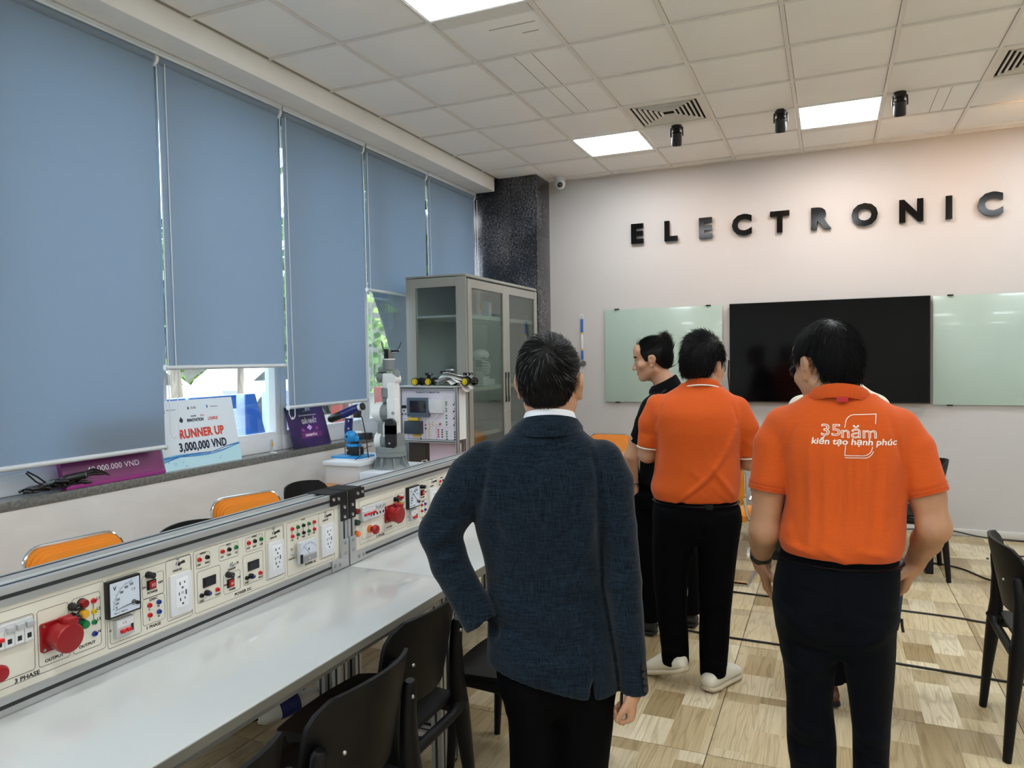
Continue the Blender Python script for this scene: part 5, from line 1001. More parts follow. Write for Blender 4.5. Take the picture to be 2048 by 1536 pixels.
# ---------------------------------------------------------------- people: smooth-union fields turned into meshes by surface nets
class Field:
    def __init__(s, lo, hi, h):
        s.lo = np.array(lo, float); s.h = h; s.n = np.ceil((np.array(hi)-s.lo)/h).astype(int)+1
        s.D = np.full(s.n, 1.0, np.float32); s.R = np.eye(3); s.c = np.zeros(3)
        s.ax = [(s.lo[i]+h*np.arange(s.n[i])).astype(np.float32) for i in range(3)]
    def frame(s, c=(0, 0, 0), R=None): s.c = np.array(c, float); s.R = np.eye(3) if R is None else np.array(R); return s
    def op(s, fn, lo, hi, k=.01, mode='u'):
        L = np.array([[(lo, hi)[a][0], (lo, hi)[b][1], (lo, hi)[c][2]] for a in (0, 1) for b in (0, 1) for c in (0, 1)]) @ s.R.T + s.c
        m = k*1.2+s.h*4; a = np.clip(((L.min(0)-m-s.lo)/s.h).astype(int), 0, s.n-1); b = np.clip(((L.max(0)+m-s.lo)/s.h).astype(int)+2, 1, s.n)
        if (b <= a).any(): return s
        sl = tuple(slice(a[i], b[i]) for i in range(3))
        X = s.ax[0][sl[0]][:, None, None]-np.float32(s.c[0]); Y = s.ax[1][sl[1]][None, :, None]-np.float32(s.c[1]); Z = s.ax[2][sl[2]][None, None, :]-np.float32(s.c[2])
        if not np.allclose(s.R, np.eye(3)):
            r = s.R.astype(np.float32); X, Y, Z = (X*r[0, i]+Y*r[1, i]+Z*r[2, i] for i in range(3))
        d = fn(X, Y, Z).astype(np.float32); D = s.D[sl]; k = max(k, 1e-4)
        if mode == 'u': w = np.clip(.5+.5*(D-d)/k, 0, 1); s.D[sl] = D+(d-D)*w-k*w*(1-w)
        elif mode == 's': w = np.clip(.5-.5*(D+d)/k, 0, 1); s.D[sl] = D+(-d-D)*w+k*w*(1-w)
        elif mode == 'i': w = np.clip(.5-.5*(D-d)/k, 0, 1); s.D[sl] = D+(d-D)*w+k*w*(1-w)
        elif mode == 'a': s.D[sl] = D+d
        return s
    def cone(s, p0, p1, r0, r1, k=.01, mode='u', flat=0):
        p0, p1 = np.array(p0, float), np.array(p1, float); v = p1-p0; L2 = float(v@v); rm = max(r0, r1)
        def f(X, Y, Z):
            t = ((X-p0[0])*v[0]+(Y-p0[1])*v[1]+(Z-p0[2])*v[2])/L2; tc = np.clip(t, 0, 1); r = r0+(r1-r0)*tc
            if flat:
                q = np.sqrt((X-p0[0]-t*v[0])**2+(Y-p0[1]-t*v[1])**2+(Z-p0[2]-t*v[2])**2)-r; L = math.sqrt(L2)
                e = (t-1)*L
                if flat == 2: e = np.maximum(e, -t*L)
                else: q = np.where(t < 0, np.sqrt((X-p0[0])**2+(Y-p0[1])**2+(Z-p0[2])**2)-r0, q)
                return np.maximum(q, e)
            return np.sqrt((X-p0[0]-tc*v[0])**2+(Y-p0[1]-tc*v[1])**2+(Z-p0[2]-tc*v[2])**2)-r
        return s.op(f, np.minimum(p0, p1)-rm, np.maximum(p0, p1)+rm, k, mode)
    def chain(s, pts, rs, k=.01, mode='u'):
        for i in range(len(pts)-1): s.cone(pts[i], pts[i+1], rs[i], rs[i+1], k, mode)
        return s
    def ell(s, c, r, k=.01, mode='u'):
        c = np.array(c, float); r = np.array(r, float)
        def f(X, Y, Z):
            x, y, z = (X-c[0]), (Y-c[1]), (Z-c[2]); a = np.sqrt((x/r[0])**2+(y/r[1])**2+(z/r[2])**2); b = np.sqrt((x/r[0]**2)**2+(y/r[1]**2)**2+(z/r[2]**2)**2)+1e-9
            return a*(a-1)/b
        return s.op(f, c-r, c+r, k, mode)
    def rbox(s, c, d, r=.005, k=.01, mode='u'):
        c = np.array(c, float); d = np.array(d, float)-r
        def f(X, Y, Z):
            x, y, z = abs(X-c[0])-d[0], abs(Y-c[1])-d[1], abs(Z-c[2])-d[2]
            return np.sqrt(np.maximum(x, 0)**2+np.maximum(y, 0)**2+np.maximum(z, 0)**2)+np.minimum(np.maximum(x, np.maximum(y, z)), 0)-r
        return s.op(f, c-d-r, c+d+r, k, mode)
    def loft(s, rows, n=2.3, k=.02, sm=.02, mode='u'):
        # rows: z, xl, xr, yb, yf
        R = np.array(sorted(rows)); zz = np.arange(R[0, 0], R[-1, 0]+.002, .004); q = [np.interp(zz, R[:, 0], R[:, i]) for i in (1, 2, 3, 4)]
        w = max(1, int(sm/.004)); ker = np.ones(2*w+1)/(2*w+1); q = [np.convolve(np.pad(v, w, 'edge'), ker, 'valid') for v in q]
        def f(X, Y, Z):
            z = Z.ravel() if Z.size == max(Z.shape) else Z
            a = [np.interp(z, zz, v).reshape(Z.shape).astype(np.float32) for v in q]
            cx, hx, cy, hy = (a[0]+a[1])/2, np.maximum((a[1]-a[0])/2, .004), (a[2]+a[3])/2, np.maximum((a[3]-a[2])/2, .004)
            p = (np.abs((X-cx)/hx)**n+np.abs((Y-cy)/hy)**n)**(1/n)
            d = (p-1)*np.minimum(hx, hy)
            return np.maximum(d, np.maximum(zz[0]-Z, Z-zz[-1]))
        return s.op(f, (R[:, 1].min(), R[:, 3].min(), zz[0]), (R[:, 2].max(), R[:, 4].max(), zz[-1]), k, mode)
    def fold(s, p0, p1, w, amp):
        # a soft ridge (amp > 0) or groove (amp < 0) in the surface along a line
        p0, p1 = np.array(p0, float), np.array(p1, float); v = p1-p0; L2 = float(v@v)
        def f(X, Y, Z):
            t = np.clip(((X-p0[0])*v[0]+(Y-p0[1])*v[1]+(Z-p0[2])*v[2])/L2, 0, 1)
            d2 = (X-p0[0]-t*v[0])**2+(.22*(Y-p0[1]-t*v[1]))**2+(Z-p0[2]-t*v[2])**2
            return -1.6*amp*np.exp(-d2/(w*w))*np.sin(np.pi*np.clip(t, .08, .92))**.7
        return s.op(f, np.minimum(p0, p1)-np.array([2.2*w, .06, 2.2*w]), np.maximum(p0, p1)+np.array([2.2*w, .06, 2.2*w]), .001, 'a')
    def ripple(s, amp, f=(14, 14, 9), ph=0):
        def g(X, Y, Z): return amp*(np.sin(X*f[0]+2.1*np.sin(Z*f[2]*.7+ph)+ph)*np.sin(Z*f[2]+1.7*np.sin(X*f[0]*.6+1)+Y*6+ph*2)+.5*np.sin((X+Z*.7)*f[0]*2.1+ph)*np.sin((Z-X)*f[2]*1.9))
        return s.op(g, s.lo, s.lo+s.h*s.n, .001, 'a')
    def nets(s, smooth=1):
        D = s.D; D[0] = D[-1] = 1; D[:, 0] = D[:, -1] = 1; D[:, :, 0] = D[:, :, -1] = 1
        S = D < 0; u = S.astype(np.int8)
        c = sum(u[a:u.shape[0]-1+a, b:u.shape[1]-1+b, e:u.shape[2]-1+e] for a in (0, 1) for b in (0, 1) for e in (0, 1))
        act = (c > 0) & (c < 8); idx = np.full(act.shape, -1, np.int32); I, J, K = np.nonzero(act); N = len(I); idx[I, J, K] = np.arange(N)
        acc = np.zeros((N, 3)); cnt = np.zeros(N)
        cr = [(a, b, e) for a in (0, 1) for b in (0, 1) for e in (0, 1)]
        val = {o: D[I+o[0], J+o[1], K+o[2]] for o in cr}
        for a in cr:
            for b in cr:
                if a < b and sum(abs(a[i]-b[i]) for i in range(3)) == 1:
                    va, vb = val[a], val[b]; m = (va < 0) != (vb < 0); t = va[m]/(va[m]-vb[m]); acc[m] += np.array(a)+t[:, None]*(np.array(b)-np.array(a)); cnt[m] += 1
        V = s.lo+s.h*(np.stack([I, J, K], 1)+acc/cnt[:, None]); Fs = []
        def quads(m, sgn, offs):
            i, j, k = np.nonzero(m); q = np.stack([idx[i+o[0], j+o[1], k+o[2]] for o in offs], 1); f = sgn[i, j, k]; q[~f] = q[~f][:, ::-1]; Fs.append(q)
        quads(S[:-1, 1:-1, 1:-1] != S[1:, 1:-1, 1:-1], S[:-1, 1:-1, 1:-1], [(0, 0, 0), (0, 1, 0), (0, 1, 1), (0, 0, 1)])
        quads(S[1:-1, :-1, 1:-1] != S[1:-1, 1:, 1:-1], S[1:-1, :-1, 1:-1], [(0, 0, 0), (0, 0, 1), (1, 0, 1), (1, 0, 0)])
        quads(S[1:-1, 1:-1, :-1] != S[1:-1, 1:-1, 1:], S[1:-1, 1:-1, :-1], [(0, 0, 0), (1, 0, 0), (1, 1, 0), (0, 1, 0)])
        F = np.concatenate(Fs)
        E = np.concatenate([F[:, [0, 1]], F[:, [1, 2]], F[:, [2, 3]], F[:, [3, 0]]])
        for _ in range(smooth):
            a = np.zeros_like(V); n = np.zeros(len(V)); np.add.at(a, E[:, 0], V[E[:, 1]]); np.add.at(n, E[:, 0], 1); np.add.at(a, E[:, 1], V[E[:, 0]]); np.add.at(n, E[:, 1], 1)
            V = .45*V+.55*a/n[:, None]
        return V, F
def np_mesh(name, V, F, mats, mi=None, smooth=True):
    me = bpy.data.meshes.new(name); nv, nf, k = len(V), len(F), F.shape[1]
    me.vertices.add(nv); me.vertices.foreach_set('co', np.asarray(V, np.float32).ravel()); me.loops.add(nf*k); me.loops.foreach_set('vertex_index', F.astype(np.int32).ravel())
    me.polygons.add(nf); me.polygons.foreach_set('loop_start', np.arange(0, nf*k, k, dtype=np.int32)); 
    for m in mats: me.materials.append(m)
    if mi is not None: me.polygons.foreach_set('material_index', np.asarray(mi, np.int32))
    me.polygons.foreach_set('use_smooth', np.full(nf, smooth)); me.update(calc_edges=True); me.validate(); return me
def field_obj(name, fld, m, parent, smooth=1, mats=None, mi_fn=None):
    V, F = fld.nets(smooth); mi = mi_fn(V[F].mean(1)) if mi_fn else None
    o = link(name, np_mesh(name, V, F, mats or [m], mi), parent); return o, V, F
def rot(yaw=0, pitch=0, roll=0):
    # yaw: turn to the left, pitch: nose up, roll: tilt to the right ear
    return np.array(Matrix.Rotation(math.radians(yaw), 3, 'Z') @ Matrix.Rotation(math.radians(pitch), 3, 'X') @ Matrix.Rotation(math.radians(roll), 3, 'Y'))
M_skin = mat('skin', (184, 138, 108), .5, noise=.05, nscale=40, bump=.08, bscale=300); M_skin2 = mat('skin_tan', (172, 126, 94), .5, noise=.05, nscale=40, bump=.08, bscale=300); M_lip = mat('lip', (166, 96, 84), .45)
M_hair = mat('black_hair', (7, 6, 7), .5, spec=.18); M_hairg = mat('grey_hair', (92, 90, 88), .4); M_hairb = mat('brown_black_hair', (36, 28, 25), .42); M_eye = mat('eye_white', (214, 208, 202), .2); M_iris = mat('iris_dark', (22, 14, 10), .1)
def head(f, c, R, sc=1.0, jaw=1.0, nose=True):
    f.frame(c, R); s = sc
    e = lambda p, r, k=.012, m='u': f.ell([v*s for v in p], [v*s for v in r], k*s, m)
    q = lambda a, b, r0, r1, k=.012, m='u': f.cone([v*s for v in a], [v*s for v in b], r0*s, r1*s, k*s, m)
    e((0, -.016, .036), (.077, .098, .088)); e((0, .030, -.028), (.062*jaw, .064, .086), .02)
    q((-.05*jaw, -.008, -.052), (-.02, .064, -.092), .02, .017, .02); q((.05*jaw, -.008, -.052), (.02, .064, -.092), .02, .017, .02); e((0, .068, -.09), (.024, .02, .019), .015)
    for x in (-1, 1): e((x*.044, .058, -.02), (.024, .024, .02), .02)
    q((-.036, .078, .03), (.036, .078, .03), .015, .015, .012); e((0, .06, .06), (.06, .036, .045), .02)
    for x in (-1, 1): e((x*.031, .097, .010), (.016, .012, .010), .008, 's'); e((x*.031, .077, .010), (.0145, .0125, .0125), .003)
    q((0, .085, .016), (0, .106, -.028), .0085, .0105, .008); e((0, .109, -.031), (.011, .010, .009), .006)
    for x in (-1, 1): e((x*.0125, .099, -.034), (.008, .010, .007), .005)
    q((-.018, .086, -.0565), (.018, .086, -.0565), .0072, .0072, .004); q((-.015, .086, -.0675), (.015, .086, -.0675), .008, .008, .004); e((0, .100, -.0618), (.022, .012, .0014), .002, 's')
    for x in (-1, 1):
        e((x*.078, -.008, -.004), (.011, .021, .033), .005); e((x*.087, -.014, .006), (.008, .021, .026), .004); e((x*.093, -.004, .004), (.006, .011, .017), .004, 's'); e((x*.082, -.002, -.033), (.008, .010, .010), .004)
    f.frame()
def face_mats(c, R, sc=1.0):
    def g(P):
        L = (P-np.array(c)) @ R/sc; mi = np.zeros(len(P), int)
        lip = (np.abs(L[:, 0]) < .021) & (L[:, 1] > .083) & (L[:, 2] < -.050) & (L[:, 2] > -.075); mi[lip] = 1
        brow = (np.abs(np.abs(L[:, 0])-.032) < .021) & (L[:, 1] > .07) & (L[:, 2] > .028) & (L[:, 2] < .036); mi[brow] = 2
        return mi
    return g
def eyes(parent, c, R, sc=1.0):
    q = MB(); Mt = Matrix.Translation(c) @ Matrix([list(r)+[0] for r in R]+[[0, 0, 0, 1]]) @ Matrix.Scale(sc, 4)
    for x in (-1, 1):
        q.sph((x*.031, .0795, .0095), .0125, M_eye, 14, M=Mt); q.sph((x*.031, .0855, .0085), .0078, M_iris, 12, M=Mt)
        q.tube([(x*.017, .088, .011), (x*.025, .0925, .0145), (x*.035, .0915, .0145), (x*.046, .083, .010)], .0015, M_hair, n=6, M=Mt)
    ob('eyes', q, parent)
def hair_field(c, R, sc, thick, line, h=.0045, extra=None, top=0):
    # shell over the skull, kept above a hairline height given as a function of front-back position
    f = Field((c[0]-.17*sc, c[1]-.17*sc, c[2]-.15*sc), (c[0]+.17*sc, c[1]+.17*sc, c[2]+.22*sc), h); f.frame(c, R); s = sc; t = thick
    f.ell((0, -.016*s, .036*s), ((.075+t*.75)*s, (.098+t)*s, (.088+t+top)*s), .01); f.ell((0, -.034*s, -.005*s), ((.062+t*.5)*s, (.074+t*.6)*s, (.085)*s), .02)
    ly, lz = np.array(line).T
    def cut(X, Y, Z):
        y = Y/s; return ((np.interp(y.ravel(), ly, lz).reshape(y.shape)) - Z/s)*.8*s
    f.op(cut, (-.2, -.2, -.2), (.2, .2, .25), .006, 'i')
    if extra: extra(f)
    f.frame(); return f
def strands(V, F, count, flow, L, lift, r=.0007, segs=4, seed=1, droop=0, keep=None, wob=.0):
    g = np.random.default_rng(seed); tri = V[F[:, :3]]; nrm = np.cross(tri[:, 1]-tri[:, 0], tri[:, 2]-tri[:, 0]); nrm /= np.linalg.norm(nrm, axis=1)[:, None]+1e-9; cen = V[F].mean(1)
    ok = np.arange(len(F)) if keep is None else np.nonzero(keep(cen, nrm))[0]
    i = g.choice(ok, count); p = cen[i]+g.normal(size=(count, 3))*.002; n = nrm[i]; d = flow(p, n); d -= n*(d*n).sum(1)[:, None]; d /= np.linalg.norm(d, axis=1)[:, None]+1e-9
    Ls = L*g.uniform(.6, 1.25, count); lf = lift*g.uniform(.3, 1.4, count); side = np.cross(n, d); w = g.normal(size=count)*wob
    pts = []
    for k in range(segs+1):
        t = k/segs; q = p-n*.002+d*(Ls*t)[:, None]+n*(Ls*lf*t*(1-.45*t))[:, None]+side*(Ls*w*t*t)[:, None]; q[:, 2] -= droop*Ls*t*t; pts.append(q)
    rad = np.array([1.0, 1.0, .9, .7, .25][:segs+1] if segs == 4 else np.linspace(1, .25, segs+1))*r
    vs = np.zeros((count, segs+1, 3, 3))
    for k in range(segs+1):
        for j in range(3):
            a = 2*math.pi*j/3; vs[:, k, j] = pts[k]+side*(math.cos(a)*rad[k])+n*(math.sin(a)*rad[k])
    b = (np.arange(count)*(segs+1)*3)[:, None]; qs = []
    for k in range(segs):
        for j in range(3): qs.append(np.concatenate([b+k*3+j, b+k*3+(j+1) % 3, b+(k+1)*3+(j+1) % 3, b+(k+1)*3+j], 1))
    return vs.reshape(-1, 3), np.stack(qs, 1).reshape(-1, 4)
def hair_obj(parent, f, m, sets, mats=None, c=None, R=None):
    V, F = f.nets(2)
    def clear(cen, nrm):
        L = (cen-np.array(c)) @ R; return ~((L[:, 2] < .045) & (L[:, 1] > -.05) & (np.abs(L[:, 0]) > .03))
    if c is not None:
        for kw in sets:
            k0 = kw.get('keep'); kw['keep'] = (lambda a, b, k0=k0: clear(a, b) & (k0(a, b) if k0 else True))
    allV, allF, mi = [V], [F], [np.zeros(len(F), int)]; off = len(V)
    for kw in sets:
        kw = dict(kw); mid = kw.pop('mat', 0); sv, sf = strands(V, F, **kw); allV.append(sv); allF.append(sf+off); mi.append(np.full(len(sf), mid)); off += len(sv)
    return link('hair', np_mesh('hair', np.concatenate(allV), np.concatenate(allF), mats or [m], np.concatenate(mi)), parent, stuff=True)
def hand(f, w, d, palm, side, curl=(35, 45, 30), spread=.0, sc=1.0, thumb=(40, 20)):
    # w wrist, d finger direction, palm palm normal, side +1 thumb on +x' ; built in its own frame
    d = Vector(d).normalized(); pn = Vector(palm); pn = (pn-d*pn.dot(d)).normalized(); x = pn.cross(d).normalized()*side
    R = np.array([[x[i], pn[i], d[i]] for i in range(3)]); f.frame(w, R); s = sc
    f.rbox((0, .0, .048*s), (.038*s, .0135*s, .046*s), .013*s, .008); f.ell((.022*s, .008*s, .035*s), (.018*s, .013*s, .03*s), .01)
    f.cone((0, 0, -.02*s), (0, 0, .02*s), .024*s, .027*s, .012)
    for i, (bx, ln) in enumerate(((.028, .070), (.0095, .078), (-.0095, .073), (-.027, .058))):
        p = np.array([bx*s, 0, .088*s]); a = 0; rr = (.0092, .0088, .0082, .0072)
        for j, part in enumerate((.45, .31, .24)):
            a += math.radians(curl[j]*(1+.06*i)); q = p+ln*part*s*np.array([spread*(1.5-i)*.1, math.sin(a), math.cos(a)]); f.cone(p, q, rr[j]*s, rr[j+1]*s, .003); p = q
    a, b = math.radians(thumb[0]), math.radians(thumb[1]); p = np.array([.03*s, .006*s, .022*s]); q = p+.04*s*np.array([math.sin(a)*.8, .45, math.cos(a)]); f.cone(p, q, .012*s, .0105*s, .006); q2 = q+.033*s*np.array([math.sin(a-b)*.6, .5, math.cos(a-b)]); f.cone(q, q2, .0105*s, .0085*s, .003)
    f.frame()
def shoe(parent, loc, yaw, pitch, L, m, msole, name='shoe', W=.092, laces=None):
    # lofted shoe: heel at origin, toe along +y
    T = Matrix.Translation(loc) @ Matrix.Rotation(math.radians(yaw), 4, 'Z') @ Matrix.Rotation(math.radians(pitch), 4, 'X')
    S = [(.0, .45, .056, .014), (.015, .72, .072, .005), (.06, .84, .076, 0), (.11, .82, .086, 0), (.16, .86, .08, 0), (.2, .95, .066, 0), (.235, .98, .056, 0), (.262, .86, .046, .002), (.28, .55, .034, .006)]
    def sweep(f_h, f_b, w_mul, mm, n=16):
        vs = []; fs = []
        for (y, w_, h, lift) in S:
            for j in range(n):
                a = 2*math.pi*j/n; cx = math.cos(a); sx = math.sin(a); hw = W/2*w_*w_mul
                x = hw*math.copysign(abs(cx)**.75, cx)*(1-.25*max(0, sx)**2 if f_b < .02 and f_h > .5 else 1); z0, z1 = f_b+lift, (f_b+.001+h*f_h if f_h > .5 else f_b+f_h+lift*.4)
                vs.append((x, y*L/.28+.0, z0+(z1-z0)*(.5+.5*math.copysign(abs(sx)**.8, sx))))
        k = len(S)
        for i in range(k-1):
            for j in range(n): fs.append((i*n+j, (i+1)*n+j, (i+1)*n+(j+1) % n, i*n+(j+1) % n))
        fs += [tuple(range(n)), tuple((k-1)*n+j for j in range(n-1, -1, -1))]
        q = MB(); q.add(vs, [f[::-1] for f in fs], mm, True, T); return q
    o = ob(name, sweep(1.0, .018, .96, m), parent, sharp=60); ob('sole', sweep(.03, 0, 1.06, msole), o, sharp=50)
    q = MB()
    for k in range(4): q.tube([(-.02, (.12+.022*k)*L/.28, .098-.0085*k), (0, (.122+.022*k)*L/.28, .107-.0088*k), (.02, (.12+.022*k)*L/.28, .098-.0085*k)], .003, laces or m, n=6, M=T)
    ob('laces', q, o); return o
def ring_strip(name, parent, m, fn_top, fn_bot, t=.004, a0=0, a1=360, n=48, closed=True):
    # cloth band between two closed curves, with thickness
    vs = []; fs = []; A = [math.radians(a0+(a1-a0)*i/n) for i in range(n+(0 if closed else 1))]; k = len(A)
    for a in A:
        T_, B_ = Vector(fn_top(a)), Vector(fn_bot(a)); o = Vector((math.cos(a), math.sin(a), 0))*t
        M1 = (T_+B_)/2+o*.5
        vs += [T_, M1+o*.5, B_, B_+o, M1+o*1.4, T_+o]
    for i in range(k if closed else k-1):
        j = (i+1) % k
        for c in range(6): fs.append((i*6+c, j*6+c, j*6+(c+1) % 6, i*6+(c+1) % 6))
    q = MB(); q.add(vs, fs, m, True); return ob(name, q, parent, sharp=50)
def project_back(mb, shirt_o, V, F, off=.0016):
    bv = BVHTree.FromPolygons([tuple(v) for v in V], [tuple(int(i) for i in f) for f in F]); out = []
    for p in mb.v:
        h = bv.ray_cast(Vector((p[0], -1.0, p[2])), Vector((0, 1, 0)))
        out.append((p[0], (h[0].y if h[0] is not None else p[1])-off-p[1]*0, p[2]))
    mb.v = out; return mb
def tess_text(body, size, o, m, xs=1.0, bold=0, shear=0, align='CENTER', space=1.0):
    q = MB(); text(q, body, size, (o[0], 0, o[1]), (1, 0, 0), (0, 0, 1), m, align=align, xs=xs, bold=bold, depth=0, shear=shear, space=space)
    bm = bmesh.new(); vs = [bm.verts.new(v) for v in q.v]
    for f in q.f:
        try: bm.faces.new([vs[i] for i in f])
        except ValueError: pass
    for _ in range(3):
        L = [e for e in bm.edges if e.calc_length() > .012]
        if L: bmesh.ops.subdivide_edges(bm, edges=L, cuts=1)
        bmesh.ops.triangulate(bm, faces=[f for f in bm.faces if len(f.verts) > 3])
    bm.verts.index_update(); out = MB(); out.add([tuple(v.co) for v in bm.verts], [tuple(v.index for v in f.verts) for f in bm.faces], m, False); bm.free()
    return out
def fabric(name, rgb, weave=.25, rough=.85, hs=260, sheen=.2):
    m = mat(name, rgb, rough, spec=.06 if max(rgb) < 60 else .2, sheen=sheen); n, l, b = nodes_of(m); tc = n.new('ShaderNodeTexCoord'); hs_ = []
    for sc in ((1, 1, .06), (.06, .06, 1)):
        mp = n.new('ShaderNodeMapping'); mp.inputs['Scale'].default_value = tuple(v*hs for v in sc); l.new(tc.outputs['Object'], mp.inputs[0])
        t = n.new('ShaderNodeTexNoise'); t.inputs['Scale'].default_value = 1; t.inputs['Detail'].default_value = 2; l.new(mp.outputs[0], t.inputs['Vector']); hs_.append(t.outputs['Fac'])
    ad = n.new('ShaderNodeMath'); ad.operation = 'ADD'; l.new(hs_[0], ad.inputs[0]); l.new(hs_[1], ad.inputs[1])
    c = lin(rgb); r = n.new('ShaderNodeValToRGB'); r.color_ramp.elements[0].position = .38; r.color_ramp.elements[1].position = .64
    mr = n.new('ShaderNodeMath'); mr.operation = 'MULTIPLY'; mr.inputs[1].default_value = .5; l.new(ad.outputs[0], mr.inputs[0]); l.new(mr.outputs[0], r.inputs[0])
    r.color_ramp.elements[0].color = tuple(v*(1-weave) for v in c)+(1,); r.color_ramp.elements[1].color = tuple(v*(1+weave*1.4) for v in c)+(1,)
    l.new(r.outputs[0], b.inputs['Base Color']); bp = n.new('ShaderNodeBump'); bp.inputs['Strength'].default_value = .25; bp.inputs['Distance'].default_value = .001; l.new(mr.outputs[0], bp.inputs['Height']); l.new(bp.outputs[0], b.inputs['Normal']); return m
M_suit = fabric('suit_wool', (18, 28, 38), .6, hs=420, sheen=.1); M_blk = fabric('black_cloth', (5, 5, 7), .15, sheen=0); M_navy = fabric('navy_cotton', (7, 9, 14), .15, sheen=.02); M_orange = fabric('orange_pique', (198, 82, 24), .05, hs=520, sheen=.1); M_orange2 = fabric('orange_pique_trim', (190, 76, 22), .05, hs=520, sheen=.1)
M_wcol = mat('shirt_white', (226, 228, 234), .7); M_trim = mat('white_trim', (236, 222, 208), .7); M_polo = fabric('black_polo', (10, 11, 13), .15, sheen=.03); M_cream = fabric('cream_cotton', (206, 198, 180), .1); M_bootw = mat('sneaker_white', (222, 216, 200), .55, noise=.06, nscale=12); M_sole = mat('sneaker_sole', (196, 184, 160), .7, noise=.1, nscale=14); M_bshoe = mat('black_shoe', (16, 16, 17), .35); M_brown = mat('brown_shoe', (92, 50, 30), .45); M_strap = mat('black_strap', (18, 19, 22), .6); M_belt = mat('black_belt', (14, 14, 15), .35)
M_lens = glass_mat('spectacle_lens', (225, 232, 235), .15)
def glasses(parent, c, R, sc=1.0):
    q = MB(); Mt = Matrix.Translation(c) @ Matrix([list(r)+[0] for r in R]+[[0, 0, 0, 1]]) @ Matrix.Scale(sc, 4)
    for x in (-1, 1):
        q.tube([(x*.033+.025*p[0]/.02, .104-.012*abs(x*.033+.025*p[0]/.02)/.06, .008+p[1]) for p in rrect(.04, .036, .012, 4)], .0013, M_black, n=6, closed=True, M=Mt)
        q.tube([(x*.058, .096, .014), (x*.076, .05, .014), (x*.084, .0, .012), (x*.08, -.022, -.002)], .0014, M_black, n=6, M=Mt)
    q.tube([(-.009, .105, .012), (0, .108, .014), (.009, .105, .012)], .0013, M_black, n=6, M=Mt); g = ob('glasses', q, parent)
    q = MB()
    for x in (-1, 1): q.prism(rrect(.046, .034, .011, 4), (x*.033, .1, .008), (1, 0, 0), (0, 0, 1), .001, M_lens, M=Mt)
    ob('lens', q, g); return g
NAPE = [(-.14, -.055), (-.09, -.058), (-.055, -.05), (-.042, -.03), (-.034, .022), (.008, .034), (.013, -.012), (.028, -.01), (.034, .03), (.06, .062), (.085, .078), (.13, .078)]
def legs(f, L, Rr, zt, hip, n=2.3):
    # hip rows then one loft per leg
    f.loft(hip, n, .03); f.loft(L, 2.2, .03); f.loft(Rr, 2.2, .02); return f
def under(f, neck, sh, hipw, zs, zh, feet):
    # plain trunk and legs under the clothes, so that the body is one piece
    f.chain([neck, (neck[0], 0, zs-.05), (0, 0, zh+.2), (0, 0, zh)], [.05, .085, .085, .075], .04)
    for s, (fx_, fy_) in zip((-1, 1), feet): f.chain([(s*.085, 0, zh-.02), (s*.042+fx_*.5, fy_*.5, .45), (fx_, fy_, .08)], [.05, .038, .03], .02)
# ================================================================ the man in the dark suit
pS = thing('person', 'man in a dark blue suit seen from behind, left elbow out, nearest the camera', 'person', (-.684, 1.826, 0), math.radians(20.52))
hc = (-.002, .015, 1.522); hR = rot(-11, 0)
f = Field((-.36, -.22, .02), (.32, .22, 1.70), .0052)
head(f, hc, hR); f.chain([(0, .0, 1.47), (-.006, -.012, 1.40), (-.008, -.01, 1.36)], [.056, .06, .07], .03); under(f, (-.008, 0, 1.38), 0, 0, 1.34, .75, ((-.08, .0), (.085, .0)))
f.chain([(-.16, 0, 1.33), (-.30, -.035, 1.135), (-.22, -.06, .95)], [.04, .034, .026], .02); f.chain([(.13, 0, 1.32), (.168, -.04, 1.14), (.178, -.055, 1.0), (.2, -.06, .74)], [.04, .034, .03, .024], .02)
hand(f, (.203, -.065, .735), (-.06, .05, -1), (-1, .2, 0), 1, curl=(62, 70, 40), sc=.86, thumb=(20, 20))
field_obj('body', f, M_skin, pS, 1, [M_skin, M_lip, M_hair], face_mats(hc, hR)); eyes(pS, hc, hR)
hf = hair_field(hc, hR, 1, .009, NAPE, top=.004)
wh = np.array([-.008, -.10, 1.60])
def flowS(p, n):
    d = p-wh; d[:, 2] *= .9; d[:, 2] -= .02; d += np.cross(n, d)*.35; return d
upS = lambda c, n: (c[:, 2] > 1.50) | (c[:, 1] < 0)
hair_obj(pS, hf, M_hair, [dict(count=5200, flow=flowS, L=.028, lift=.12, seed=3, keep=lambda c, n: c[:, 2] > 1.515, wob=.12), dict(count=1500, flow=lambda p, n: np.array([0, 0, -1.])+0*p, L=.012, lift=.2, seed=4, keep=lambda c, n: c[:, 2] < 1.53), dict(count=380, flow=flowS, L=.033, lift=.2, seed=5, mat=1, keep=lambda c, n: c[:, 2] > 1.52, r=.0006)], [M_hair, M_hairg], hc, hR)
# white shirt collar
ell_ = lambda rx, ry, cx, cy, zb, zf: (lambda a: (cx+rx*math.cos(a), cy+ry*math.sin(a), (zb+zf)/2+(zf-zb)/2*math.sin(a)))
ring_strip('shirt_collar', pS, M_wcol, ell_(.062, .064, -.004, -.004, 1.462, 1.425), ell_(.074, .074, -.006, -.002, 1.40, 1.37), .004)
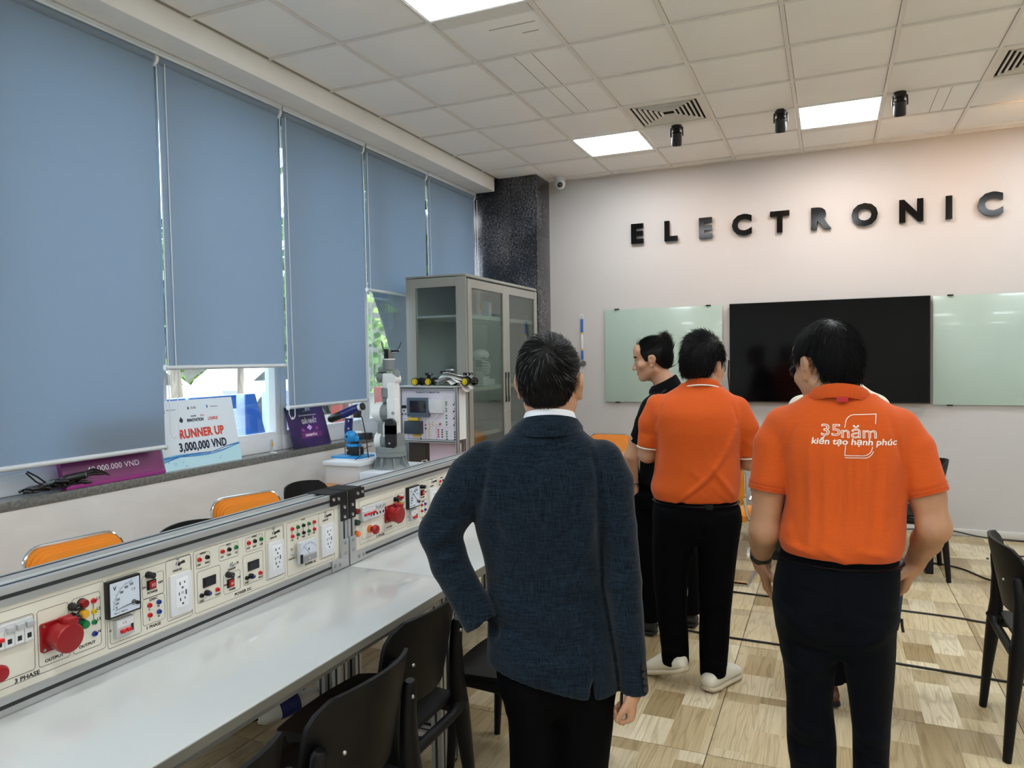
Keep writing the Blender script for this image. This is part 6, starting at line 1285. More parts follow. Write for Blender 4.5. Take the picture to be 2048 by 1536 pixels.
# jacket
f = Field((-.42, -.22, .70), (.30, .22, 1.47), .0058)
f.loft([(.70, -.172, .176, -.138, .125), (.80, -.182, .174, -.135, .125), (.90, -.178, .160, -.118, .118), (.99, -.176, .146, -.108, .112), (1.06, -.184, .146, -.112, .115), (1.14, -.208, .156, -.122, .122), (1.22, -.214, .166, -.128, .125), (1.30, -.206, .170, -.122, .11), (1.345, -.190, .15, -.105, .09), (1.375, -.145, .112, -.102, .07), (1.40, -.104, .082, -.094, .055), (1.42, -.088, .070, -.084, .05)], 2.5, .02)
f.chain([(-.172, -.012, 1.316), (-.214, -.016, 1.278), (-.264, -.03, 1.195), (-.298, -.038, 1.135)], [.06, .062, .057, .056], .012)
f.chain([(-.298, -.038, 1.135), (-.272, -.05, 1.05)], [.056, .05], .012); f.cone((-.272, -.05, 1.05), (-.186, -.085, .905), .05, .046, .008, flat=1)
f.chain([(.13, -.014, 1.315), (.158, -.022, 1.26), (.169, -.045, 1.15), (.178, -.06, 1.01)], [.06, .056, .05, .05], .010); f.cone((.178, -.06, 1.01), (.207, -.066, .715), .05, .036, .008, flat=1)
f.cone((-.176, -.088, .885), (-.200, -.08, .93), .038, .03, .004, 's')
# vent, hem, seams and folds
f.op(lambda X, Y, Z: (.722+np.maximum(0, .09-X)*.26-Z)*.95+0*Y, (-.5, -.3, .6), (.5, .3, 1.5), .003, 'i')
f.loft([(.68, .078, .108, -.2, -.09), (.81, .091, .098, -.2, -.10), (.83, .093, .096, -.2, -.12)], 2, .003, .004, 's')
f.fold((.094, -.13, .80), (.106, -.115, 1.0), .006, -.006); f.fold((.085, -.135, .74), (.092, -.12, .97), .012, .003)
for a, b, w, am in (((-.12, -.12, 1.28), (-.16, -.12, 1.02), .022, -.006), ((-.16, -.11, 1.24), (-.10, -.125, 1.12), .016, .005), ((.10, -.12, 1.28), (.14, -.11, 1.02), .022, -.007), ((.12, -.11, 1.22), (.07, -.12, 1.06), .018, .005),
                    ((-.17, -.11, .98), (.04, -.12, .90), .02, .006), ((-.17, -.12, .93), (.02, -.13, .84), .016, -.005), ((-.02, -.12, .98), (.10, -.12, .87), .018, .005), ((.02, -.12, .93), (.12, -.12, .90), .012, -.005), ((-.15, -.13, .86), (-.05, -.135, .78), .02, .004), ((.0, -.115, 1.0), (.12, -.11, 1.03), .016, .004),
                    ((-.25, -.08, 1.16), (-.33, -.06, 1.12), .012, .005), ((-.24, -.07, 1.12), (-.32, -.07, 1.08), .011, -.005), ((-.24, -.07, 1.09), (-.31, -.07, 1.05), .011, .005), ((-.22, -.08, 1.20), (-.30, -.07, 1.17), .012, -.004), ((-.23, -.08, .97), (-.28, -.07, 1.03), .012, .005), ((-.2, -.08, .93), (-.26, -.07, .99), .01, -.004), ((-.2, -.08, .91), (-.24, -.07, .95), .009, .004),
                    ((.15, -.07, 1.2), (.2, -.06, 1.1), .014, .004), ((.15, -.07, 1.03), (.215, -.06, .97), .013, -.004), ((.16, -.07, .98), (.22, -.06, .92), .013, .004), ((.19, -.07, .9), (.235, -.06, .83), .012, .003), ((-.004, -.135, 1.36), (-.004, -.13, 1.05), .004, -.002)):
    f.fold(a, b, w, am)
for a, b in zip(((.118, -.1, 1.285), (.118, -.1, 1.15), (.128, -.1, 1.01), (.15, -.1, .87)), ((.118, -.1, 1.14), (.128, -.1, 1.0), (.152, -.1, .86), (.166, -.1, .74))): f.fold(a, b, .009, -.006)
for a, b in (((-.165, -.1, 1.35), (-.19, -.1, 1.18)), ((.10, -.1, 1.36), (.125, -.1, 1.25))): f.fold(a, b, .007, -.005)
f.ripple(.0012)
jk, V, F = field_obj('suit_jacket', f, M_suit, pS, 1)
rs = ring_strip('jacket_collar', pS, M_suit, ell_(.074, .076, -.006, -.004, 1.447, 1.40), (lambda a: (-.014+.094*math.cos(a), -.004+.098*math.sin(a), 1.397-.004*abs(math.sin(a))+(.0 if math.sin(a) < 0 else -.04*math.sin(a)))), .005, a0=150, a1=390, closed=False)
q = MB()
for k in range(4): q.lathe([(.0085, 0), (.0085, .003), (.006, .0045)], (.226+.0015*k, -.097, .80-.0185*k), (.6, -.75, 0), M_black, n=12)
ob('sleeve_button', q, pS)
f = Field((-.20, -.17, .02), (.22, .17, .90), .0075)
legs(f, [(.075, -.15, -.045, -.06, .065), (.3, -.135, -.01, -.068, .068), (.48, -.125, .006, -.075, .078), (.62, -.126, .008, -.095, .095), (.76, -.148, .01, -.115, .11)], [(.075, .04, .145, -.06, .065), (.3, .016, .142, -.068, .068), (.48, .006, .142, -.075, .078), (.62, .004, .158, -.095, .095), (.76, .0, .166, -.115, .11)], .9, [(.66, -.11, .13, -.08, .08), (.71, -.146, .164, -.112, .105), (.88, -.15, .15, -.105, .10)])
f.ripple(.002, (10, 10, 7), 1); field_obj('trousers', f, M_blk, pS, 1)
for sx, yw in ((-.095, 8), (.09, -10)): shoe(pS, (sx, -.10, 0), yw, 0, .27, M_bshoe, M_blackm)
q = MB(); q.box((0, 0, 0), (.009, .072, .146), M_black, bev=.004); q.box((.0048, 0, 0), (.001, .066, .138), M_lcd); q.box((0, -.036, 0), (.0094, .002, .13), M_alu)
ph = tag(ob('phone', q), 'slim dark phone held in the right hand of the suited man', 'phone'); ph.location = Matrix.Translation((-.684, 1.826, 0)) @ Matrix.Rotation(math.radians(20.52), 4, 'Z') @ Vector((.180, -.045, .712)); ph.rotation_euler = (0, math.radians(4), math.radians(20.5))
# ================================================================ the right orange shirt
p3 = thing('person', 'man in an orange polo with white lettering on the back, hands at his pockets', 'person', (.03, 2.25, 0), math.radians(-.77))
hc = (-.042, .025, 1.555); hR = rot(40, -14); hs3 = .95
f = Field((-.33, -.22, .02), (.33, .33, 1.74), .0052)
head(f, hc, hR, hs3, 1.12); f.chain([(-.02, .0, 1.50), (-.006, -.02, 1.44), (-.006, -.01, 1.38)], [.06, .064, .07], .03); under(f, (-.006, -.01, 1.42), 0, 0, 1.36, .82, ((-.075, .0), (.075, .02)))
f.chain([(-.15, 0, 1.36), (-.195, -.02, 1.20), (-.207, -.03, 1.08)], [.03, .044, .04], .02); f.chain([(-.207, -.03, 1.08), (-.216, .035, 1.035), (-.228, .095, .968)], [.042, .038, .028], .015); hand(f, (-.229, .098, .964), (.2, .1, -1), (.9, .1, .4), -1, curl=(20, 25, 15), thumb=(55, 10))
f.chain([(.14, 0, 1.36), (.206, -.02, 1.21), (.222, -.03, 1.125)], [.03, .043, .040], .02); f.chain([(.222, -.03, 1.125), (.212, .05, 1.07), (.192, .12, .995)], [.042, .038, .027], .015); hand(f, (.191, .123, .992), (-.35, .12, -1), (-.9, .1, .3), 1, curl=(28, 35, 20), thumb=(55, 10))
field_obj('body', f, M_skin2, p3, 1, [M_skin2, M_lip, M_hair], face_mats(hc, hR, hs3)); eyes(p3, hc, hR, hs3); glasses(p3, hc, hR, hs3)
hf = hair_field(hc, hR, hs3, .008, [(-.14, -.055), (-.09, -.06), (-.055, -.055), (-.042, -.035), (-.034, .02), (.008, .03), (.014, -.016), (.03, -.01), (.04, .03), (.065, .05), (.09, .055), (.13, .055)], top=.006)
cr3 = np.array(hc)+np.array([.02, -.05, .14])
def flow3(p, n): d = p-cr3; d[:, 2] -= .05; return d
hair_obj(p3, hf, M_hair, [dict(count=5200, flow=flow3, L=.042, lift=.13, seed=11, droop=.2, wob=.4), dict(count=900, flow=lambda p, n: np.array([.1, 0, -1.])+0*p, L=.032, lift=.12, seed=12, keep=lambda c, n: c[:, 2] < hc[2]+.01, wob=.3)], None, hc, hR)
f = Field((-.30, -.22, .98), (.30, .22, 1.55), .0056)
f.loft([(1.034, -.158, .146, -.128, .15), (1.055, -.172, .156, -.146, .165), (1.09, -.170, .159, -.142, .165), (1.15, -.155, .160, -.132, .155), (1.22, -.150, .164, -.132, .145), (1.33, -.174, .170, -.135, .13), (1.39, -.186, .172, -.122, .105), (1.43, -.168, .152, -.105, .085), (1.458, -.125, .11, -.088, .07), (1.478, -.085, .074, -.078, .06)], 2.5, .02)
f.chain([(-.15, -.005, 1.385), (-.178, -.012, 1.33)], [.058, .058], .016); f.cone((-.178, -.018, 1.33), (-.197, -.03, 1.20), .058, .053, .008, flat=1)
f.chain([(.138, -.005, 1.385), (.172, -.012, 1.33)], [.056, .056], .016); f.cone((.172, -.018, 1.33), (.209, -.03, 1.215), .055, .049, .008, flat=1)
for x, w in ((-.06, .012), (.0, .01), (.045, .012), (.09, .01), (-.10, .012)):
    f.fold((x, -.14, 1.36), (x*.9-.01, -.14, 1.08), w, -.0035); f.fold((x+.02, -.14, 1.38), (x*.9+.012, -.145, 1.05), w, .003)
for a, b, w, am in (((-.15, -.11, 1.28), (-.135, -.12, 1.10), .012, .005), ((-.16, -.1, 1.2), (-.10, -.14, 1.06), .014, -.005), ((.14, -.11, 1.28), (.13, -.12, 1.08), .012, -.005), ((.15, -.1, 1.2), (.11, -.14, 1.05), .014, .004), ((-.17, -.1, 1.07), (-.06, -.15, 1.05), .011, .006), ((-.05, -.15, 1.07), (.02, -.155, 1.03), .012, .006), ((.05, -.15, 1.07), (.13, -.13, 1.05), .012, .005), ((-.12, -.1, 1.42), (-.155, -.07, 1.28), .008, -.004), ((.115, -.1, 1.42), (.15, -.07, 1.28), .008, -.004)): f.fold(a, b, w, am)
f.ripple(.0012, (12, 12, 8), 2)
sh3, V3, F3 = field_obj('polo_shirt', f, M_orange, p3, 1)
ring_strip('collar', p3, M_orange2, ell_(.072, .074, -.008, -.012, 1.512, 1.44), ell_(.088, .086, -.008, -.008, 1.474, 1.405), .006)
q = MB(); q.tube([(-.008+.091*math.cos(a), -.008+.089*math.sin(a), 1.472+.030*(-math.sin(a)*.5-.5)+.004) for a in [math.radians(200+i*10) for i in range(15)]], .0035, mat('red_lanyard', (176, 22, 30), .6), n=6); q.box((.0, -.099, 1.468), (.03, .008, .014), MATS['red_lanyard'], bev=.003); ob('lanyard', q, p3)
for c, d, r in (((-.197, -.03, 1.20), (-.019, -.012, -.13), .0545), ((.209, -.03, 1.215), (.037, -.012, -.115), .0505)):
    d = Vector(d).normalized(); q = MB(); c = Vector(c)
    q.lathe([(r-.006, -.001), (r, 0), (r+.001, -.005), (r-.0005, -.0065), (r+.001, -.008), (r+.001, -.014), (r-.0005, -.0155), (r+.001, -.017), (r+.0015, -.024)], c, d, M_orange2, n=40); ob('sleeve_cuff', q, p3)
# lettering on the back
def back_pt(x, z, yy=-.13): k = (2.25+yy)/2.25; return x*k, 1.59+(z-1.59)*k
lg = MB(); lo = MB()
def app(dst, srcq): dst.add(srcq.v, srcq.f, srcq.mats[0], False)
x, z = back_pt(-.030, 1.377); M_or_in = MATS['orange_pique']
app(lg, tess_text('35', .031, (x, z), M_trim, xs=1.25, bold=.02)); app(lo, tess_text('35', .031, (x, z), M_or_in, xs=1.25, bold=-.024))
x, z = back_pt(.042, 1.374); app(lg, tess_text('năm', .031, (x, z-.002), M_trim, xs=1.15, bold=.016)); app(lo, tess_text('năm', .031, (x, z-.002), M_or_in, xs=1.15, bold=-.026))
x, z = back_pt(.028, 1.345); app(lg, tess_text('kiến tạo hạnh phúc', .0165, (x, z), M_trim, xs=1.14, bold=.022, shear=.12))
def ribbon(pts, w=.0019):
    P_ = [back_pt(*p) for p in pts]; q = MB(); vs = []; fs = []
    for i in range(len(P_)):
        a = P_[max(0, i-1)]; b = P_[min(len(P_)-1, i+1)]; dx, dz = b[0]-a[0], b[1]-a[1]; L = math.hypot(dx, dz) or 1
        vs += [(P_[i][0]-dz/L*w/2, 0, P_[i][1]+dx/L*w/2), (P_[i][0]+dz/L*w/2, 0, P_[i][1]-dx/L*w/2)]
    for i in range(len(P_)-1): fs.append((2*i, 2*i+2, 2*i+3, 2*i+1))
    q.add(vs, fs, M_trim, False); return q
def seg(a, b, n=6): return [(a[0]+(b[0]-a[0])*i/n, a[1]+(b[1]-a[1])*i/n) for i in range(n+1)]
def arc(c, r, a0, a1, n=8): return [(c[0]+r*math.cos(math.radians(a0+(a1-a0)*i/n)), c[1]+r*math.sin(math.radians(a0+(a1-a0)*i/n))) for i in range(n+1)]
for pts in (seg((.084, 1.394), (.086, 1.421))+seg((.086, 1.421), (.034, 1.419))+arc((.032, 1.395), .024, 90, 180)+seg((.008, 1.395), (.006, 1.383), 3), seg((.008, 1.334), (.006, 1.306))+seg((.006, 1.306), (.050, 1.306))+arc((.050, 1.332), .026, -90, 0), seg((.006, 1.300), (.054, 1.300))+arc((.053, 1.326), .026, -90, -15)): app(lg, ribbon(pts))
project_back(lg, sh3, V3, F3, .0016); ob('back_lettering', lg, p3, stuff=True); project_back(lo, sh3, V3, F3, .0022); ob('lettering_fill', lo, p3, stuff=True)
# trousers, belt, watch, shoes
f = Field((-.25, -.20, .02), (.22, .20, 1.08), .0066)
legs(f, [(.075, -.135, -.02, -.07, .08), (.25, -.134, -.02, -.075, .08), (.38, -.137, -.018, -.078, .08), (.475, -.15, -.016, -.08, .082), (.58, -.146, -.026, -.082, .085), (.70, -.158, -.016, -.10, .10), (.80, -.176, -.006, -.122, .12), (.88, -.176, -.02, -.132, .125)], [(.075, .03, .12, -.07, .08), (.25, .03, .122, -.075, .08), (.434, .028, .118, -.078, .08), (.54, .026, .122, -.08, .085), (.66, .010, .13, -.095, .10), (.80, -.006, .136, -.12, .12), (.88, .0, .134, -.132, .125)], 1.0, [(.75, -.11, .07, -.08, .08), (.80, -.16, .118, -.112, .11), (.87, -.182, .14, -.140, .13), (.92, -.188, .144, -.138, .13), (1.0, -.172, .146, -.118, .13), (1.05, -.160, .140, -.105, .125)])
for a, b, w, am in (((-.03, -.13, .80), (-.16, -.12, .88), .02, .006), ((-.02, -.12, .77), (-.15, -.12, .80), .016, -.006), ((-.16, -.1, .74), (-.03, -.1, .70), .018, .005), ((.0, -.12, .79), (.12, -.12, .86), .02, .006), ((-.02, -.14, 1.02), (-.016, -.13, .80), .005, -.004), ((-.15, -.09, .56), (-.03, -.09, .52), .016, .006), ((-.15, -.09, .50), (-.03, -.09, .47), .014, -.006), ((-.14, -.09, .44), (-.03, -.09, .46), .014, .006), ((.03, -.09, .56), (.12, -.09, .53), .014, .005), ((.03, -.09, .5), (.12, -.09, .46), .014, -.005), ((-.16, -.13, .955), (-.06, -.14, .94), .004, -.004), ((.06, -.14, .935), (.13, -.12, .95), .004, -.004)): f.fold(a, b, w, am)
f.ripple(.0018, (9, 9, 8), 3); field_obj('trousers', f, M_navy, p3, 1)
q = MB(); N = 40; q.tube([(-.010+.152*math.cos(a), .008+.118*math.sin(a), 1.012) for a in [2*math.pi*i/N for i in range(N)]], .016, M_belt, n=8, closed=True, flat=.3); ob('belt', q, p3)
q = MB(); d = Vector((-.012, .06, -.067)).normalized(); c = Vector((-.2265, .083, .982)); q.lathe([(.030, -.012), (.0335, -.011), (.0335, .011), (.030, .012)], c, d, M_strap, n=26); q.cyl(c+Vector((-.031, -.0, .0)), c+Vector((-.041, -.0, .0)), .018, M_chrome, n=20); q.cyl(c+Vector((-.041, 0, 0)), c+Vector((-.043, 0, 0)), .015, M_lcd, n=20); ob('wrist_watch', q, p3)
for sx, yw in ((-.078, 10), (.078, -10)): shoe(p3, (sx, -.09, 0), yw, 0, .27, M_bshoe, M_blackm)
# ================================================================ the left orange shirt
p2 = thing('person', 'heavy man in a plain orange polo and white sneakers, stepping forward', 'person', (-.576, 3.554, 0), math.radians(9.2))
hc = (.022, .015, 1.535); hR = rot(-32, -8)
f = Field((-.33, -.25, .02), (.33, .36, 1.74), .0058)
head(f, hc, hR, 1.04, 1.15); f.chain([(.02, .0, 1.48), (.012, -.015, 1.42), (0, -.01, 1.36)], [.064, .068, .08], .03); under(f, (.01, -.01, 1.40), 0, 0, 1.34, .80, ((-.12, .0), (.055, .0)))
f.chain([(-.2, 0, 1.36), (-.238, 0, 1.20), (-.247, .02, 1.118), (-.16, .26, 1.07)], [.05, .046, .043, .03], .02); hand(f, (-.158, .262, 1.07), (.3, .8, -.1), (.3, 0, -1), 1, curl=(25, 30, 20))
f.chain([(.18, 0, 1.34), (.222, .0, 1.16), (.228, .03, 1.09), (.12, .27, 1.03)], [.05, .046, .043, .03], .02); hand(f, (.118, .272, 1.03), (-.4, .8, -.1), (-.3, 0, -1), -1, curl=(25, 30, 20))
field_obj('body', f, M_skin, p2, 1, [M_skin, M_lip, M_hair], face_mats(hc, hR, 1.04)); eyes(p2, hc, hR, 1.04); glasses(p2, hc, hR, 1.04)
hf = hair_field(hc, hR, 1.04, .018, NAPE, top=.02, h=.005)
cr2 = np.array(hc)+np.array([.02, -.06, .13])
hair_obj(p2, hf, M_hair, [dict(count=3200, flow=lambda p, n: (p-cr2)+np.array([-.03, 0, -.01]), L=.04, lift=.35, seed=21, r=.0009, wob=.3, keep=lambda c, n: c[:, 2] > hc[2]-.02), dict(count=700, flow=lambda p, n: (p-cr2)*.5+np.array([-.06, 0, .08]), L=.04, lift=.7, seed=22, r=.0009, keep=lambda c, n: (c[:, 2] > hc[2]+.11) & (c[:, 0] < .05), wob=.4), dict(count=600, flow=lambda p, n: np.array([0, 0, -1.])+0*p, L=.015, lift=.15, seed=23, keep=lambda c, n: c[:, 2] < hc[2])], None, hc, hR)
f = Field((-.36, -.26, .82), (.34, .28, 1.52), .0066)
f.loft([(.912, -.216, .174, -.162, .18), (.935, -.228, .18, -.172, .19), (.96, -.236, .186, -.175, .20), (1.04, -.214, .190, -.170, .195), (1.14, -.206, .186, -.168, .185), (1.24, -.22, .196, -.172, .165), (1.32, -.226, .2, -.165, .14), (1.38, -.2, .18, -.14, .11), (1.42, -.15, .14, -.115, .09), (1.448, -.098, .098, -.095, .075), (1.465, -.075, .08, -.085, .065)], 2.5, .02)
f.chain([(-.185, -.01, 1.345), (-.225, -.012, 1.27)], [.068, .064], .016); f.cone((-.225, -.012, 1.27), (-.243, -.012, 1.155), .063, .052, .01, flat=1)
f.chain([(.165, -.01, 1.335), (.21, -.012, 1.25)], [.066, .06], .016); f.cone((.21, -.012, 1.25), (.224, -.008, 1.115), .06, .048, .01, flat=1)
for k in range(7):
    f.fold((.17-.012*k, -.12, 1.22-.035*k+.06), (.10-.035*k, -.165, 1.02-.018*k), .012, .0065); f.fold((.17-.012*k, -.13, 1.20-.035*k+.06), (.09-.035*k, -.165, 1.00-.018*k), .010, -.005)
for a, b, w, am in (((.06, -.17, 1.08), (.17, -.12, .92), .014, .007), ((-.03, -.17, 1.06), (.14, -.14, .90), .014, .006), ((.0, -.17, 1.03), (.15, -.13, .885), .012, -.006), ((-.19, -.1, 1.25), (-.2, -.1, 1.08), .014, -.006), ((-.22, -.06, 1.2), (-.27, -.04, 1.17), .01, .005), ((-.21, -.06, 1.22), (-.28, -.04, 1.23), .012, -.004), ((.2, -.07, 1.2), (.25, -.03, 1.15), .012, .005), ((-.16, -.12, 1.4), (-.2, -.08, 1.26), .008, -.004), ((.14, -.12, 1.4), (.18, -.08, 1.24), .008, -.004)): f.fold(a, b, w, am)
f.ripple(.0015, (11, 11, 8), 4)
field_obj('polo_shirt', f, M_orange, p2, 1)
ring_strip('collar', p2, M_orange2, ell_(.078, .078, .012, -.01, 1.49, 1.42), ell_(.096, .092, .008, -.006, 1.455, 1.39), .006)
q = MB(); q.tube([(.008+.1*math.cos(a), -.006+.0965*math.sin(a), 1.4215-.0335*math.sin(a)+.003) for a in [2*math.pi*i/40 for i in range(40)]], .0038, M_trim, n=8, closed=True); ob('collar_piping', q, p2)
for c, d, r in (((-.243, -.008, 1.155), (-.018, .004, -.115), .053), ((.224, -.004, 1.115), (.014, .008, -.135), .049)):
    q = MB(); q.lathe([(r-.004, -.001), (r+.001, 0), (r+.0015, .005), (r-.004, .006)], Vector(c), Vector(d), M_trim, n=36); ob('sleeve_piping', q, p2)
f = Field((-.28, -.22, .03), (.25, .22, .94), .0075)
legs(f, [(.10, -.185, -.056, -.07, .075), (.17, -.188, -.056, -.075, .08), (.33, -.206, -.066, -.085, .085), (.5, -.222, -.06, -.10, .10), (.70, -.226, -.03, -.14, .14), (.80, -.22, -.01, -.15, .15), (.87, -.212, -.03, -.155, .15)], [(.06, -.006, .116, -.075, .07), (.15, -.008, .124, -.08, .075), (.37, -.006, .142, -.085, .085), (.47, -.01, .15, -.095, .095), (.69, -.012, .172, -.135, .14), (.80, -.02, .19, -.15, .15), (.87, .0, .18, -.155, .15)], .9, [(.70, -.14, .11, -.10, .10), (.76, -.2, .165, -.145, .145), (.82, -.218, .192, -.168, .165), (.915, -.208, .168, -.155, .17)])
for a, b, w, am in (((-.2, -.08, .3), (-.08, -.09, .26), .016, .006), ((-.19, -.08, .2), (-.07, -.08, .16), .013, .007), ((.0, -.08, .16), (.12, -.08, .12), .013, .006), ((.0, -.08, .1), (.12, -.08, .09), .012, -.006), ((-.02, -.17, .86), (-.02, -.16, .72), .006, -.004), ((.0, -.1, .45), (.13, -.1, .42), .016, .005)): f.fold(a, b, w, am)
f.ripple(.0018, (9, 9, 8), 5); field_obj('trousers', f, M_blk, p2, 1)
q = MB(); q.tube([(-.02+.190*math.cos(a), .008+.163*math.sin(a), .898) for a in [2*math.pi*i/40 for i in range(40)]], .016, M_belt, n=8, closed=True, flat=.3); q.box((.04, -.152, .898), (.035, .006, .022), M_blackm); ob('belt', q, p2)
shoe(p2, (-.062, -.085, .088), 48, -20, .265, M_bootw, M_sole, 'sneaker', .10); shoe(p2, (.022, -.085, 0), -32, 0, .275, M_bootw, M_sole, 'sneaker', .102)
# ================================================================ the man in black with a hair bun
p1 = thing('person', 'man in a black polo with a hair bun, face in profile looking left', 'person', (-.925, 4.148, 0), math.radians(12.58))
hc = (-.012, .0, 1.572); hR = rot(84, -9)
f = Field((-.2, -.3, .02), (.32, .32, 1.74), .0046)
head(f, hc, hR, 1.0, .95); f.chain([(.028, .0, 1.51), (.06, .0, 1.44), (.08, .0, 1.37)], [.052, .055, .07], .03); under(f, (.08, 0, 1.40), 0, 0, 1.34, .80, ((-.04, -.02), (.21, .12)))
f.chain([(-.0, -.12, 1.28), (-.095, -.13, 1.13), (-.128, -.12, 1.04), (-.118, -.07, .86)], [.025, .042, .038, .026], .02); hand(f, (-.117, -.068, .858), (.0, .25, -1), (.9, .5, 0), 1, curl=(25, 30, 20))
f.chain([(.16, .13, 1.28), (.15, .17, 1.13), (.05, .22, .98)], [.025, .042, .028], .02)
field_obj('body', f, M_skin, p1, 1, [M_skin, M_lip, M_hair], face_mats(hc, hR)); eyes(p1, hc, hR)
def bun(g):
    g.ell((0, -.085, .105), (.03, .03, .032), .012); g.ell((.006, -.105, .085), (.02, .02, .025), .01); g.ell((-.006, -.118, .055), (.014, .014, .022), .01)
hf = hair_field(hc, hR, 1, .008, [(-.14, -.06), (-.09, -.066), (-.06, -.055), (-.03, -.02), (-.012, .026), (.006, .028), (.014, -.006), (.03, -.004), (.045, .03), (.056, .062), (.078, .074), (.13, .078)], extra=bun, h=.004)
bc = np.array(hc)+hR @ np.array([0, -.09, .10])
hair_obj(p1, hf, M_hair, [dict(count=3800, flow=lambda p, n: bc-p, L=.05, lift=.03, seed=31, r=.0008), dict(count=420, flow=lambda p, n: np.cross(n, np.array([0, 1., .3])), L=.035, lift=.35, seed=32, r=.0007, mat=1, keep=lambda c, n: np.linalg.norm(c-bc, axis=1) < .045, wob=.8)], [M_hair, M_hairb], hc, hR)
f = Field((-.2, -.28, .86), (.36, .30, 1.48), .0062); T_ = rot(48)
f.frame((.075, .0, 0), T_); f.loft([(.88, -.17, .17, -.115, .13), (1.0, -.165, .165, -.11, .125), (1.15, -.178, .178, -.115, .125), (1.28, -.19, .19, -.12, .11), (1.34, -.175, .175, -.105, .09), (1.38, -.125, .125, -.085, .07), (1.41, -.075, .075, -.07, .055)], 2.4, .02); f.frame()
f.chain([(-.0, -.115, 1.315), (-.05, -.13, 1.22)], [.06, .056], .03); f.cone((-.05, -.13, 1.22), (-.098, -.13, 1.11), .056, .048, .015, flat=1)
f.chain([(.16, .12, 1.32), (.16, .15, 1.22)], [.06, .055], .03); f.cone((.16, .15, 1.22), (.15, .17, 1.12), .055, .05, .015, flat=1)
f.ripple(.002, (12, 12, 9), 6); field_obj('polo_shirt', f, M_polo, p1, 1)
ring_strip('collar', p1, M_polo, (lambda a: (.055+.064*math.cos(a), .064*math.sin(a), 1.455+.034*math.cos(a))), (lambda a: (.064+.088*math.cos(a), .086*math.sin(a), 1.396+.016*math.cos(a))), .006)
q = MB(); q.tube([(-.025, -.13, 1.10), (-.03, -.165, 1.22), (-.005, -.155, 1.335), (.05, -.10, 1.392), (.10, -.02, 1.395), (.14, .02, 1.33), (.17, .02, 1.2)], .022, M_strap, n=10, flat=.22); ob('bag_strap', q, p1)
q = MB(); q.tube([(-.118+.030*math.cos(a), -.078+.028*math.sin(a), .876+.006*math.cos(a)) for a in [2*math.pi*i/16 for i in range(16)]], .0035, M_strap, n=6, closed=True); q.tube([(-.119+.030*math.cos(a), -.076+.028*math.sin(a), .866+.006*math.cos(a)) for a in [2*math.pi*i/16 for i in range(16)]], .0025, M_chrome, n=6, closed=True); ob('bracelet', q, p1)
f = Field((-.2, -.22, .04), (.36, .28, .98), .0085)
f.loft([(.085, -.10, .03, -.10, .06), (.3, -.115, .04, -.105, .07), (.6, -.13, .055, -.11, .09), (.82, -.135, .08, -.13, .12)], 2.3, .02); f.loft([(.085, .12, .255, .05, .19), (.3, .10, .25, .02, .17), (.6, .06, .24, -.05, .15), (.82, .0, .24, -.11, .14)], 2.3, .02); f.loft([(.74, -.13, .24, -.13, .15), (.93, -.105, .235, -.12, .14)], 2.3, .03)
f.ripple(.003, (9, 9, 6), 7); field_obj('trousers', f, M_blk, p1, 1)
shoe(p1, (-.0, -.06, 0), 60, 0, .265, M_bshoe, M_blackm); shoe(p1, (.235, .10, 0), 60, 0, .265, mat('dark_shoe', (40, 38, 34), .5), M_blackm, laces=M_wcol)
# ================================================================ the mostly hidden person beyond
p5 = thing('person', 'person in a cream shirt hidden behind the lettered orange polo, only the shoulders showing', 'person', (.058, 3.55, 0), math.radians(-.93))
hc = (-.06, .05, 1.545); hR = rot(10, -28)
f = Field((-.3, -.25, .02), (.3, .36, 1.74), .007)
head(f, hc, hR); f.chain([(-.05, .02, 1.50), (-.035, -.0, 1.42), (-.03, 0, 1.36)], [.056, .06, .07], .03); under(f, (-.03, 0, 1.40), 0, 0, 1.34, .80, ((-.06, .08), (.06, .1)))
for s in (-1, 1):
    f.chain([(-.03+s*.15, 0, 1.28), (-.03+s*.185, .0, 1.12), (-.03+s*.10, .24, 1.05)], [.045, .042, .028], .02); hand(f, (-.03+s*.098, .243, 1.05), (-s*.4, .8, 0), (0, 0, -1), -s)
field_obj('body', f, M_skin, p5, 1, [M_skin, M_lip, M_hair], face_mats(hc, hR))
hf = hair_field(hc, hR, 1, .012, NAPE, h=.0055); hair_obj(p5, hf, M_hair, [dict(count=900, flow=lambda p, n: np.array([0, 0, -1.])+0*p, L=.03, lift=.15, seed=41)])
f = Field((-.32, -.25, .90), (.28, .25, 1.50), .0075)
f.loft([(.92, -.18, .125, -.12, .14), (1.1, -.18, .13, -.12, .13), (1.28, -.20, .15, -.13, .11), (1.36, -.185, .15, -.115, .09), (1.40, -.165, .135, -.1, .08), (1.44, -.12, .09, -.09, .07), (1.475, -.085, .045, -.08, .06)], 2.4, .02)
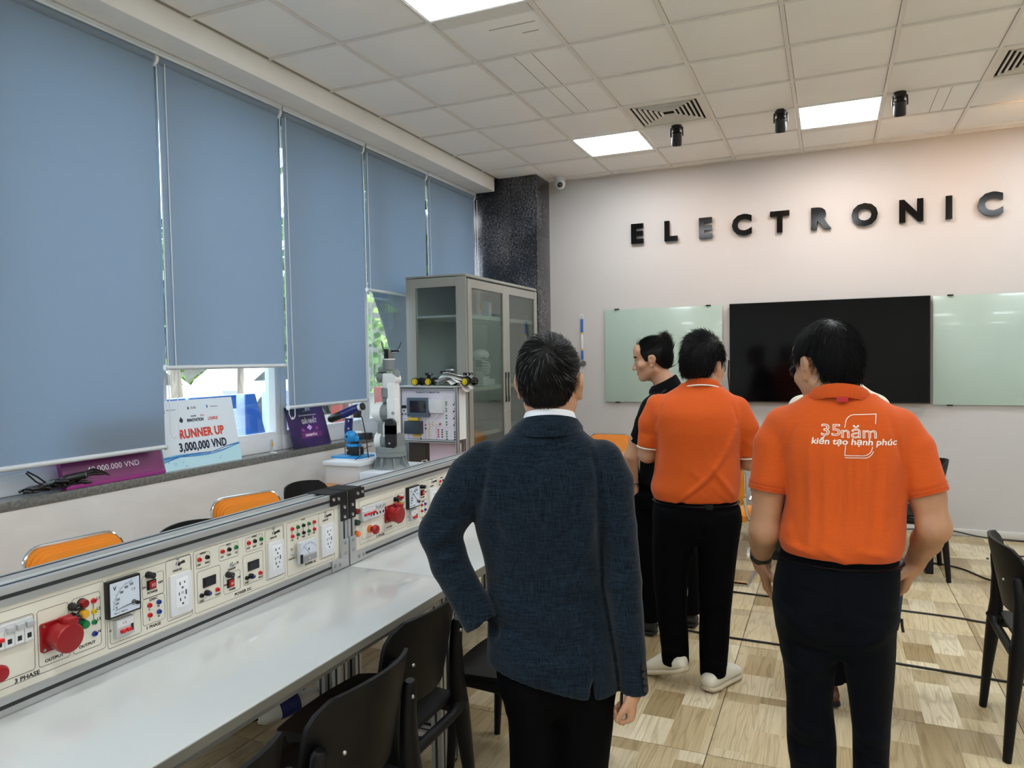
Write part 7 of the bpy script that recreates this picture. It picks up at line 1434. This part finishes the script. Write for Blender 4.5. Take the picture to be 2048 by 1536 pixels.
for s in (-1, 1): f.cone((-.03+s*.15, 0, 1.35), (-.03+s*.185, 0, 1.12), .058, .05, .03)
f.ripple(.002, (12, 12, 9), 8); field_obj('cream_shirt', f, M_cream, p5, 1)
f = Field((-.25, -.2, .04), (.22, .26, .98), .009)
legs(f, [(.09, -.11, -.0, .0, .14), (.45, -.13, -.0, -.04, .12), (.80, -.17, -.0, -.12, .13)], [(.09, .005, .115, .02, .16), (.45, -.0, .13, -.03, .13), (.80, -.03, .13, -.12, .13)], .9, [(.74, -.175, .125, -.13, .14), (.95, -.165, .11, -.11, .13)]); f.ripple(.002, (9, 9, 8), 9); field_obj('trousers', f, M_navy, p5, 1)
shoe(p5, (-.05, -.03, 0), 12, 0, .27, M_brown, M_blackm); shoe(p5, (.07, .0, 0), -12, 0, .27, M_brown, M_blackm)
bg = thing('shoulder_bag', 'dark blue shoulder bag hanging beside the right pocket of the lettered orange polo man', 'bag', (.262, 3.50, 0), math.radians(-.93))
q = MB(); q.prism([(-.08, .70), (.035, .70), (.02, .60), (.008, .47), (-.08, .46)], (0, .05, 0), (1, 0, 0), (0, 0, 1), .10, mat('bag_blue', (24, 46, 66), .7, bump=.3, bscale=200)); ob('bag_body', q, bg)
q = MB(); q.tube([(.012, -.052, .47), (.014, -.056, .44), (.018, -.056, .415)], .006, M_black, n=8); q.tube([(.006, -.05, .475), (.0, -.055, .44), (-.004, -.055, .42)], .004, M_black, n=8); ob('zip_pull', q, bg)
q = MB(); q.tube([(-.05, 0, .47), (-.035, -.03, .38), (-.03, -.03, .30), (-.034, -.03, .24)], .014, M_strap, n=8, flat=.25); q.tube([(-.05, -.02, .26), (-.042, -.03, .22), (-.032, -.035, .17)], .012, M_strap, n=8, flat=.25); ob('loose_strap', q, bg)
q = MB(); q.tube([(-.05, 0, .69), (-.07, -.13, .95), (-.12, -.16, 1.2), (-.24, -.12, 1.42), (-.33, 0, 1.44), (-.36, .12, 1.2), (-.2, .17, .9), (-.05, .05, .70)], .014, M_strap, n=8, flat=.25); ob('strap', q, bg)
